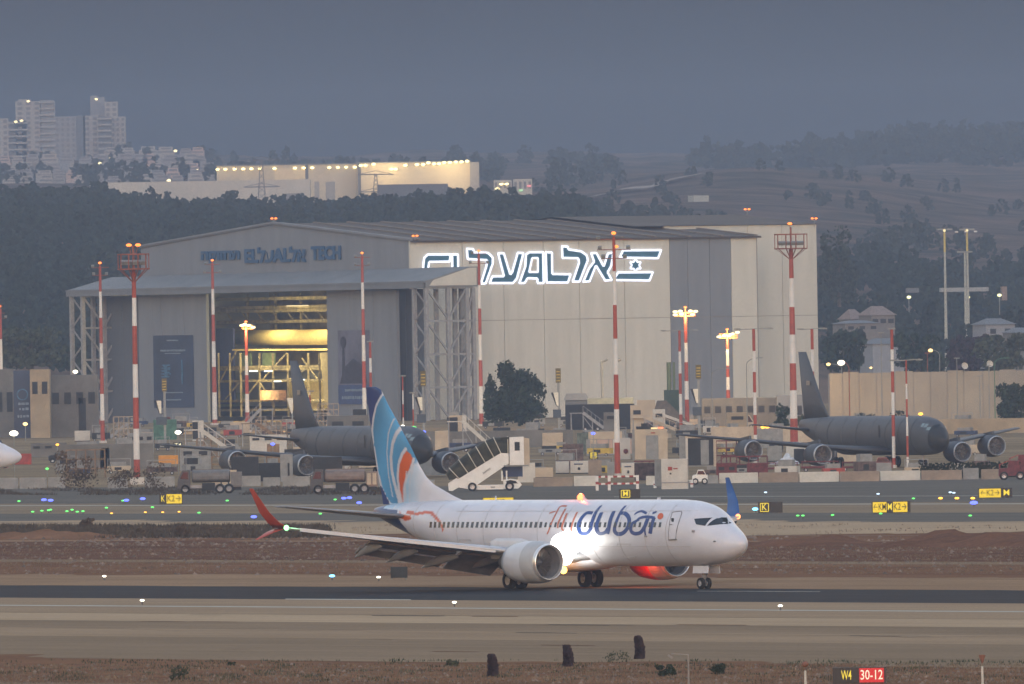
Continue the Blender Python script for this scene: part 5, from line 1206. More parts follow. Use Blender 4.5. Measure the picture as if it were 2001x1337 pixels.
# ---------------------------------------------------------------- passenger stairs truck (in front)
def stairs_truck():
    p0 = G(878, 961); s = S(p0.y); D = p0.y
    t = thing('passenger_stairs', 'white self-propelled passenger stairs with ribbed see-through canopy and cabin, behind the airliner', 'airstairs', p0, 0)
    def q(x, y): return ((x-878)/s, (961-y)/s)
    M_stw = mat('stairs_white', (.62, .61, .57), .5, var=.04); M_can = mat('canopy_film', (.034, .032, .02), .6, var=.3, scale=1.2, spec=.15); M_ribm = mat('canopy_rib', (.50, .46, .36), .5, var=.05)
    def pr(name, pts, y0, y1, m): mb = MB(); mb.prism([q(*k) for k in pts], y0, y1); return mb.build(name, m, t)
    pr('stair_flank', [(876, 945), (877, 959), (884, 960), (896, 953), (920, 957), (985, 914), (995, 908), (995, 888), (980, 887), (895, 937), (893, 934)], 0, .12, M_stw)
    pr('stair_flank', [(876, 945), (877, 959), (884, 960), (896, 953), (920, 957), (985, 914), (995, 908), (995, 888), (980, 887), (895, 937), (893, 934)], 2.2, 2.32, M_stw)
    for i in range(16):
        k = i/15; a = q(886+(982-886)*k, 950+(902-950)*k); mb = MB(); mb.b2(a[0]-.18, a[0]+.2, .12, 2.2, a[1], a[1]+.08); mb.build('step', M_gbx, t)
    # canopy: arched film between ribs
    base = [(878, 938), (898, 936), (915, 925), (932, 915), (949, 905), (966, 895), (980, 887), (994, 888)]; top = [(872, 925), (878, 915), (897, 899), (915, 886), (931, 874), (949, 863), (966, 857), (994, 856)]
    for i in range(len(base)-1):
        mb = MB(); n = 8
        for j in (i, i+1):
            b = q(*base[j]); u = q(*top[j])
            for k in range(n+1):
                a = math.pi*k/n; yy = 1.16-1.16*math.cos(a); f = math.sin(a)**.45 if 0 < a < math.pi else 0; mb.v.append((b[0]+(u[0]-b[0])*f, yy, b[1]+(u[1]-b[1])*f))
        mb.f = [(k, k+1, n+1+k+1, n+1+k) for k in range(n)]; mb.build('canopy_panel', M_can, t)
    for j in range(1, len(base)):
        b = q(*base[j]); u = q(*top[j]); mb = MB(); prev = None; n = 8
        for k in range(n+1):
            a = math.pi*k/n; f = math.sin(a)**.45 if 0 < a < math.pi else 0; c = (b[0]+(u[0]-b[0])*f, 1.16-1.19*math.cos(a), b[1]+(u[1]-b[1])*f*1.01)
            if prev: mb.tube(prev, c, .045, n=5)
            prev = c
        mb.build('canopy_rib', M_ribm, t)
    pr('landing_cabin', [(997, 857), (1025, 856), (1025, 911), (997, 911)], -.1, 2.4, M_stw); pr('cabin_window', [(1007, 866), (1017, 866), (1017, 883), (1007, 883)], -.14, -.1, M_dk)
    pr('cabin_end', [(1025, 858), (1036, 860), (1036, 914), (1025, 911)], .1, 2.2, M_crm); pr('canopy_hood', [(980, 857), (997, 856), (997, 890), (980, 888)], .3, 2.1, M_can)
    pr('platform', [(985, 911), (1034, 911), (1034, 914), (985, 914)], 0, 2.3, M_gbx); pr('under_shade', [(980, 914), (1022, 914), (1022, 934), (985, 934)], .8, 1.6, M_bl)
    pr('chassis', [(921, 949), (984, 949), (984, 958), (921, 958)], .1, 2.1, M_stw); pr('cab', [(984, 940), (998, 938), (1012, 940), (1020, 950), (1013, 957), (984, 957)], .0, 2.2, M_stw)
    pr('cab_window', [(990, 942), (997, 940), (1008, 942), (1012, 947), (990, 947)], -.03, 0, M_dk)
    for x in (980, 989): pr('lift_post', [(x, 922), (x+3, 922), (x+3, 942), (x, 942)], .2, .5, M_stw)
    for x in (923, 996):
        for y in (-.08, 2.2): wheel(t, (q(x, 0)[0], y, .43), .43, .3)
    for k in range(7): mb = MB(); c_ = q(945+k*2.2, 926-k*1.45); mb.box(c_[0], -.015, c_[1], .085, .02, .20, ry=-.55); mb.build('print_mark', M_gbx, t)
    for k in range(5): mb = MB(); c_ = q(960+k*1.7, 953.5); mb.box(c_[0], .085, c_[1], .06, .02, .14); mb.build('print_mark', M_gbx, t)
    return t
stairs_truck()
# other stairs: simpler open ones seen among the clutter
def open_stairs(x0, yb, x1, yt, label, m, depth=1.6, flip=1):
    p = G(x0, yb); s = S(p.y); t = thing('boarding_stairs', label, 'stairs', p, 0); L = (x1-x0)/s; Z = (yb-yt)/s; n = 12
    for yy in (0, depth):
        mb = MB(); mb.beam((0, yy, .4), (L, yy, Z), .12, .45); mb.build('side_rail', m, t); mb = MB(); mb.beam((0, yy, 1.4), (L, yy, Z+1), .06); 
        for k in range(6): mb.beam((L*k/5, yy, .4+(Z-.4)*k/5), (L*k/5, yy, 1.4+(Z-.4)*k/5), .05)
        mb.build('handrail', m, t)
    for k in range(n): mb = MB(); c = (k+.5)/n; mb.b2(L*c-.16, L*c+.16, 0, depth, .4+(Z-.4)*c, .46+(Z-.4)*c); mb.build('step', M_gbx, t)
    mb = MB(); a = 1 if L > 0 else -1; mb.b2(L, L+a*2.0, 0, depth, Z-.12, Z); mb.build('top_landing', m, t)
    for xx in (L*.55, L, L+a*1.8):
        for yy in (.1, depth-.1): mb = MB(); mb.beam((xx, yy, 0), (xx, yy, Z*min(1, xx/L)), .14); mb.build('support_leg', M_steel, t)
    mb = MB(); mb.beam((L*.55, .1, .3), (L, .1, Z*.8), .1); mb.build('brace', M_steel, t)
    for xx in (L*.3, L*.9): wheel(t, (xx, .1, .3), .3, .2)
    return t
open_stairs(470, 902, 392, 838, 'white boarding stairs falling right, beside the rust scaffold at left', M_cont); open_stairs(962, 882, 905, 822, 'white boarding stairs standing behind the ribbed canopy of the front stairs', M_cont)
open_stairs(1320, 845, 1262, 815, 'pale boarding stairs in front of the cream wall near the grey stripe', M_crm); open_stairs(470, 846, 510, 800, 'steep grey boarding stairs rising right at the open hangar door', M_steel); open_stairs(215, 860, 250, 828, 'small pale stairs right of the slim left mast', M_steel); open_stairs(655, 845, 620, 810, 'dull stairs behind the left tanker fin', M_steel)
for (x0, x1, y0, yb, m, lab) in ((878, 912, 812, 862, M_crm, 'cream stair tower with white corner behind the front stairs'), (376, 398, 822, 862, M_cont, 'cream stair tower left of the white boarding stairs')):
    t, w_, h_, s = box_thing('stair_tower', x0, x1, y0, yb, 2.5, m, lab, 'stairs'); panel(t, 'tower_opening', -w_*.48, 0, h_*.1, h_*.93, M_dk); panel(t, 'white_corner', w_*.25, w_*.5, h_*.2, h_, M_cont)
# covered ramp with round top
def covered_ramp():
    p = G(1345, 838); s = S(p.y); t = thing('covered_ramp', 'dark covered ramp with pale cabin in front of the cream wall', 'airstairs', p, 0); mb = MB(); mb.prism([(0, .2), (0, 1.0), (-3.2, 4.3), (-4.6, 4.3), (-5, 3.0), (-4.4, 2.2), (-2, .2)], 0, 2.2); mb.build('canopy', mat('ramp_brown', (.10, .085, .07), .6, var=.15), t)
    mb = MB(); mb.b2(-7.6, -4.9, 0, 2.2, .8, 4.4); mb.build('cabin', M_crm, t); mb = MB(); mb.beam((-4.5, -.05, 2.4), (.6, -.05, .5), .15, .4); mb.build('ramp_edge', M_cont, t)
    for x in (-6.5, -2): wheel(t, (x, .1, .4), .4, .3)
covered_ramp()
# ---------------------------------------------------------------- tanker trucks
def truck(xc, yb, L_, label, tint):
    p = G(xc, yb); t = thing('fuel_truck', label, 'truck', p, 0, 'dark fuel trucks beside the taxiway'); mt = mat('truck_'+tint, (.13, .125, .12) if tint == 'grey' else (.17, .13, .11), .6, var=.12); mt2 = mat('truck_cab_'+tint, (.045, .046, .050), .5, var=.1)
    # tank
    mb = MB(); n = 18; rx, rz = 1.05, .62; vs = []
    x0, x1 = -L_*.28, L_*.32
    for x, k in ((x0, .8), (x0+.1, 1), (x1-.1, 1), (x1, .8)):
        for i in range(n):
            a = 2*math.pi*i/n; vs.append((x, 1.2+rx*k*math.copysign(abs(math.cos(a))**.7, math.cos(a)), 1.72+rz*k*math.copysign(abs(math.sin(a))**.7, math.sin(a))))
    mb.add(vs, [(j*n+i, j*n+(i+1) % n, (j+1)*n+(i+1) % n, (j+1)*n+i) for j in range(3) for i in range(n)] + [tuple(range(n)), tuple(range(3*n, 4*n))]); mb.build('tank', mt, t)
    mb = MB(); mb.b2(x0+.1, x1-.1, .9, 1.5, 2.3, 2.42); mb.build('tank_walkway', mt, t)
    mb = MB(); mb.prism([(x0-.15, .5), (x0-.15, 2.35), (x0-.9, 2.35), (x0-1.35, 1.5), (x0-1.45, .5)], .15, 2.25); c = mb.build('cab', mt2, t)
    mb = MB(); mb.prism([(x0-.35, 1.45), (x0-.35, 2.15), (x0-.85, 2.15), (x0-1.15, 1.5)], .11, .15); mb.build('cab_window', M_glass, t)
    mb = MB(); mb.b2(x0-1.3, L_*.5, .5, 1.9, .55, .85); mb.build('chassis', M_strut, t)
    mb = MB(); mb.b2(L_*.33, L_*.5, .2, 2.2, .7, 2.1); e_ = mb.build('pump_cabinet', mt, t)
    for i in range(2): mb = MB(); mb.b2(L_*.345+i*L_*.08, L_*.40+i*L_*.08, .14, .2, .85, 1.95); mb.build('cabinet_door', M_crm if tint == 'brown' else mt, t)
    mb = MB(); mb.b2(-L_*.12, L_*.08, .1, 2.3, .35, 1.05); mb.build('side_locker', M_dk, t); mb = MB(); mb.b2(L_*.1, L_*.49, .3, 2.1, .3, .62); mb.build('side_skirt', M_dk, t)
    for x in (x0-.65, L_*.16, L_*.30):
        for y in (.3, 2.1): wheel(t, (x, y, .48), .48, .3, hub=M_strut)
    return t
truck(410, 965, 6.3, 'dark grey tanker truck facing left behind the yellow arrow sign', 'grey'); truck(672, 965, 6.6, 'brownish tanker truck facing left just left of the airliner tail', 'brown')
# rust scaffold gantry
def gantry(x0, x1, yt, yb, label, m, nx_=5, nz_=3, depth=2.5):
    p = G(x0, yb); s = S(p.y); W_ = (x1-x0)/s; Z = (yb-yt)/s; t = thing('scaffold', label, 'scaffold', p, 0)
    for i in range(nx_+1):
        for yy in (0, depth): mb = MB(); mb.beam((W_*i/nx_, yy, 0), (W_*i/nx_, yy, Z), .1); mb.build('post', m, t)
    for k in range(1, nz_+1):
        for yy in (0, depth): mb = MB(); mb.beam((0, yy, Z*k/nz_), (W_, yy, Z*k/nz_), .12); mb.build('rail', m, t)
        mb = MB(); mb.b2(0, W_, 0, depth, Z*k/nz_-.06, Z*k/nz_-.02); mb.build('deck', m, t)
    for i in range(0, nx_, 2): mb = MB(); mb.beam((W_*i/nx_, 0, 0), (W_*(i+1)/nx_, 0, Z/nz_), .07); mb.build('brace', m, t)
M_sc = mat('scaffold_rust', (.20, .13, .075), .8, var=.2)
gantry(414, 521, 893, 938, 'brown steel scaffold gantry between the white stairs and the left tanker', M_sc)
mb_t, w_, h_, s = box_thing('covered_load', 415, 462, 919, 950, 2.4, M_crm, 'rounded beige covered load at the foot of the brown scaffold', 'cargo'); panel(mb_t, 'strap', -w_*.16, -w_*.10, 0, h_, M_dk); panel(mb_t, 'strap', w_*.14, w_*.2, 0, h_, M_dk)
gantry(672, 700, 878, 925, 'narrow brown work stand under the left tanker fuselage', M_sc, 2, 3); gantry(716, 742, 884, 915, 'brown crate frame behind the airliner fin base', M_sc, 2, 2); gantry(575, 590, 893, 925, 'small yellow-topped stand under the left tanker wing', M_yel, 1, 3)
gantry(130, 205, 880, 935, 'brown rack of pipes left of the tallest mast', M_sc, 4, 3)
gantry(1410, 1500, 893, 925, 'low dark red rack under the tanker near engine', M_dred, 5, 2); gantry(1400, 1460, 862, 905, 'dark red dolly stack beside the open shelter', M_dred, 3, 3)
# tow bars, red carts along the blocks
def cart(x0, x1, y0, yb, m, label, cat='baggage cart', rails=True):
    p = G((x0+x1)/2, yb); s = S(p.y); W_ = (x1-x0)/s; Z = (yb-y0)/s; t = thing('cargo_dolly', label, cat, p, 0, 'dark red cargo dollies'); mb = MB(); mb.b2(-W_/2, W_/2, 0, 1.8, Z*.35, Z*.55); mb.build('deck', m, t)
    for k in range(max(2, int(W_/1.5))): x = -W_/2+.1+k*(W_-.2)/max(1, int(W_/1.5)-1); mb = MB(); mb.beam((x, .05, Z*.5), (x, .05, Z), .08); mb.build('stake', m, t)
    mb = MB(); mb.beam((-W_/2, .05, Z), (W_/2, .05, Z), .12); mb.build('rail', m, t)
    for sx in (-.38, .38):
        for y in (.2, 1.6): wheel(t, (sx*W_, y, .22), .22, .18)
for i, (x0, x1, y0, yb, lab) in enumerate(((1428, 1466, 910, 928, 'dark red dolly behind the first white block'), (1472, 1560, 905, 924, 'long dark red dolly behind the first tan block'), (1566, 1640, 902, 922, 'dark red dolly in front of the cream doorway box'), (1645, 1700, 903, 921, 'dark red dolly left of the red car shape'))): cart(x0, x1, y0, yb, M_dred, lab)
def small_car(x, yb, w_px, label, m, h=1.45, name='parked_car', cat='car', L=None):
    p = G(x, yb); s = S(p.y); L = L or w_px/s; t = thing(name, label, cat, p, 0); mb = MB(); mb.prism([(-L/2, .3), (-L/2, .8), (-L*.42, .95), (-L*.22, 1.0), (-L*.12, h), (L*.25, h), (L*.40, .95), (L/2, .85), (L/2, .3)], 0, 1.7); mb.build('body', m, t)
    mb = MB(); mb.prism([(-L*.19, 1.0), (-L*.10, h-.1), (L*.23, h-.1), (L*.35, .98)], -.03, 0); mb.build('side_window', M_glass, t)
    for sx in (-.3, .3):
        for y in (.08, 1.6): wheel(t, (sx*L, y, .32), .32, .22)
    return t
small_car(1368, 947, 30, 'small white car parked right of the white equipment box', mat('car_white', (.62, .62, .58), .4, var=.03)); t = small_car(1722, 921, 46, 'dark red car with pale front behind the tan blocks', mat('car_red', (.12, .02, .025), .4, var=.05))
small_car(115, 905, 40, 'dark car at far left behind the brown bushes', M_dk); small_car(262, 905, 30, 'dark van beside the tallest mast', M_gbx, h=2.1, cat='van', name='parked_van'); small_car(585, 862, 44, 'pale car behind the left tanker tail', M_cont); small_car(325, 842, 30, 'dark red vehicle by the left banner', M_dred, h=2.2, cat='van', name='parked_van')
small_car(1815, 820, 60, 'white van with glowing amber roof lamp behind the tanker nose', M_cont, h=2.0, cat='van', name='parked_van'); small_car(1230, 868, 34, 'dark car behind the generator unit', M_dk); small_car(1450, 838, 60, 'pale van at the foot of the cream wall', M_crm, h=2, cat='van', name='parked_van')
small_car(1085, 880, 50, 'reddish brown van behind the white cabinets', mat('van_brown', (.12, .08, .07), .6, var=.2), h=2.3, cat='van', name='parked_van')
for x, yb, lab, f in ((1978, 938, 'dark red tow tractor at the right edge', 1), (1997, 925, 'second dark red tractor half cut by the right edge', 1)):
    p = G(x, yb); t = thing('tow_tractor', lab, 'tractor', p, 0); mb = MB(); mb.prism([(-1.3, .4), (-1.3, 1.1), (-.4, 1.2), (-.3, 1.9), (.7, 1.9), (.8, 1.1), (1.3, 1.0), (1.3, .4)], 0, 1.6); mb.build('body', M_dred, t); mb = MB(); mb.beam((-1.3, .1, 1.5), (-.3, .1, 1.9), .08); mb.beam((-1.2, .1, 1.1), (-1.2, .1, 1.6), .08); mb.build('grab_rail', M_redp, t); [wheel(t, (sx, y, .42), .42, .3) for sx in (-.8, .8) for y in (.1, 1.5)]
# white tarp heap
mb = MB(); n = 18; p = G(1535, 907); random.seed(5)
for i in range(n+1):
    for j in range(7):
        u = i/n; v = j/6; hgt = (.2+.95*math.exp(-((u-.6)/.2)**2))*math.sin(math.pi*v)**.6*(.8+.4*random.random()) if 0 < v < 1 else 0; mb.v.append((-1.8+3.4*u, -.3+2.4*v, hgt if 0 < i < n else 0))
mb.f = [(i*7+j, (i+1)*7+j, (i+1)*7+j+1, i*7+j+1) for i in range(n) for j in range(6)]
o = one('tarp_heap', mb, mat('tarp_white', (.55, .56, .57), .7, var=.08), 'heap of white tarpaulin under the caged mast', 'tarpaulin'); o.location = p
# striped rail barrier
M_st1, M_st2 = M_redp, M_mw
def rail(x0, x1, yt, ym, yb, label):
    p = G(x0, yb); s = S(p.y); W_ = (x1-x0)/s; t = thing('striped_barrier', label, 'barrier', p, 0); n = 10
    for yy in (yt, ym):
        z = (yb-yy)/s
        for i in range(n): mb = MB(); mb.b2(W_*i/n, W_*(i+1)/n, -.05, .05, z-.09, z+.09); mb.build('rail_section', M_mw if i % 2 else M_st1, t)
    for x in (0, .3, 1.0): mb = MB(); mb.b2(W_*x-.14, W_*x+.14, -.12, .12, 0, (yb-yt)/s+.1); mb.build('post', M_mw, t); mb = MB(); mb.b2(W_*x-.15, W_*x+.15, -.13, .13, (yb-yt)/s*.45, (yb-yt)/s*.65); mb.build('post_band', M_st1, t)
rail(1167, 1246, 932, 946, 959, 'red and white striped rail on posts left of the yellow M sign'); rail(1280, 1352, 941, 942.5, 954, 'low red and white striped rail across the white equipment box')
# posts carrying docking boards and funnel shaped white plates
M_db = mat('docking_board', (.11, .085, .03), .6, var=.15, scale=3); M_ww = mat('plate_cream', (.66, .62, .50), .5, var=.03)
def docking(x, yb, y0, y1, lab, fx, fy0, fy1, foot):
    p = G(x, yb); s = S(p.y); t = thing('docking_sign', lab, 'sign', p, 0, 'docking guidance boards on posts')
    mb = MB(); mb.b2(-.16, .16, -.16, .16, 0, (yb-y1)/s+.3); mb.build('post', M_gp, t); mb = MB(); mb.b2(-.35, .35, -.35, -.1, (yb-y1)/s, (yb-y0)/s); mb.build('board', M_db, t)
    for k in range(4): mb = MB(); z = (yb-y1)/s+.2+k*((y1-y0)/s-.3)/4; mb.b2(-.27, .27, -.37, -.35, z, z+.12); mb.build('display_row', M_yel, t)
    if fx:
        a = (fx-x)/s; z0, z1 = (yb-fy1)/s, (yb-fy0)/s; mb = MB(); mb.prism([(a-.42, z1), (a+.25, z1), (a+.25, z0), (a+.02, z0)], -.2, -.1); mb.build('tapered_plate', M_ww, t); mb = MB(); mb.prism([(a-.75, z1), (a-.42, z1), (a+.02, z0), (a-.08, z0)], -.18, -.02); mb.build('plate_dark_side', M_dk, t); mb = MB(); mb.beam((a, 0, z0-.05), (0, 0, z0-.05), .12); mb.b2(a-.5, .3, -.25, .25, z0-1.6, z0-.5); mb.build('control_cabinet', mat('cabinet_blue', (.05, .065, .085), .6, var=.1), t)  # dark side strip of the tapered plate
docking(323, 872, 740, 765, 'docking board on a post in front of the left banner', 313, 783, 808, 0); docking(829, 880, 725, 755, 'docking board on a post by the braced tower', 823, 776, 802, 0); docking(1093, 868, 720, 748, 'docking board on a post right of the big dark tree', 1089, 767, 793, 0); docking(1367, 870, 713, 740, 'docking board on a post in front of the grey wall stripe', 1362, 760, 788, 0)
p = G(572, 860); s = S(p.y); t = thing('docking_sign', 'tapered cream plate on a pole beside the left tanker fin', 'sign', p, 0); mb = MB(); mb.prism([(-.75, 82/s), (.15, 82/s), (.05, 52/s), (-.15, 52/s)], -.1, 0); mb.build('tapered_plate', M_ww, t); mb = MB(); mb.b2(-.1, .1, 0, .2, 0, 55/s); mb.build('post', M_gp, t)
# ---------------------------------------------------------------- foliage helper: many leaf clumps spread through a crown's volume
def leaf_mat(name, col, var=.35):
    m = mat(name, col, .9, var=var, scale=.9, spec=.1); return m
M_lf = leaf_mat('leaf_dark', (0.030, 0.042, 0.026)); M_lf2 = leaf_mat('leaf_olive', (0.055, 0.062, 0.035)); M_lf3 = leaf_mat('leaf_grey_green', (0.040, 0.050, 0.040)); M_bark = mat('bark', (.07, .055, .045), .95, var=.15)
def crown(mb, c, rx, ry, rz, n, q, rnd, shape=0.0):
    lobes = [(rnd.uniform(-.68, .68), rnd.uniform(-.5, .5), rnd.uniform(-.65, .7), rnd.uniform(.22, .5)) for _ in range(14)] + [(0, 0, -.25, .7), (-.3, 0, -.5, .5), (.3, 0, -.5, .5)]
    for i in range(n):
        lx, ly, lz, lr = rnd.choice(lobes)
        while True:
            a, b, c_ = rnd.uniform(-1, 1), rnd.uniform(-1, 1), rnd.uniform(-1, 1); d = math.sqrt(a*a+b*b+c_*c_)
            if .35 < d <= 1: break
        k = lr*(.75+.3*rnd.random())/d**.4
        x = c[0]+rx*(lx+a*k); y = c[1]+ry*(ly+b*k); z = c[2]+rz*(lz+c_*k)
        s_ = q*rnd.uniform(.6, 1.4); u = Vector((rnd.gauss(0, 1), rnd.gauss(0, 1), rnd.gauss(0, .6))).normalized(); v = u.orthogonal().normalized(); w_ = u.cross(v); p = Vector((x, y, z))
        mb.quad(p+v*s_, p+w_*s_*.7, p-v*s_*.8, p-w_*s_*.6)
def tree(x, yb, w_px, yt, D, label, m, cat='tree', n=1400, q=.34, trunk=True, group=None, seed=1, skirt=.15):
    p = P(x, yb, D) if D else G(x, yb); s = S(p.y); Hh = (yb-yt)/s; W_ = w_px/s; rnd = random.Random(seed)
    t = thing('tree' if trunk else 'bush', label, cat, p, 0, group); mb = MB(); z0 = Hh*skirt
    crown(mb, (0, 0, z0+(Hh-z0)*.5), W_*.47, W_*.42, (Hh-z0)*.47, n, q, rnd); mb.build('crown', m, t, fix=False)
    if trunk:
        mb = MB(); mb.tube((0, 0, 0), (.1, 0, Hh*.6), W_*.035+.1, W_*.02, 8)
        for k in range(5): a = rnd.uniform(0, 6.28); mb.tube((0, 0, Hh*(.2+.08*k)), (math.cos(a)*W_*.3, math.sin(a)*W_*.3, Hh*(.5+.08*k)), W_*.014, W_*.006, 5)
        mb.build('trunk', M_bark, t)
    return t
tree(1008, 818, 118, 702, 2560, 'big dark tree in front of the cream hangar wall right of the braced tower', M_lf, n=6500, q=.26, seed=3, skirt=-.12)
tree(962, 818, 36, 712, 2570, 'narrow dark shrub tree leaning against the left side of the big round tree', M_lf, n=1300, q=.26, seed=12, skirt=-.1)
tree(1985, 822, 84, 745, 2500, 'dark round bush tree at the right edge before the concrete wall', M_lf, n=3800, q=.26, seed=4, skirt=-.12)
tree(1530, 858, 34, 786, 2300, 'small dark shrub at the left of the caged mast', M_lf, n=500, q=.25, seed=5, skirt=0, cat='bush', trunk=False)
tree(1575, 850, 40, 806, 2280, 'low olive shrub behind the tanker fin base', M_lf2, n=400, q=.22, seed=6, skirt=0, cat='bush', trunk=False)
tree(1750, 834, 40, 798, 2400, 'leafless looking dark shrub above the tanker fuselage', M_lf3, n=300, q=.2, seed=7, skirt=0, cat='bush', trunk=False)
tree(1700, 836, 60, 805, 2400, 'low weeds along the foot of the concrete wall', M_lf3, n=300, q=.2, seed=8, skirt=0, cat='bush', trunk=False)
tree(155, 962, 110, 868, None, 'brown dry bush left of the tallest mast', leaf_mat('dry_brown', (.085, .060, .040)), n=900, q=.13, seed=9, skirt=0, cat='bush', trunk=False)
tree(240, 962, 90, 905, None, 'low brown dry bush at the foot of the tallest mast', leaf_mat('dry_brown', (.085, .060, .040)), n=600, q=.11, seed=10, skirt=0, cat='bush', trunk=False)
tree(300, 960, 60, 900, None, 'low brown dry bush below the orange container', leaf_mat('dry_brown', (.085, .060, .040)), n=400, q=.11, seed=11, skirt=0, cat='bush', trunk=False)
# ---------------------------------------------------------------- concrete wall on the right
M_wall = mat('wall_concrete', (.24, .215, .175), .9, var=.07, scale=.12, stretch=(1, 1, .5)); M_wall2 = mat('wall_concrete_pale', (.265, .235, .185), .9, var=.06, scale=.15)
DW = 2620.0; wb = P(1622, 830, DW); wb.z = 0; s = S(DW); WL = thing('concrete_wall', 'tall tan concrete panel wall behind the tanker at right', 'wall', wb, R(-1.0)); hW = P(1800, 727, DW).z
joints = [0, 26, 58, 92, 128, 164, 197, 230, 262, 300, 332, 366, 400, 440, 480]
for i in range(len(joints)-1):
    mb = MB(); mb.b2(joints[i]/s+.05, joints[i+1]/s-.05, 0, .5, 0, hW+(.15 if i % 3 == 1 else 0)); mb.build('wall_panel', M_wall2 if i in (7, 8, 9) else M_wall, WL)
    mb = MB(); mb.b2(joints[i+1]/s-.05, joints[i+1]/s+.05, .1, .45, 0, hW-.1); mb.build('joint', M_gut, WL)
mb = MB(); mb.b2(-.2, 0, 0, 1.5, 0, hW-.05); mb.build('end_post', M_gcl3, WL)
for x, y in ((1884, 720), (1933, 716)):
    p = P(x, y, DW-1); t = thing('satellite_dish', 'pale dish on top of the concrete wall, %s' % ('left one' if x < 1900 else 'right one by the green lamp post'), 'dish', p, 0); mb = MB(); mb.lathe((0, 0, .3), (.4, -1, .4), [(0, .05), (.1, .35), (.3, .55)], 12); mb.build('dish', M_cont, t); mb = MB(); mb.tube((0, .3, -.8), (0, 0, .3), .06); mb.build('bracket', M_gp, t)
# ---------------------------------------------------------------- low buildings and kerb walls behind the apron
def low(x0, x1, y0, yb, D, m, label, name='low_building', cat='building', depth=8, roof=None, wins=0, wy=(.35, .65), wm=None, door=False):
    p = P((x0+x1)/2, yb, D) if D else G((x0+x1)/2, yb); s = S(p.y); W_ = (x1-x0)/s; Z = (yb-y0)/s; z0 = -min(6, max(0, p.z)) if D else 0
    t = thing(name, label, cat, p, 0); mb = MB(); mb.b2(-W_/2, W_/2, 0, depth, z0, Z); mb.build('wall', m, t)
    if roof: mb = MB(); mb.prism([(-W_/2-.2, Z), (W_/2+.2, Z), (W_/2*.8, Z*1.0+roof), (-W_/2*.9, Z*1.0+roof*1.0)], -.2, depth+.2); mb.build('roof', M_gcl2, t)
    for k in range(wins):
        x = -W_/2+W_*(k+.5)/wins; ww = W_/wins*.28; mb = MB(); mb.b2(x-ww, x+ww, -.06, .02, Z*wy[0], Z*wy[1]); mb.build('window', wm or M_dk, t)
    if door: mb = MB(); mb.b2(W_*.1, W_*.25, -.06, .02, 0, Z*.6); mb.build('door', M_dk, t)
    return t, W_, Z, s
M_lb1 = mat('plaster_grey', (.135, .13, .12), .9, var=.12, scale=.3); M_lb2 = mat('plaster_warm', (.30, .24, .16), .9, var=.1, scale=.3); M_lbg = mat('roof_greygreen', (.24, .26, .22), .9, var=.08)
low(-30, 30, 722, 850, 2620, M_lb1, 'grey building at the far left edge behind the white lamp', wins=3)
t, W_, Z, s = low(28, 62, 724, 842, 2600, M_pb, 'tall dark blue banner board beside the white lamp at far left', name='banner_board', cat='banner', depth=.6)
[print_line(t, M_pw, (0, -.05, Z*k_), W_*wf, .45, 'x', int(k_*90)) for k_, wf in ((.45, .5), (.36, .4), (.24, .6))]; mb = MB(); mb.lathe((0, -.05, Z*.6), (0, -1, 0), [(0, .9), (.05, .9), (.05, .7)], 16); mb.build('banner_graphic', MATS['banner_blue'], t)
low(60, 98, 722, 842, 2590, M_lb2, 'warmly lit plaster building right of the dark blue banner board', wins=2, wy=(.6, .8)); low(98, 192, 733, 846, 2600, M_lb1, 'grey service building under the left hangar tower', wins=4, wy=(.5, .7), door=True)
low(1105, 1150, 782, 800, 2600, M_gcl3, 'dark grey arched shed left of the low green-grey roof', roof=1.0, name='shed', cat='shed'); low(1148, 1238, 778, 792, 2590, M_lbg, 'long low green-grey flat roof shed at the foot of the cream wall', name='shed', cat='shed', depth=6)
low(1105, 1240, 790, 822, 2570, M_dk, 'dark open bay beneath the green-grey roof', name='open_bay', cat='shed', depth=5)
low(1298, 1332, 762, 800, 2560, mat('dark_green_metal', (.035, .06, .045), .7, var=.1), 'dark green metal kiosk between the flue pipes and the grey stripe', name='kiosk', cat='kiosk', depth=3)
low(1372, 1520, 778, 830, 2600, M_lb1, 'long low grey building with parapet at the foot of the grey stripe', wins=7, wy=(.45, .7)); low(1520, 1600, 772, 832, 2590, M_gcl2, 'low grey annex left of the tanker fin', wins=3)
low(1276, 1300, 800, 824, 2480, M_cont, 'small white kiosk in front of the cream wall', name='kiosk', cat='kiosk', depth=2, wins=1)
low(1232, 1258, 792, 820, 2480, M_crm, 'small cream kiosk behind the pale boarding stairs', name='kiosk', cat='kiosk', depth=2, wins=1)
low(1835, 2030, 818, 846, 2350, M_lb2, 'long low tan kerb wall in front of the right-hand bush', name='low_wall', cat='wall', depth=1); low(1390, 1640, 833, 858, 2240, M_crm, 'long low cream wall behind the tanker tailplane', name='low_wall', cat='wall', depth=1)
low(820, 1120, 842, 862, 2230, M_lb1, 'long low grey kerb wall behind the front stairs', name='low_wall', cat='wall', depth=1); low(110, 300, 868, 905, 1990, M_lb1, 'low grey wall behind the brown pipe rack', name='low_wall', cat='wall', depth=1)
low(488, 560, 850, 866, 2200, M_cont, 'pale low cabin left of the left tanker tail', name='cabin', cat='cabin', depth=3, wins=3); low(640, 720, 812, 845, 2400, M_lb1, 'grey hut behind the left tanker fuselage', name='hut', cat='hut', depth=3, wins=2)
low(505, 560, 905, 930, 1800, M_dk, 'dark equipment crate below the left tanker wing', name='crate', cat='crate', depth=3); low(612, 668, 893, 915, 1780, M_dk, 'long dark crate under the left tanker fuselage', name='crate', cat='crate', depth=2); low(548, 572, 888, 930, 1790, M_gbx, 'grey upright locker under the left tanker wing', name='locker', cat='locker', depth=2, door=True)
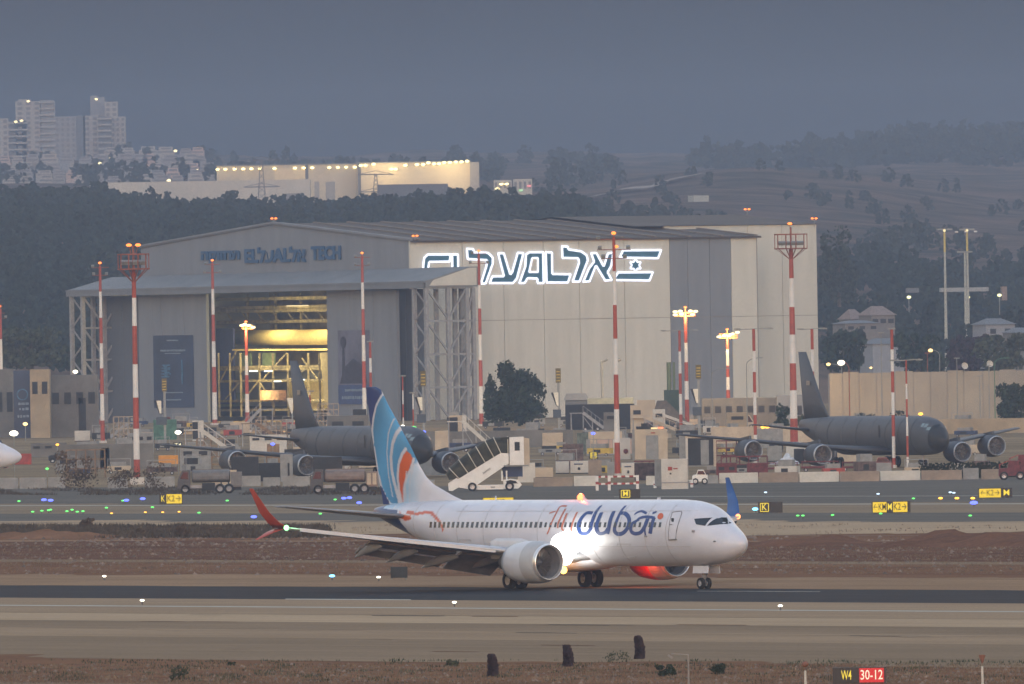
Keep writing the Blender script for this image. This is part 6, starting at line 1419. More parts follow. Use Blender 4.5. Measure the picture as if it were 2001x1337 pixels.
low(452, 505, 893, 912, 1790, M_dk, 'dark pallet load inside the brown scaffold', name='crate', cat='crate', depth=2); low(352, 412, 872, 900, 1950, M_gbx, 'grey trailer behind the dark grey tanker truck', name='trailer', cat='trailer', depth=2, wins=2); low(820, 870, 896, 912, 1840, M_gbx, 'low grey trailer right of the fin under the tanker engine', name='trailer', cat='trailer', depth=2); low(735, 790, 922, 946, 1760, M_gbx, 'grey container base hidden partly by the blue fin', name='crate', cat='crate', depth=2)
low(1100, 1140, 868, 900, 1960, mat('stack_brown', (.10, .07, .065), .9, var=.3, scale=2), 'reddish dark stack of equipment left of the generator unit', name='crate', cat='crate', depth=3); low(1060, 1100, 846, 866, 2150, M_crm, 'pale low load behind the front stairs cabin', name='crate', cat='crate', depth=2)
low(1240, 1282, 905, 940, 1740, mat('stack_dark', (.05, .035, .035), .9, var=.4, scale=2), 'dark stack between the mast foot and the white equipment box', name='crate', cat='crate', depth=2)
low(1460, 1500, 905, 925, 1760, M_dred, 'dark red pump trailer in front of the near engine', name='trailer', cat='trailer', depth=2)
# dark floor-level fence that closes the apron under the tankers
for i, (x0, x1, yb, lab) in enumerate(((1676, 1760, 924, 'grey mesh fence behind the second tan block'), (1800, 1995, 934, 'low grey-green vegetation strip below the tanker engines'))):
    if i: 
        mb = MB(); p = G((x0+x1)/2, yb); s = S(p.y); rnd = random.Random(77)
        for k in range(1800):
            x = rnd.uniform(-(x1-x0)/2/s, (x1-x0)/2/s); y_ = rnd.uniform(-2, 9); z = rnd.random()**2*1.5; q_ = .12; mb.quad((x-q_, y_, z), (x, y_-q_, z+q_), (x+q_, y_, z+.02), (x, y_+q_, z-q_))
        o = mb.build('weeds', M_lf3, None, fix=False); o.location = p; o['kind'] = 'stuff'; o['label'] = lab
# flue pipes on the cream wall
for x, yt, w_, c, lab in ((1177, 707, 5, 0, 'hooded flue pipe, left one of the pair on the cream wall'), (1203, 707, 4, 0, 'hooded flue pipe behind the tallest foreground mast'), (1308, 708, 9, 1, 'wide dark green silo pipe left of the grey stripe'), (1318, 708, 5, 1, 'narrow dark green silo pipe left of the grey stripe')):
    p = P(x, 790, 2600); s = S(2600); t = thing('flue_pipe', lab, 'pipe', p, 0); z = (790-yt)/s; mb = MB(); mb.tube((0, 0, -p.z if p.z > 0 else 0), (0, 0, z), w_/2/s, w_/2/s, 12); mb.build('pipe', M_gp if not c else MATS['dark_green_metal'], t)
    if not c: mb = MB(); mb.tube((0, 0, z), (.9, 0, z+.35), .22); mb.build('hood', M_gp, t)
# ---------------------------------------------------------------- yellow and black taxiway signs
M_sy = glow('sign_yellow', (1, .66, .02), .85); M_sk = mat('sign_black', (.012, .012, .012), .5, var=0); M_sr = glow('sign_red', (.75, .015, .015), .8); M_ty = glow('sign_glyph_yellow', (1, .72, .05), .95); M_tw = glow('sign_glyph_cream', (1, .86, .62), .95); M_tk = mat('sign_glyph_black', (.02, .018, .01), .5, var=0)
def sign(x0, x1, y0, y1, yb, segs, label, frame=None, depth=.3, leg=True):
    p = G((x0+x1)/2, yb); s = S(p.y); t = thing('taxiway_sign', label, 'sign', p, 0); W_ = (x1-x0)/s; z0, z1 = (yb-y1)/s, (yb-y0)/s
    mb = MB(); mb.b2(-W_/2-.06, W_/2+.06, 0, depth, z0-.05, z1+.05); mb.build('case', M_sk, t)
    tot = sum(a[0] for a in segs); x = -W_/2
    for wd, m, txt, tm, tw in segs:
        w_ = W_*wd/tot; mb = MB(); mb.b2(x+.03, x+w_-.03, -.04, .0, z0, z1); mb.build('sign_face', m, t)
        if txt:
            o = text('sign_lettering', txt, (z1-z0)*.95, tm, t, (x+w_/2, -.06, (z0+z1)/2), (math.pi/2, 0, 0), bold=(z1-z0)*.004, width=w_*tw)
            if frame: 
                f = MB(); a, b_, c_, d_ = x+w_*.14, x+w_*.86, z0+(z1-z0)*.08, z1-(z1-z0)*.08
                for q, r_ in (((a, c_), (b_, c_)), ((b_, c_), (b_, d_)), ((b_, d_), (a, d_)), ((a, d_), (a, c_))): f.beam((q[0], -.06, q[1]), (r_[0], -.06, r_[1]), .06)
                f.build('sign_border', M_ty, t)
        x += w_
    if leg:
        for sx in (-.35, .35): mb = MB(); mb.tube((sx*W_, .15, 0), (sx*W_, .15, z0), .05); mb.build('leg', M_gp, t)
    return t
sign(313, 356, 966, 984, 988, [(12, M_sk, 'K', M_ty, .6), (31, M_sy, 'K2\u2192', M_tk, .85)], 'lit sign reading K on black and K2 with right arrow on yellow, at left')
sign(944, 1004, 973, 991, 993, [(25, M_sy, '\u2190K', M_tk, .8), (35, M_sy, 'K2\u2192', M_tk, .8)], 'yellow sign whose top edge shows just above the airliner roof')
sign(1211, 1250, 957, 973, 976, [(23, M_sk, 'M', M_ty, .42), (16, M_sk, None, None, 0)], 'black sign with framed yellow M above the airliner roof', frame=True)
sign(1483, 1528, 982, 1001, 1004, [(22, M_sk, 'K', M_ty, .42), (23, M_sk, None, None, 0)], 'black sign with framed yellow K right of the blue winglet', frame=True)
sign(1705, 1778, 981, 1001, 1004, [(28, M_sy, '\u2190KM', M_tk, .85), (11, M_sk, 'M', M_ty, .7), (29, M_sy, 'K2\u2192', M_tk, .85), (4, M_sk, None, None, 0)], 'double yellow sign with a black M between its halves')
sign(1913, 1977, 955, 972, 976, [(43, M_sy, '\u2190K2\u2192', M_tk, .85), (20, M_sk, 'M', M_ty, .55)], 'yellow K2 sign with arrows both ways and a black M end, at far right')
sign(1630, 1729, 1306, 1334, 1339, [(48, M_sk, 'W4', M_ty, .42), (51, M_sr, '30-12', M_tw, .85)], 'black W4 and red 30-12 runway sign at the bottom edge', depth=.35, leg=False)
sign(1152, 1168, 884, 896, 908, [(10, M_sk, 'H', M_ty, .5)], 'tiny black sign with yellow letter in front of the generator unit', frame=True)
t = sign(340, 356, 865, 874, 890, [(10, M_sk, 'T4', glow('sign_pale', (1, .9, .55), 1.1), .8)], 'tiny lit number sign above the orange container')
# ---------------------------------------------------------------- airfield lights
LG, LBc, LO, LW, LC = glow('light_green', (.15, 1, .18), 1.6), glow('light_blue', (.12, .16, 1), 2.4), glow('light_amber', (1, .42, .05), 3), glow('light_white', (1, .92, .72), 4.0), glow('light_cyan', (.15, .55, 1), 4.0)
M_fix = mat('light_fixture', (.08, .08, .08), .6, var=0)
def make_light(x, y, m, r, label, group, wide=1.6):
    p = G(x, y+2); t = thing('airfield_light', label, 'airfield light', p, 0, group); mb = MB(); mb.tube((0, 0, 0), (0, 0, .22), .05, .05, 6); mb.build('fixture', M_fix, t); mb = MB(); mb.ball((0, 0, .22+r*.5), r, 8, 5, sq=(wide, 1, .75)); mb.build('lens', m, t)
GB = 'small green taxiway light glowing low on the pavement left of the airliner winglet'
for x, y in ((37, 983), (64, 1004), (82, 1002), (95, 1001), (99, 1000), (131, 1003), (141, 1000), (151, 1004), (162, 1003), (208, 996), (240, 982), (298, 995), (389, 1006), (444, 982), (655, 980), (626, 1008)): make_light(x, y, LG, .095, GB, 'green taxiway lights at left')
for x, y in ((1559, 1012), (1569, 1012), (1627, 1011), (1721, 1008), (1785, 978), (1896, 1012)): make_light(x, y, LG, .09, 'small green taxiway light on the pavement around the double yellow sign', 'green taxiway lights at right')
for x, y in ((86, 981), (99, 982), (247, 982), (279, 979), (496, 1015)): make_light(x, y, LBc, .17, 'blue taxiway edge light left of the airliner winglet', 'blue edge lights at left')
for x, y in ((672, 978), (683, 977), (702, 987)): make_light(x, y, LBc, .16, 'blue taxiway edge light just left of the airliner fin', 'blue edge lights by the fin')
for x, y in ((318, 1005), (350, 1004), (284, 1005), (218, 1007)): make_light(x, y, LO, .08, 'small amber light on the taxiway below the yellow arrow sign', 'amber lights at left')
for x, y in ((1838, 978), (1870, 978), (1901, 978)): make_light(x, y, LO, .13, 'small amber light on the taxiway left of the far right sign', 'amber lights at right')
make_light(1903, 988, LBc, .22, 'blue edge light below the far right yellow sign', None); make_light(1476, 1000, LC, .17, 'pale blue light between the blue winglet and the black K sign', None)
for x, y in ((1716, 969), (1496, 966), (1857, 966), (1864, 967)): make_light(x, y, glow('light_cool', (.6, .8, 1), 1.6), .10, 'tiny cool white light on the dark taxiway beyond the double yellow sign', 'tiny cool lights')
for x, y, lab in ((204, 1132, 'white runway light at left on the far edge of the dark runway'), (740, 1134, 'white runway light just left of the dark box'), (278, 1180, 'bright white runway edge light, leftmost on the near white line'), (888, 1184, 'white runway edge light on the near white line below the engine'), (1525, 1191, 'white runway edge light on the near white line right of the nose')): make_light(x, y, LW, .085, lab, None)
make_light(649, 1132, LC, .12, 'pale blue light on the far edge of the runway left of the dark box', None)
for x, y, m, lab, r in ((808, 837, LG, 'bright green light glowing above the front stairs beside the fin', .3), (828, 844, LBc, 'blue light right of the bright green light', .2), (787, 833, LW, 'small white light left of the bright green light', .18), (1159, 847, LBc, 'pale blue light on the generator unit roof', .2), (533, 868, LBc, 'blue light under the left tanker tail', .2), (348, 845, LW, 'white light with violet rim beside the left banner', .28), (27, 847, LW, 'bright white light on the white airliner nose at far left', .38), (112, 869, LO, 'small amber light right of the white airliner nose', .15), (1499, 834, LO, 'amber lamp pair in front of the cream low wall', .28), (1799, 809, LO, 'glowing amber lamp above the tanker cockpit', .25), (92, 916, LG, 'green light in front of the red container', .15)):
    D = 1900 if x not in (1499, 1799) else 2220; p = P(x, y, D); t = thing('work_light', lab, 'light', p, 0); z = p.z; mb = MB(); mb.tube((0, .1, -z), (0, .1, -.1), .035, n=6); mb.build('pole', M_gp, t); mb = MB(); mb.ball((0, 0, 0), r, sq=(1.3, 1, .8)); mb.build('globe', m, t)
    if x == 1499: mb = MB(); mb.ball((-.55, 0, 0), r); mb.build('globe', m, t)
# ---------------------------------------------------------------- foreground odds and ends
p = G(780, 1133); s = S(p.y); t = thing('runway_box', 'dark square distance marker box beside the runway left of the engine', 'marker box', p, 0); W_ = 33/s; mb = MB(); mb.b2(-W_/2, W_/2, 0, .5, .12, 25/s); mb.build('panel', mat('marker_dark', (.035, .036, .035), .8, var=.15), t); [MB().b2(sx*W_*.4-.05, sx*W_*.4+.05, .1, .3, 0, .14).build('foot', M_gp, t) for sx in (-1, 1)]
M_dw = mat('dry_seed', (.035, .022, .026), .95, var=.3, scale=3)
for x, yb, yt, lab, sd in ((962, 1322, 1280, 'dark upright shrub stump, leftmost of three at the bottom', 1), (1109, 1303, 1262, 'dark upright shrub stump, middle one of three at the bottom', 2), (1249, 1288, 1244, 'dark upright shrub stump, rightmost and highest of three at the bottom', 3)):
    p = G(x, yb); s = S(p.y); t = thing('shrub', lab, 'shrub', p, 0, 'three dark upright stumps'); mb = MB(); rnd = random.Random(sd); h = (yb-yt)/s
    for k in range(900):
        z = rnd.random()*h; rr = .24*(1-.35*(z/h)**3)*math.sqrt(rnd.random()); a = rnd.uniform(0, 6.28); c = Vector((rr*math.cos(a)+.05*math.sin(z*4), rr*math.sin(a), z)); u = Vector((rnd.gauss(0, .5), rnd.gauss(0, .5), 1)).normalized(); v = u.orthogonal()*.05; mb.quad(c-v, c+u*.09, c+v, c-u*.07)
    mb.build('foliage', M_dw, t, fix=False); mb = MB(); mb.tube((0, 0, 0), (0, 0, h*.8), .05, .03, 6); mb.build('stem', M_bark, t)
def bush(x, yb, w_, h_, lab, m, n, sd, q=.05):
    p = G(x, yb); s = S(p.y); t = thing('bush', lab, 'bush', p, 0); mb = MB(); rnd = random.Random(sd); W_, Hh = w_/s, h_/s; crown(mb, (0, 0, Hh*.45), W_*.5, W_*.5, Hh*.5, n, q, rnd); mb.build('foliage', m, t, fix=False)
bush(1301, 1322, 46, 26, 'dark green bush left of the thin lamp pole at the bottom', M_lf, 900, 1); bush(1402, 1319, 34, 28, 'dark green bush right of the thin lamp pole at the bottom', M_lf, 700, 2); bush(882, 1303, 34, 14, 'low brown bush left of the leftmost dark stump', M_lf2, 500, 3); bush(350, 1332, 44, 34, 'faint green bush at the bottom left', M_lf2, 450, 4); bush(452, 1301, 20, 8, 'small dark tuft on the edge of the pavement at bottom left', M_lf, 200, 5); bush(1210, 1298, 60, 30, 'sparse pale twiggy bush between the dark stumps', M_lf2, 260, 6, .04)
bush(170, 1030, 34, 20, 'dry brown bush on the left soil bank', MATS['dry_brown'], 500, 7, .1); bush(358, 1050, 32, 24, 'dry dark bush on the sandy strip below the taxiway', MATS['dry_brown'], 600, 8, .1); bush(280, 1046, 30, 14, 'low dry bush on the sandy strip, left of the taller one', MATS['dry_brown'], 400, 9, .1); bush(415, 1040, 46, 10, 'low dry brush right of the dark bush on the sandy strip', MATS['dry_brown'], 400, 10, .09); bush(485, 1040, 26, 8, 'tiny dry bush near the orange winglet', MATS['dry_brown'], 200, 11, .08)
def post(x, yt, yb, lab, top):
    p = G(x, yb); s = S(p.y); t = thing('marker_post', lab, 'post', p, 0); h = (yb-yt)/s; mb = MB(); mb.tube((0, 0, 0), (0, 0, h*.62), .06, .05, 8); mb.build('post', M_cont, t)
    mb = MB(); mb.ball((0, 0, h*.88), .15, sq=(1, 1, .9)) if top else mb.lathe((0, 0, h*.72), (0, 0, 1), [(0, .03), (h*.28, .16), (h*.28, .02)], 10); mb.build('head', mat('faded_orange', (.20, .09, .06), .8, var=.1), t)
post(1574, 1292, 1341, 'thin white post with round brownish head left of the W4 sign', True); post(1920, 1280, 1338, 'thin white post with tapered brownish head at bottom right', False)
M_pl = mat('pole_faded', (.22, .20, .18), .8, var=.08); p = G(1346, 1345); s = S(p.y); t = thing('lamp_pole', 'thin pale pole with a short arm and lamp at the bottom, between two green bushes', 'pole', p, 0); h = 66/s; mb = MB(); mb.tube((0, 0, 0), (0, 0, h), .05, .03, 8); mb.build('pole', M_pl, t); mb = MB(); mb.beam((0, 0, h), (-.75, 0, h+.05), .035); mb.build('arm', M_pl, t); mb = MB(); mb.box(-.8, 0, h-.08, .24, .14, .10, ry=.6); mb.build('lamp_head', M_pl, t)
# dry grass tufts scattered on the dirt strips: past counting
def tufts(name, y0, y1, n, hgt, m, seed, lab, xr=(-100, 2100), clump=None):
    rnd = random.Random(seed); mb = MB()
    for i in range(n):
        x = rnd.uniform(*xr); y = y0+(y1-y0)*rnd.random()
        if clump and noise.noise(Vector((x*.012, y*.12, seed))) < clump: continue
        p = G(x, y)
        for k in range(5):
            a = rnd.uniform(0, 6.28); h = hgt*rnd.uniform(.4, 1.3); d = Vector((math.cos(a), math.sin(a), 0)); b = p+Vector((rnd.gauss(0, .25), rnd.gauss(0, .25), 0)); w_ = Vector((-d.y, d.x, 0))*hgt*.22
            mb.add([b-w_, b+w_, b+d*h*.5+Vector((0, 0, h))], [(0, 1, 2)])
    o = mb.build(name, m, fix=False); o['kind'] = 'stuff'; o['label'] = lab; return o
M_dg = mat('dry_grass', (.155, .11, .07), .95, var=.3, scale=.3); M_dg2 = mat('dry_grass_dark', (.06, .045, .03), .95, var=.3, scale=.3)
tufts('dry_grass', 1337, 1299, 4500, .11, M_dg, 1, 'dry grass on the bottom dirt strip'); tufts('dry_grass', 1334, 1290, 2600, .13, MATS['leaf_olive'], 2, 'greenish weeds on the bottom dirt strip', clump=.05)
tufts('dry_grass', 1122, 1062, 5000, .12, M_dg, 3, 'dry stubble on the brown infield'); tufts('dry_scrub', 1052, 1028, 4200, .30, M_dg2, 4, 'dark dry scrub on the sandy strip at left', xr=(-100, 640), clump=.0); tufts('dry_grass', 1052, 1024, 1200, .15, M_dg, 5, 'dry grass on the pale infield strip', clump=.05)
tufts('dry_scrub', 968, 952, 2500, .25, M_dg2, 6, 'brown scrub along the apron edge at left', xr=(-100, 760), clump=-.1)
# pebbles and clods
rnd = random.Random(99); mb = MB()
for i in range(2600):
    y = rnd.choice((1337-38*rnd.random(), 1124-60*rnd.random(), 1068-18*rnd.random())); x = rnd.uniform(-60, 2060); p = G(x, y); r_ = rnd.uniform(.04, .14)*(1 if y > 1200 else 1.5); k = len(mb.v)
    mb.add([p+Vector((r_*a, r_*b, r_*c)) for a, b, c in ((1, 0, 0), (0, 1, .1), (-1, .1, 0), (0, -1, 0), (rnd.uniform(-.3, .3), 0, .9))], [(0, 1, 4), (1, 2, 4), (2, 3, 4), (3, 0, 4)])
o = mb.build('stones', mat('stone_brown', (.17, .125, .095), .95, var=.3, scale=.5), fix=False); o['kind'] = 'stuff'; o['label'] = 'stones and clods on the bare earth strips'
# more apron clutter under and between the tankers
for a in ((430, 470, 872, 898, 2000, M_gbx, 'grey trailer between the white stairs and the left tanker tail', 'trailer', 2), (522, 546, 868, 900, 1950, M_sc, 'rusty upright rack under the left tanker tail', 'rack', 0), (556, 600, 878, 902, 1880, M_dk, 'dark low trailer behind the thin white and rust pole', 'trailer', 0),
          (640, 700, 866, 884, 2000, M_dk, 'dark van shape beneath the left tanker belly', 'trailer', 2), (760, 800, 868, 890, 1960, M_gbx, 'grey load right of the airliner fin edge', 'crate', 0), (196, 214, 876, 906, 1990, M_pink, 'pinkish crate left of the cream upright container', 'crate', 0), (60, 130, 866, 882, 2200, M_lb1, 'grey flat trailer right of the white airliner nose', 'trailer', 3),
          (250, 300, 846, 868, 2250, M_gbx, 'grey trailer left of the left docking board', 'trailer', 3), (300, 345, 820, 842, 2500, mat('teal_sheet', (.06, .14, .10), .8, var=.2), 'greenish curtain by the foot of the left banner', 'curtain', 0), (1010, 1052, 838, 856, 2250, M_gbx, 'grey trailer below the big dark round tree', 'trailer', 2), (1128, 1175, 846, 862, 2100, mat('cage_green', (.10, .12, .10), .8, var=.3, scale=2), 'grey-green wire cage on the low platform left of the generator unit', 'cage', 0),
          (1180, 1208, 806, 826, 2450, M_lb1, 'grey low cabinet under the dark open bay', 'cabinet', 1), (1420, 1462, 806, 828, 2450, M_lb2, 'tan low hut under the lit mast right of the grey stripe', 'hut', 1), (1478, 1530, 838, 850, 2150, M_gbx, 'grey flatbed load left of the caged mast', 'trailer', 0), (1690, 1742, 905, 917, 1790, M_gbx, 'grey pallets left of the dark red car', 'crate', 0), (1775, 1800, 908, 930, 1740, M_pink, 'pinkish box at the foot of the thinnest mast', 'crate', 0),
          (1012, 1046, 905, 938, 1740, M_cont, 'white box van end just right of the stairs cabin', 'crate', 0), (1400, 1440, 905, 926, 1740, M_dred, 'dark red tool trolley above the first white block', 'trolley', 2), (850, 876, 842, 858, 2200, M_crm, 'cream low box between the fin and the front stairs', 'crate', 0), (690, 716, 800, 822, 2500, M_dk, 'dark opening beside the right banner', 'crate', 0)):
    low(*a[:7], name=a[7], cat=a[7], depth=2, wins=a[8])
M_scp = mat('scaffold_pale', (.30, .25, .19), .8, var=.2)
gantry(500, 560, 822, 862, 'pale tangle of work steps at the foot of the open hangar door', M_scp, 6, 4, 6); gantry(622, 662, 790, 846, 'pale work platforms right of the left tanker fin', M_scp, 4, 5, 5); gantry(560, 620, 845, 872, 'brown low platforms behind the left tanker tail', M_sc, 5, 2, 4); gantry(222, 262, 815, 862, 'pale steel frames at the foot of the dark left hangar door', M_scp, 4, 4, 4); gantry(385, 440, 858, 900, 'brown frames behind the white boarding stairs', M_sc, 4, 3, 4); gantry(1240, 1330, 902, 930, 'dark frames behind the white equipment box', M_dred, 6, 2, 2); gantry(870, 930, 842, 858, 'pale fence frames behind the front stairs', M_scp, 6, 1, 1)
open_stairs(560, 872, 500, 826, 'brown stairs rising left behind the left tanker tailplane', M_sc); open_stairs(680, 850, 640, 806, 'pale stairs under the right banner', M_scp); open_stairs(1180, 842, 1140, 806, 'grey stairs below the green-grey roofed shed', M_steel)

for x, yb, w_, yt, lab, sd in ((978, 822, 74, 745, 'low dark shrub at the foot of the big tree, left side', 41), (1042, 822, 74, 738, 'low dark shrub at the foot of the big tree, right side', 42), (1012, 824, 80, 780, 'low dark shrub at the foot of the big tree, middle', 43)): tree(x, yb, w_, yt, 2540, lab, M_lf, n=900, q=.26, seed=sd, skirt=-.1, cat='bush', trunk=False)

# small ground gear between the landmarks of the apron
marks = [(120, 'the grey flat trailer at far left'), (180, 'the slim left mast foot'), (255, 'the tallest mast foot'), (330, 'the orange container'), (395, 'the white boarding stairs'), (450, 'the brown scaffold'), (520, 'the left tanker tailplane'), (590, 'the left tanker fin'), (665, 'the left tanker belly'), (890, 'the front stairs canopy'),
         (990, 'the front stairs cabin'), (1060, 'the low cream box'), (1120, 'the pair of white cabinets'), (1170, 'the generator unit'), (1225, 'the tall foreground mast foot'), (1270, 'the cream hut'), (1320, 'the white equipment box'), (1400, 'the open grey shelter'), (1450, 'the dark red rack'), (1520, 'the white tarp heap'), (1620, 'the cream doorway box'), (1700, 'the dark red car'), (1790, 'the tanker nose'), (1900, 'the port engines of the right tanker')]
rnd = random.Random(2024); kinds = [('baggage_cart', 'baggage cart', 1.5), ('power_unit', 'ground power unit', 1.3), ('equipment_crate', 'equipment crate', 1.0), ('hose_trolley', 'hose trolley', 1.2), ('tool_locker', 'tool locker', 1.8)]
cl = [(M_cont, 'off-white'), (M_gbx, 'grey'), (M_dk, 'blackish'), (M_crm, 'beige'), (M_redp, 'red'), (M_bl, 'navy blue'), (M_yel, 'mustard yellow'), (MATS['stack_brown'], 'brown')]
for mx_, mn in marks:
    used_ = set()
    for j, (y0_, rel) in enumerate(((928, 'in front of'), (886, 'just behind'), (856, 'some way behind'), (836, 'far behind'))):
        if mx_ in (890, 990) and j == 0: continue
        kn, kl, hh = kinds[rnd.randrange(5)]; m, cn = cl[rnd.choice((0, 1, 1, 2, 2, 3, 4, 5, 6, 7, 7))]; x = mx_+rnd.uniform(-30, 30); yb = y0_+rnd.uniform(-7, 7)
        p = G(x, yb); t = thing(kn, '%s %s %s %s' % (cn, kl, rel, mn), kl.split()[-1], p, rnd.uniform(-.4, .4)); L_ = rnd.uniform(1.4, 3.4); Z = hh*rnd.uniform(.7, 1.2)
        mb = MB(); mb.b2(-L_/2, L_/2, 0, 1.4, .35, .35+Z*.55); mb.build('body', m, t)
        mb = MB(); mb.b2(-L_*.35, L_*.3, .1, 1.3, .35+Z*.55, .35+Z); mb.build('cover', M_gbx if m is not M_gbx else M_dk, t)
        if kn in ('baggage_cart', 'hose_trolley'):
            for sx in (-1, 1): mb = MB(); mb.beam((sx*L_*.48, .05, .3), (sx*L_*.48, .05, .7+Z), .07); mb.build('upright', M_steel, t)
            mb = MB(); mb.beam((-L_*.5, .05, .7+Z), (L_*.5, .05, .7+Z), .07); mb.build('top_rail', M_steel, t)
        for sx in (-.35, .35): wheel(t, (sx*L_, .05, .2), .2, .14)
        mb = MB(); mb.b2(-L_*.2, L_*.1, -.04, 0, .45, .35+Z*.4); mb.build('side_panel', M_dk if m is not M_dk else M_gbx, t)
# ---------------------------------------------------------------- far background
def at_terrain(x, D): p = P(x, 400, D); return Vector((p.x, D, terrain_z(p.x, D)))
# woods: one mass of crowns with uneven tops
def wood(name, xr, Dr, n, h, m, seed, lab, gap=None, q=1.0, leafs=46, keep=None):
    rnd = random.Random(seed); mb = MB()
    for i in range(n):
        D = Dr[0]+(Dr[1]-Dr[0])*rnd.random(); x = rnd.uniform(*xr)
        if gap is not None and noise.noise(Vector((x*.006, D*.004, seed))) < gap: continue
        if keep and not keep(x, D): continue
        b = at_terrain(x, D); hh = h*rnd.uniform(.6, 1.25); r_ = hh*rnd.uniform(.38, .6); tall = rnd.random() < .2
        if tall: r_ *= .55; hh *= 1.2
        for k in range(leafs):
            a = rnd.uniform(0, 6.28); u = rnd.random(); z = hh*(.12+.88*u); rr = r_*math.sqrt(max(.02, 1-(max(0, u-.35)/.65)**2))*rnd.uniform(.5, 1.05)
            c = b+Vector((rr*math.cos(a), rr*math.sin(a), z)); s_ = q*rnd.uniform(.5, 1.1); v = Vector((rnd.gauss(0, 1), rnd.gauss(0, .4), rnd.gauss(0, 1))).normalized(); w_ = Vector((-v.z, rnd.gauss(0, .5), v.x)).normalized()
            mb.quad(c+v*s_, c+w_*s_*.8, c-v*s_, c-w_*s_*.7)
    o = mb.build(name, m, fix=False); o['kind'] = 'stuff'; o['label'] = lab; return o
M_w1 = leaf_mat('wood_dark', (0.022, 0.030, 0.024), .4); M_w2 = leaf_mat('wood_mid', (0.030, 0.036, 0.028), .4)
wood('wood', (-300, 1150), (3420, 5080), 1900, 8, M_w1, 1, 'dark pine wood climbing the slope behind the hangar at left', q=1.1)
wood('wood', (-300, 1150), (4900, 5150), 420, 8, M_w1, 12, 'dark treetops along the crest of the wood below the long buildings', q=1.0, leafs=60)
wood('wood', (560, 1450), (4300, 5300), 520, 5, M_w2, 2, 'scrubby trees on the slope above the hangar roof', gap=-.05, q=.9)
wood('wood', (1560, 2300), (3480, 4500), 560, 7.5, M_w1, 3, 'dark wood right of the hangar annex', q=1.0, gap=-.25, leafs=55)
wood('wood', (1560, 2300), (4500, 5300), 200, 7, M_w2, 4, 'trees on the lower slope of the brown hill', q=1.0, gap=.10)
wood('wood', (1000, 2300), (5400, 6700), 220, 4.5, M_w2, 5, 'scattered scrub on the rounded brown hill', gap=.12, q=1.0, leafs=30)
wood('wood', (1350, 2400), (8300, 9150), 700, 11, M_w2, 6, 'dark wooded far ridge at right', gap=None, q=2.4, leafs=24, keep=lambda x, D: x > 1560 or D < 8500)
wood('wood', (-200, 1200), (6700, 9000), 420, 8, M_w2, 7, 'scattered trees on the far slope under the town', gap=.0, q=1.8, leafs=24)
# single near trees left and right
for a in ((60, 722, 170, 640, 3150, 'dark broad tree above the grey building at the far left edge', M_lf2, 21), (-10, 722, 120, 632, 3200, 'dark tree cut by the left edge above the grey building', M_lf, 22), (135, 724, 80, 668, 3180, 'dark low tree behind the left hangar tower', M_lf, 23),
          (1650, 730, 100, 640, 3080, 'dark green tree just right of the cream wall above the concrete wall', M_lf, 24), (1795, 728, 130, 640, 3100, 'broad dark tree behind the concrete wall under the tall lamp towers', M_lf, 25), (1960, 728, 120, 650, 3090, 'broad dark tree behind the right end of the concrete wall', M_lf2, 26), (1890, 728, 100, 655, 3120, 'reddish dark tree right below the tall lamp towers', leaf_mat('leaf_reddish', (.045, .028, .034)), 27),
          (1730, 700, 60, 560, 3700, 'tall dark tree behind the small houses', M_w1, 28), (1700, 690, 34, 592, 3560, 'tall narrow dark tree between the two small houses', M_w1, 29), (1812, 690, 30, 590, 3650, 'pointed dark cypress left of the tall lamp towers', M_w1, 30), (1640, 600, 90, 440, 3750, 'pale grey-green tall tree right of the annex wall', M_lf3, 31), (1990, 690, 60, 600, 3500, 'dark tree at the right edge below the far street lamps', M_w1, 32)):
    tree(a[0], a[1], a[2], a[3], a[4], a[5], a[6], n=1500, q=.55, seed=a[7], skirt=0)
# houses on the right
def house(x0, x1, yr, yw, yb, D, label, mw, mr, wins=2):
    p = P((x0+x1)/2, yb, D); s = S(D); W_ = (x1-x0)/s; zw = (yb-yw)/s; zr = (yb-yr)/s; t = thing('house', label, 'house', p, R(18)); mb = MB(); mb.b2(-W_/2, W_/2, 0, 8, -6, zw); mb.build('wall', mw, t)
    mb = MB(); mb.add([(-W_/2-.4, -.4, zw), (W_/2+.4, -.4, zw), (W_/2+.4, 8.4, zw), (-W_/2-.4, 8.4, zw), (-W_/4, 4, zr), (W_/4, 4, zr)], [(0, 1, 5, 4), (1, 2, 5), (2, 3, 4, 5), (3, 0, 4), (0, 1, 2, 3)]); mb.build('roof', mr, t)
    for k in range(wins): x = -W_/2+W_*(k+.5)/wins; mb = MB(); mb.b2(x-.6, x+.6, -.08, .02, zw*.35, zw*.7); mb.build('window', M_dk, t)
M_hw = mat('house_plaster', (.17, .16, .155), .9, var=.06); M_hr = mat('house_roof_pale', (.22, .165, .14), .9, var=.1); M_hr2 = mat('house_roof_grey', (.15, .155, .16), .9, var=.06)
house(1702, 1750, 598, 616, 640, 3550, 'house with pinkish hipped roof above the concrete wall', M_hw, M_hr, 3); house(1664, 1690, 604, 624, 640, 3560, 'small gabled house left of the pinkish roof', M_hw, M_hr); house(1650, 1720, 626, 632, 650, 3540, 'low white house with flat roof below the gabled one', M_hw, M_hr2, 3)
house(1704, 1778, 661, 672, 704, 3400, 'grey roofed hall behind the thin banded mast above the wall', mat('hall_grey', (.22, .23, .25), .8, var=.06), M_hr2, 0); house(1925, 1985, 622, 634, 662, 3450, 'grey-green roofed building at right below the lamp towers', mat('hall_grey', (.22, .23, .25), .8, var=.06), M_hr2, 2); house(1985, 2030, 640, 650, 690, 3400, 'dull building cut by the right edge', M_lb1, M_hr2, 2)
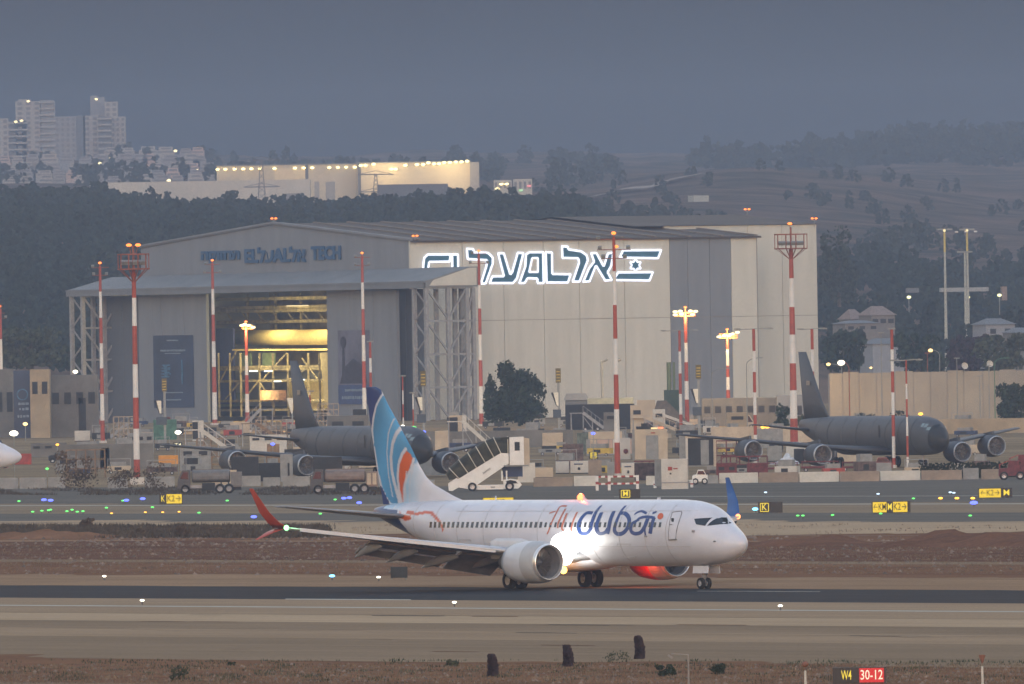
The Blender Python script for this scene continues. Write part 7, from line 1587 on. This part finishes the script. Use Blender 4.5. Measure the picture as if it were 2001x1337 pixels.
def slab(x0, x1, y0, y1, D, label, m, name='far_building', cat='building', depth=12, foot=10, rz=0.0, wins=None, wm=None, group=None):
    p = P((x0+x1)/2, y1, D); s = S(D); W_ = (x1-x0)/s; Z = (y1-y0)/s; t = thing(name, label, cat, p, rz, group); mb = MB(); mb.b2(-W_/2, W_/2, 0, depth, -foot, Z); mb.build('wall', m, t)
    if wins:
        nx_, nz_ = wins
        for j in range(nz_):
            for i in range(nx_):
                x = -W_/2+W_*(i+.5)/nx_; z = Z*(j+.5)/nz_; ww, wh = W_/nx_*.25, Z/nz_*.28; mb = MB(); mb.b2(x-ww, x+ww, -.15, .05, z-wh, z+wh); mb.build('window', wm or M_fw, t)
    return t, W_, Z, s
M_fw = mat('far_window', (.11, .115, .13), .4, var=0); M_ft = mat('tower_stone', (.30, .29, .28), .9, var=.04); M_ftg = mat('tower_grey', (.22, .225, .24), .9, var=.05); M_fd = mat('tower_dark', (.12, .13, .15), .9, var=.05)  # darkest grey shared by dark towers, pylons and downpipes
slab(1772, 1796, 563, 572, 3900, 'small pale canopy roof with a light under it, above the wall centre', M_hr2, 'canopy', 'canopy', foot=0); slab(1838, 1932, 562, 570, 3900, 'long pale flat roof crossing behind the tall lamp towers', mat('flat_roof_pale', (.27, .28, .28), .8, var=.05), 'canopy', 'canopy', foot=0); slab(1958, 1968, 560, 570, 3900, 'tiny pinkish hut right of the long pale roof', M_hr, 'hut', 'hut', foot=2)
for x, y, lab in ((1776, 581, 'yellow-green lamp under the small pale canopy'), (1891, 581, 'greenish lamp under the long pale flat roof'), (1953, 577, 'warm lamp near the right end of the long pale roof'), (124, 652, 'small yellow lamp left of the hangar header at far left')):
    p = P(x, y, 3880); t = thing('lamp', lab, 'lamp', p, 0); mb = MB(); mb.ball((0, 0, 0), .42, sq=(1.2, 1, .8)); mb.build('globe', glow('far_lamp', (1, .95, .45), 2.6), t); mb = MB(); mb.tube((0, .2, -8), (0, .2, 0), .1, n=6); mb.build('pole', M_gp, t)
for x0, x1, lab in ((1788, 1790, 'x'),): pass
# pale patch and track on the brown hill
for x0, x1, y0, y1, D, lab in ((1355, 1386, 382, 393, 5350, 'pale roofed shed on the brown hill above the hangar'),): slab(x0, x1, y0, y1, D, lab, mat('shed_pale', (.33, .34, .31), .8, var=.05), 'shed', 'shed', depth=6, foot=.2, rz=.3)
mb = MB(); pts = [(1150, 392), (1230, 376), (1275, 372), (1300, 362), (1330, 354), (1375, 346)]
def hillpt(x, y):
    d = ray(x, y); prevt = 3500
    for D in range(3500, 9000, 20):
        q = Vector((d.x*D, D, H+d.z*D))
        if terrain_z(q.x, D) >= q.z: return Vector((q.x, D, terrain_z(q.x, D)+.5))
    return None
prev = None
for i in range(len(pts)-1):
    for k in range(5):
        x = pts[i][0]+(pts[i+1][0]-pts[i][0])*k/5; y = pts[i][1]+(pts[i+1][1]-pts[i][1])*k/5; c = hillpt(x, y)
        if c: mb.v += [c+Vector((-3, -14, 0)), c+Vector((3, 14, 1.2))]
nq = len(mb.v)//2; mb.f = [(2*i, 2*i+1, 2*i+3, 2*i+2) for i in range(nq-1)]
if nq > 2: o = mb.build('dirt_track', mat('track_pale', (.26, .21, .17), .95, var=.2, scale=.05), fix=False); o['kind'] = 'structure'
# lit long warehouses
M_lw = mat('warehouse_wall', (.50, .44, .34), .8, var=.05, scale=.1); M_lw2 = mat('warehouse_pale', (.42, .40, .36), .8, var=.05, scale=.1); WG = glow('warehouse_lamp', (1, .78, .34), 3.4)
def lit_hall(x0, x1, y0, y1, D, label, lamps, m=None, seam=None):
    t, W_, Z, s = slab(x0, x1, y0, y1, D, label, m or M_lw, 'warehouse', 'warehouse', depth=25); mb = MB(); mb.b2(-W_/2-.2, W_/2+.2, -.3, 25, Z, Z+.35); mb.build('roof', M_gcl2, t); xc = (x0+x1)/2
    for a, y_, r_ in lamps: mb = MB(); mb.ball(((a-xc)/s, -.9, (y1-y_)/s), r_, sq=(1.2, .8, .8)); mb.build('wall_lamp', WG, t)
    for a in seam or (): mb = MB(); mb.b2((a-xc)/s-.5, (a-xc)/s+.5, -.12, .05, 0, Z); mb.build('downpipe', M_fd, t)
    return t, W_, Z, s
DWH = 5600
t, W_, Z, s = lit_hall(424, 698, 323, 368, DWH, 'left half of the long lit warehouse with a row of yellow wall lamps', [(a, 329, .55) for a in (426, 441, 459, 476, 492, 509, 537, 577, 594, 611, 644, 661, 677, 694)], seam=(600,))
panel_ = MB(); panel_.b2((537-561)/s, (600-561)/s, -.1, .02, Z*.1, Z*.85); panel_.build('bright_panel', mat('warehouse_cream', (.62, .52, .36), .8, var=.05), t)
t, W_, Z, s = lit_hall(699, 920, 318, 380, DWH-10, 'right taller half of the long lit warehouse with the densest yellow lamps', [(a, y_, .6) for a, y_ in ((706, 322), (715, 322), (731, 320), (766, 330), (774, 330), (793, 323), (816, 322), (828, 322), (838, 319), (849, 321), (859, 321), (869, 319), (880, 319), (892, 318), (903, 318), (914, 317))], seam=(703,))
lamp('warehouse_glow', (1, .74, .36), 900, (12, -7, Z-1), t, radius=3); lamp('warehouse_glow', (1, .74, .36), 900, (-9, -7, Z-1), t, radius=3)
slab(919, 937, 317, 380, DWH-12, 'pale blank end block of the lit warehouse', M_ft, 'warehouse_end', 'building')
slab(738, 876, 360, 404, 5350, 'dark grey flat building in front of the lit warehouse', M_fd, depth=10); slab(560, 590, 378, 396, 5330, 'small grey block beside the two white towers', M_ftg, depth=6)
slab(176, 606, 354, 398, 5500, 'very long pale low warehouse left of the lit one, above the wood', M_lw2, 'warehouse', 'warehouse', depth=30)
for x0, x1, lab in ((615, 624, 'narrow white tower block, left one of a pair by the long warehouse'), (637, 655, 'wider white tower block, right one of a pair by the long warehouse')): slab(x0, x1, 355, 402, 5400, lab, M_ft, 'tower_block', 'building', depth=5)
p = P(189, 370, 5450); t = thing('lit_sign', 'glowing red sign with a white spot at the left end of the long warehouse', 'sign', p, 0); mb = MB(); mb.ball((0, 0, 0), 1.0, sq=(2.2, .4, .9)); mb.build('red_panel', glow('red_sign', (1, .08, .10), 1.6), t); mb = MB(); mb.ball((3.2, 0, .1), .6, sq=(1.1, .5, .8)); mb.build('white_panel', glow('white_sign', (1, 1, 1), 1.8), t); mb = MB(); mb.tube((0, .5, -8), (0, .5, 0), .3); mb.build('post', M_ftg, t)
for i, (x0, x1, y0, y1, lab) in enumerate(((965, 1000, 352, 372, 'small lit hall right of the lit warehouse'), (1003, 1040, 350, 374, 'dim low hall right of the small lit hall'))):
    t, W_, Z, s = slab(x0, x1, y0, y1, 5900, lab, M_lw2, 'hall', 'hall', wins=(4, 1))
    for a, y_, m in (((980, 360, WG), (990, 360, WG), (972, 369, WG)) if i == 0 else ((1034, 364, glow('red_far', (1, .3, .3), 1.2)), (1018, 372, glow('green_far', (.6, 1, .5), 1.0)))): mb = MB(); mb.ball(((a-(x0+x1)/2)/s, -.5, (y1-y_)/s), .5, sq=(1.6, .7, .8)); mb.build('wall_lamp', m, t)
# power pylon before the warehouse
def pylon(x, yb, yt, D, lab):
    p = P(x, yb, D); s = S(D); Z = (yb-yt)/s; t = thing('pylon', lab, 'pylon', p, 0); mb = MB()
    for sx in (-1, 1):
        for sy in (-1, 1): mb.beam((sx*1.6, sy*1.6, -6), (sx*.3, sy*.3, Z), .22)
    for k in range(7):
        z0, z1 = Z*k/7, Z*(k+1)/7; r0, r1 = 1.6-1.3*k/7, 1.6-1.3*(k+1)/7; mb.beam((-r0, -r0, z0), (r1, -r1, z1), .15); mb.beam((r0, -r0, z0), (-r1, -r1, z1), .15)
    mb.build('lattice', M_fd, t)
    for f, w_ in ((.98, 5.5), (.42, 5.5)): mb = MB(); mb.beam((-w_, 0, Z*f), (w_, 0, Z*f), .3); mb.beam((-w_, 0, Z*f), (0, 0, Z*f+1.2), .16); mb.beam((w_, 0, Z*f), (0, 0, Z*f+1.2), .16); mb.build('crossarm', M_fd, t)
pylon(512, 404, 312, 5200, 'dim lattice power pylon in front of the left part of the lit warehouse'); pylon(735, 400, 340, 5250, 'small dim lattice pylon in front of the right half of the warehouse')
# apartment towers
DT = 8600
def tower(x0, x1, y0, y1, lab, m, balc=False, crown_=None, wins=None, D=DT):
    t, W_, Z, s = slab(x0, x1, y0, y1, D, lab, m, 'apartment_tower', 'apartment tower', depth=16, foot=20, wins=wins)
    if balc:
        n = int(Z/3)
        for k in range(n): mb = MB(); mb.b2(-W_/2-.4, W_/2+.4, -1.6, -.1, Z*(k+.5)/n, Z*(k+.5)/n+.9); mb.build('balcony', M_ft, t)
    if crown_: mb = MB(); mb.b2(W_*crown_[0], W_*crown_[1], 1, 10, Z, Z+crown_[2]/s); mb.build('roof_house', m, t)
    return t
tower(-22, 18, 232, 330, 'apartment tower cut by the left edge', M_ft, wins=(3, 9)); tower(18, 54, 236, 340, 'dark apartment tower with balconies second from the left', M_fd, True); tower(32, 82, 198, 330, 'tallest pale apartment slab of the left cluster', M_ft, crown_=(-.4, .1, 4), wins=(3, 14)); tower(80, 108, 196, 330, 'grey apartment slab joined to the tallest pale one', M_ftg, True)
tower(108, 150, 228, 330, 'grey-green flat apartment tower in the middle of the cluster', M_ftg, wins=(4, 10)); tower(150, 168, 226, 335, 'narrow dark tower between the grey-green and the pale one', M_fd); tower(164, 194, 226, 330, 'pale tower left of the balcony shaft', M_ft, wins=(2, 10)); tower(178, 206, 190, 300, 'tower top with a glowing lamp, highest point of the right cluster', M_ftg, crown_=(-.5, .0, 3), D=DT+40)
tower(193, 218, 228, 310, 'dark balcony shaft of the right cluster', M_fd, True, D=DT-10); tower(206, 231, 199, 300, 'pale tall tower right of the lamp', M_ft, wins=(2, 10), D=DT+30); tower(217, 246, 228, 320, 'pale lower tower at the right end of the cluster', M_ft, wins=(3, 9))
for x, y, D, lab in ((55, 198, DT-40, 'yellow lamp on top of the tallest left apartment slab'), (188, 194, DT-40, 'warm lamp on the highest tower top of the right cluster'), (31, 238, DT-40, 'yellow lamp on the dark tower second from the left'), (42, 236, DT-40, 'bright lamp right beside the one on the dark tower'), (216, 310, 7900, 'small warm window light among the terraces below the towers'), (195, 319, 7900, 'tiny pale window light below the towers'), (265, 349, 7000, 'small warm light above the long warehouse'), (343, 295, 7900, 'greenish light on the upper terraces'), (386, 333, 7600, 'small pink light left of the lit warehouse'), (330, 353, 7000, 'pale yellow light strip above the long warehouse')):
    p = P(x, y, D); t = thing('window_light', lab, 'light', p, 0); mb = MB(); mb.ball((0, 0, 0), .75, sq=(1.2, 1, .8)); mb.build('globe', glow('town_light', (1, .80, .42), 2.6), t)
# terraced houses on the town hill
rnd = random.Random(31); k = 0
words_a = ['upper', 'middle', 'lower']; tones = [(M_ft, 'pale'), (M_ftg, 'grey'), (mat('terrace_rose', (.38, .30, .28), .9, var=.05), 'rosy')]
cols_ = [(-20+i*33) for i in range(13)]
for r_ in range(5):
    yb = [300, 316, 332, 344, 356][r_]; D = [8500, 8200, 7900, 7500, 7100][r_]
    for i, x in enumerate(cols_):
        if r_ == 0 and not 180 < x < 385: continue
        x_ = x+rnd.uniform(-8, 8)+r_*7; w_ = rnd.uniform(22, 40); h_ = rnd.uniform(10, 16); m, tn = tones[rnd.choice((0, 0, 1, 1, 2))]
        s = S(D); p = P(x_+w_/2, yb, D); t = thing('terrace_house', '%s terraced house, %s row of the town slope, %s from the left' % (tn, ['top', 'second', 'third', 'fourth', 'bottom'][r_], ['first', 'second', 'third', 'fourth', 'fifth', 'sixth', 'seventh', 'eighth', 'ninth', 'tenth', 'eleventh', 'twelfth', 'thirteenth'][i]), 'house', p, 0, 'terraced houses on the town slope')
        W_, Z = w_/s, h_/s
        for q in range(2): mb = MB(); mb.b2(-W_/2+q*W_*.12, W_/2-q*W_*.1, q*3, 10, (-9 if q == 0 else Z*.5), Z*(.5+.5*q)); mb.build('storey', m, t)
        mb = MB(); mb.b2(-W_*.4, W_*.4, -.2, .1, Z*.12, Z*.32); mb.build('window_band', M_fw, t); mb = MB(); mb.b2(-W_*.25, W_*.3, 2.8, 3.05, Z*.62, Z*.85); mb.build('window_band', M_fw, t)
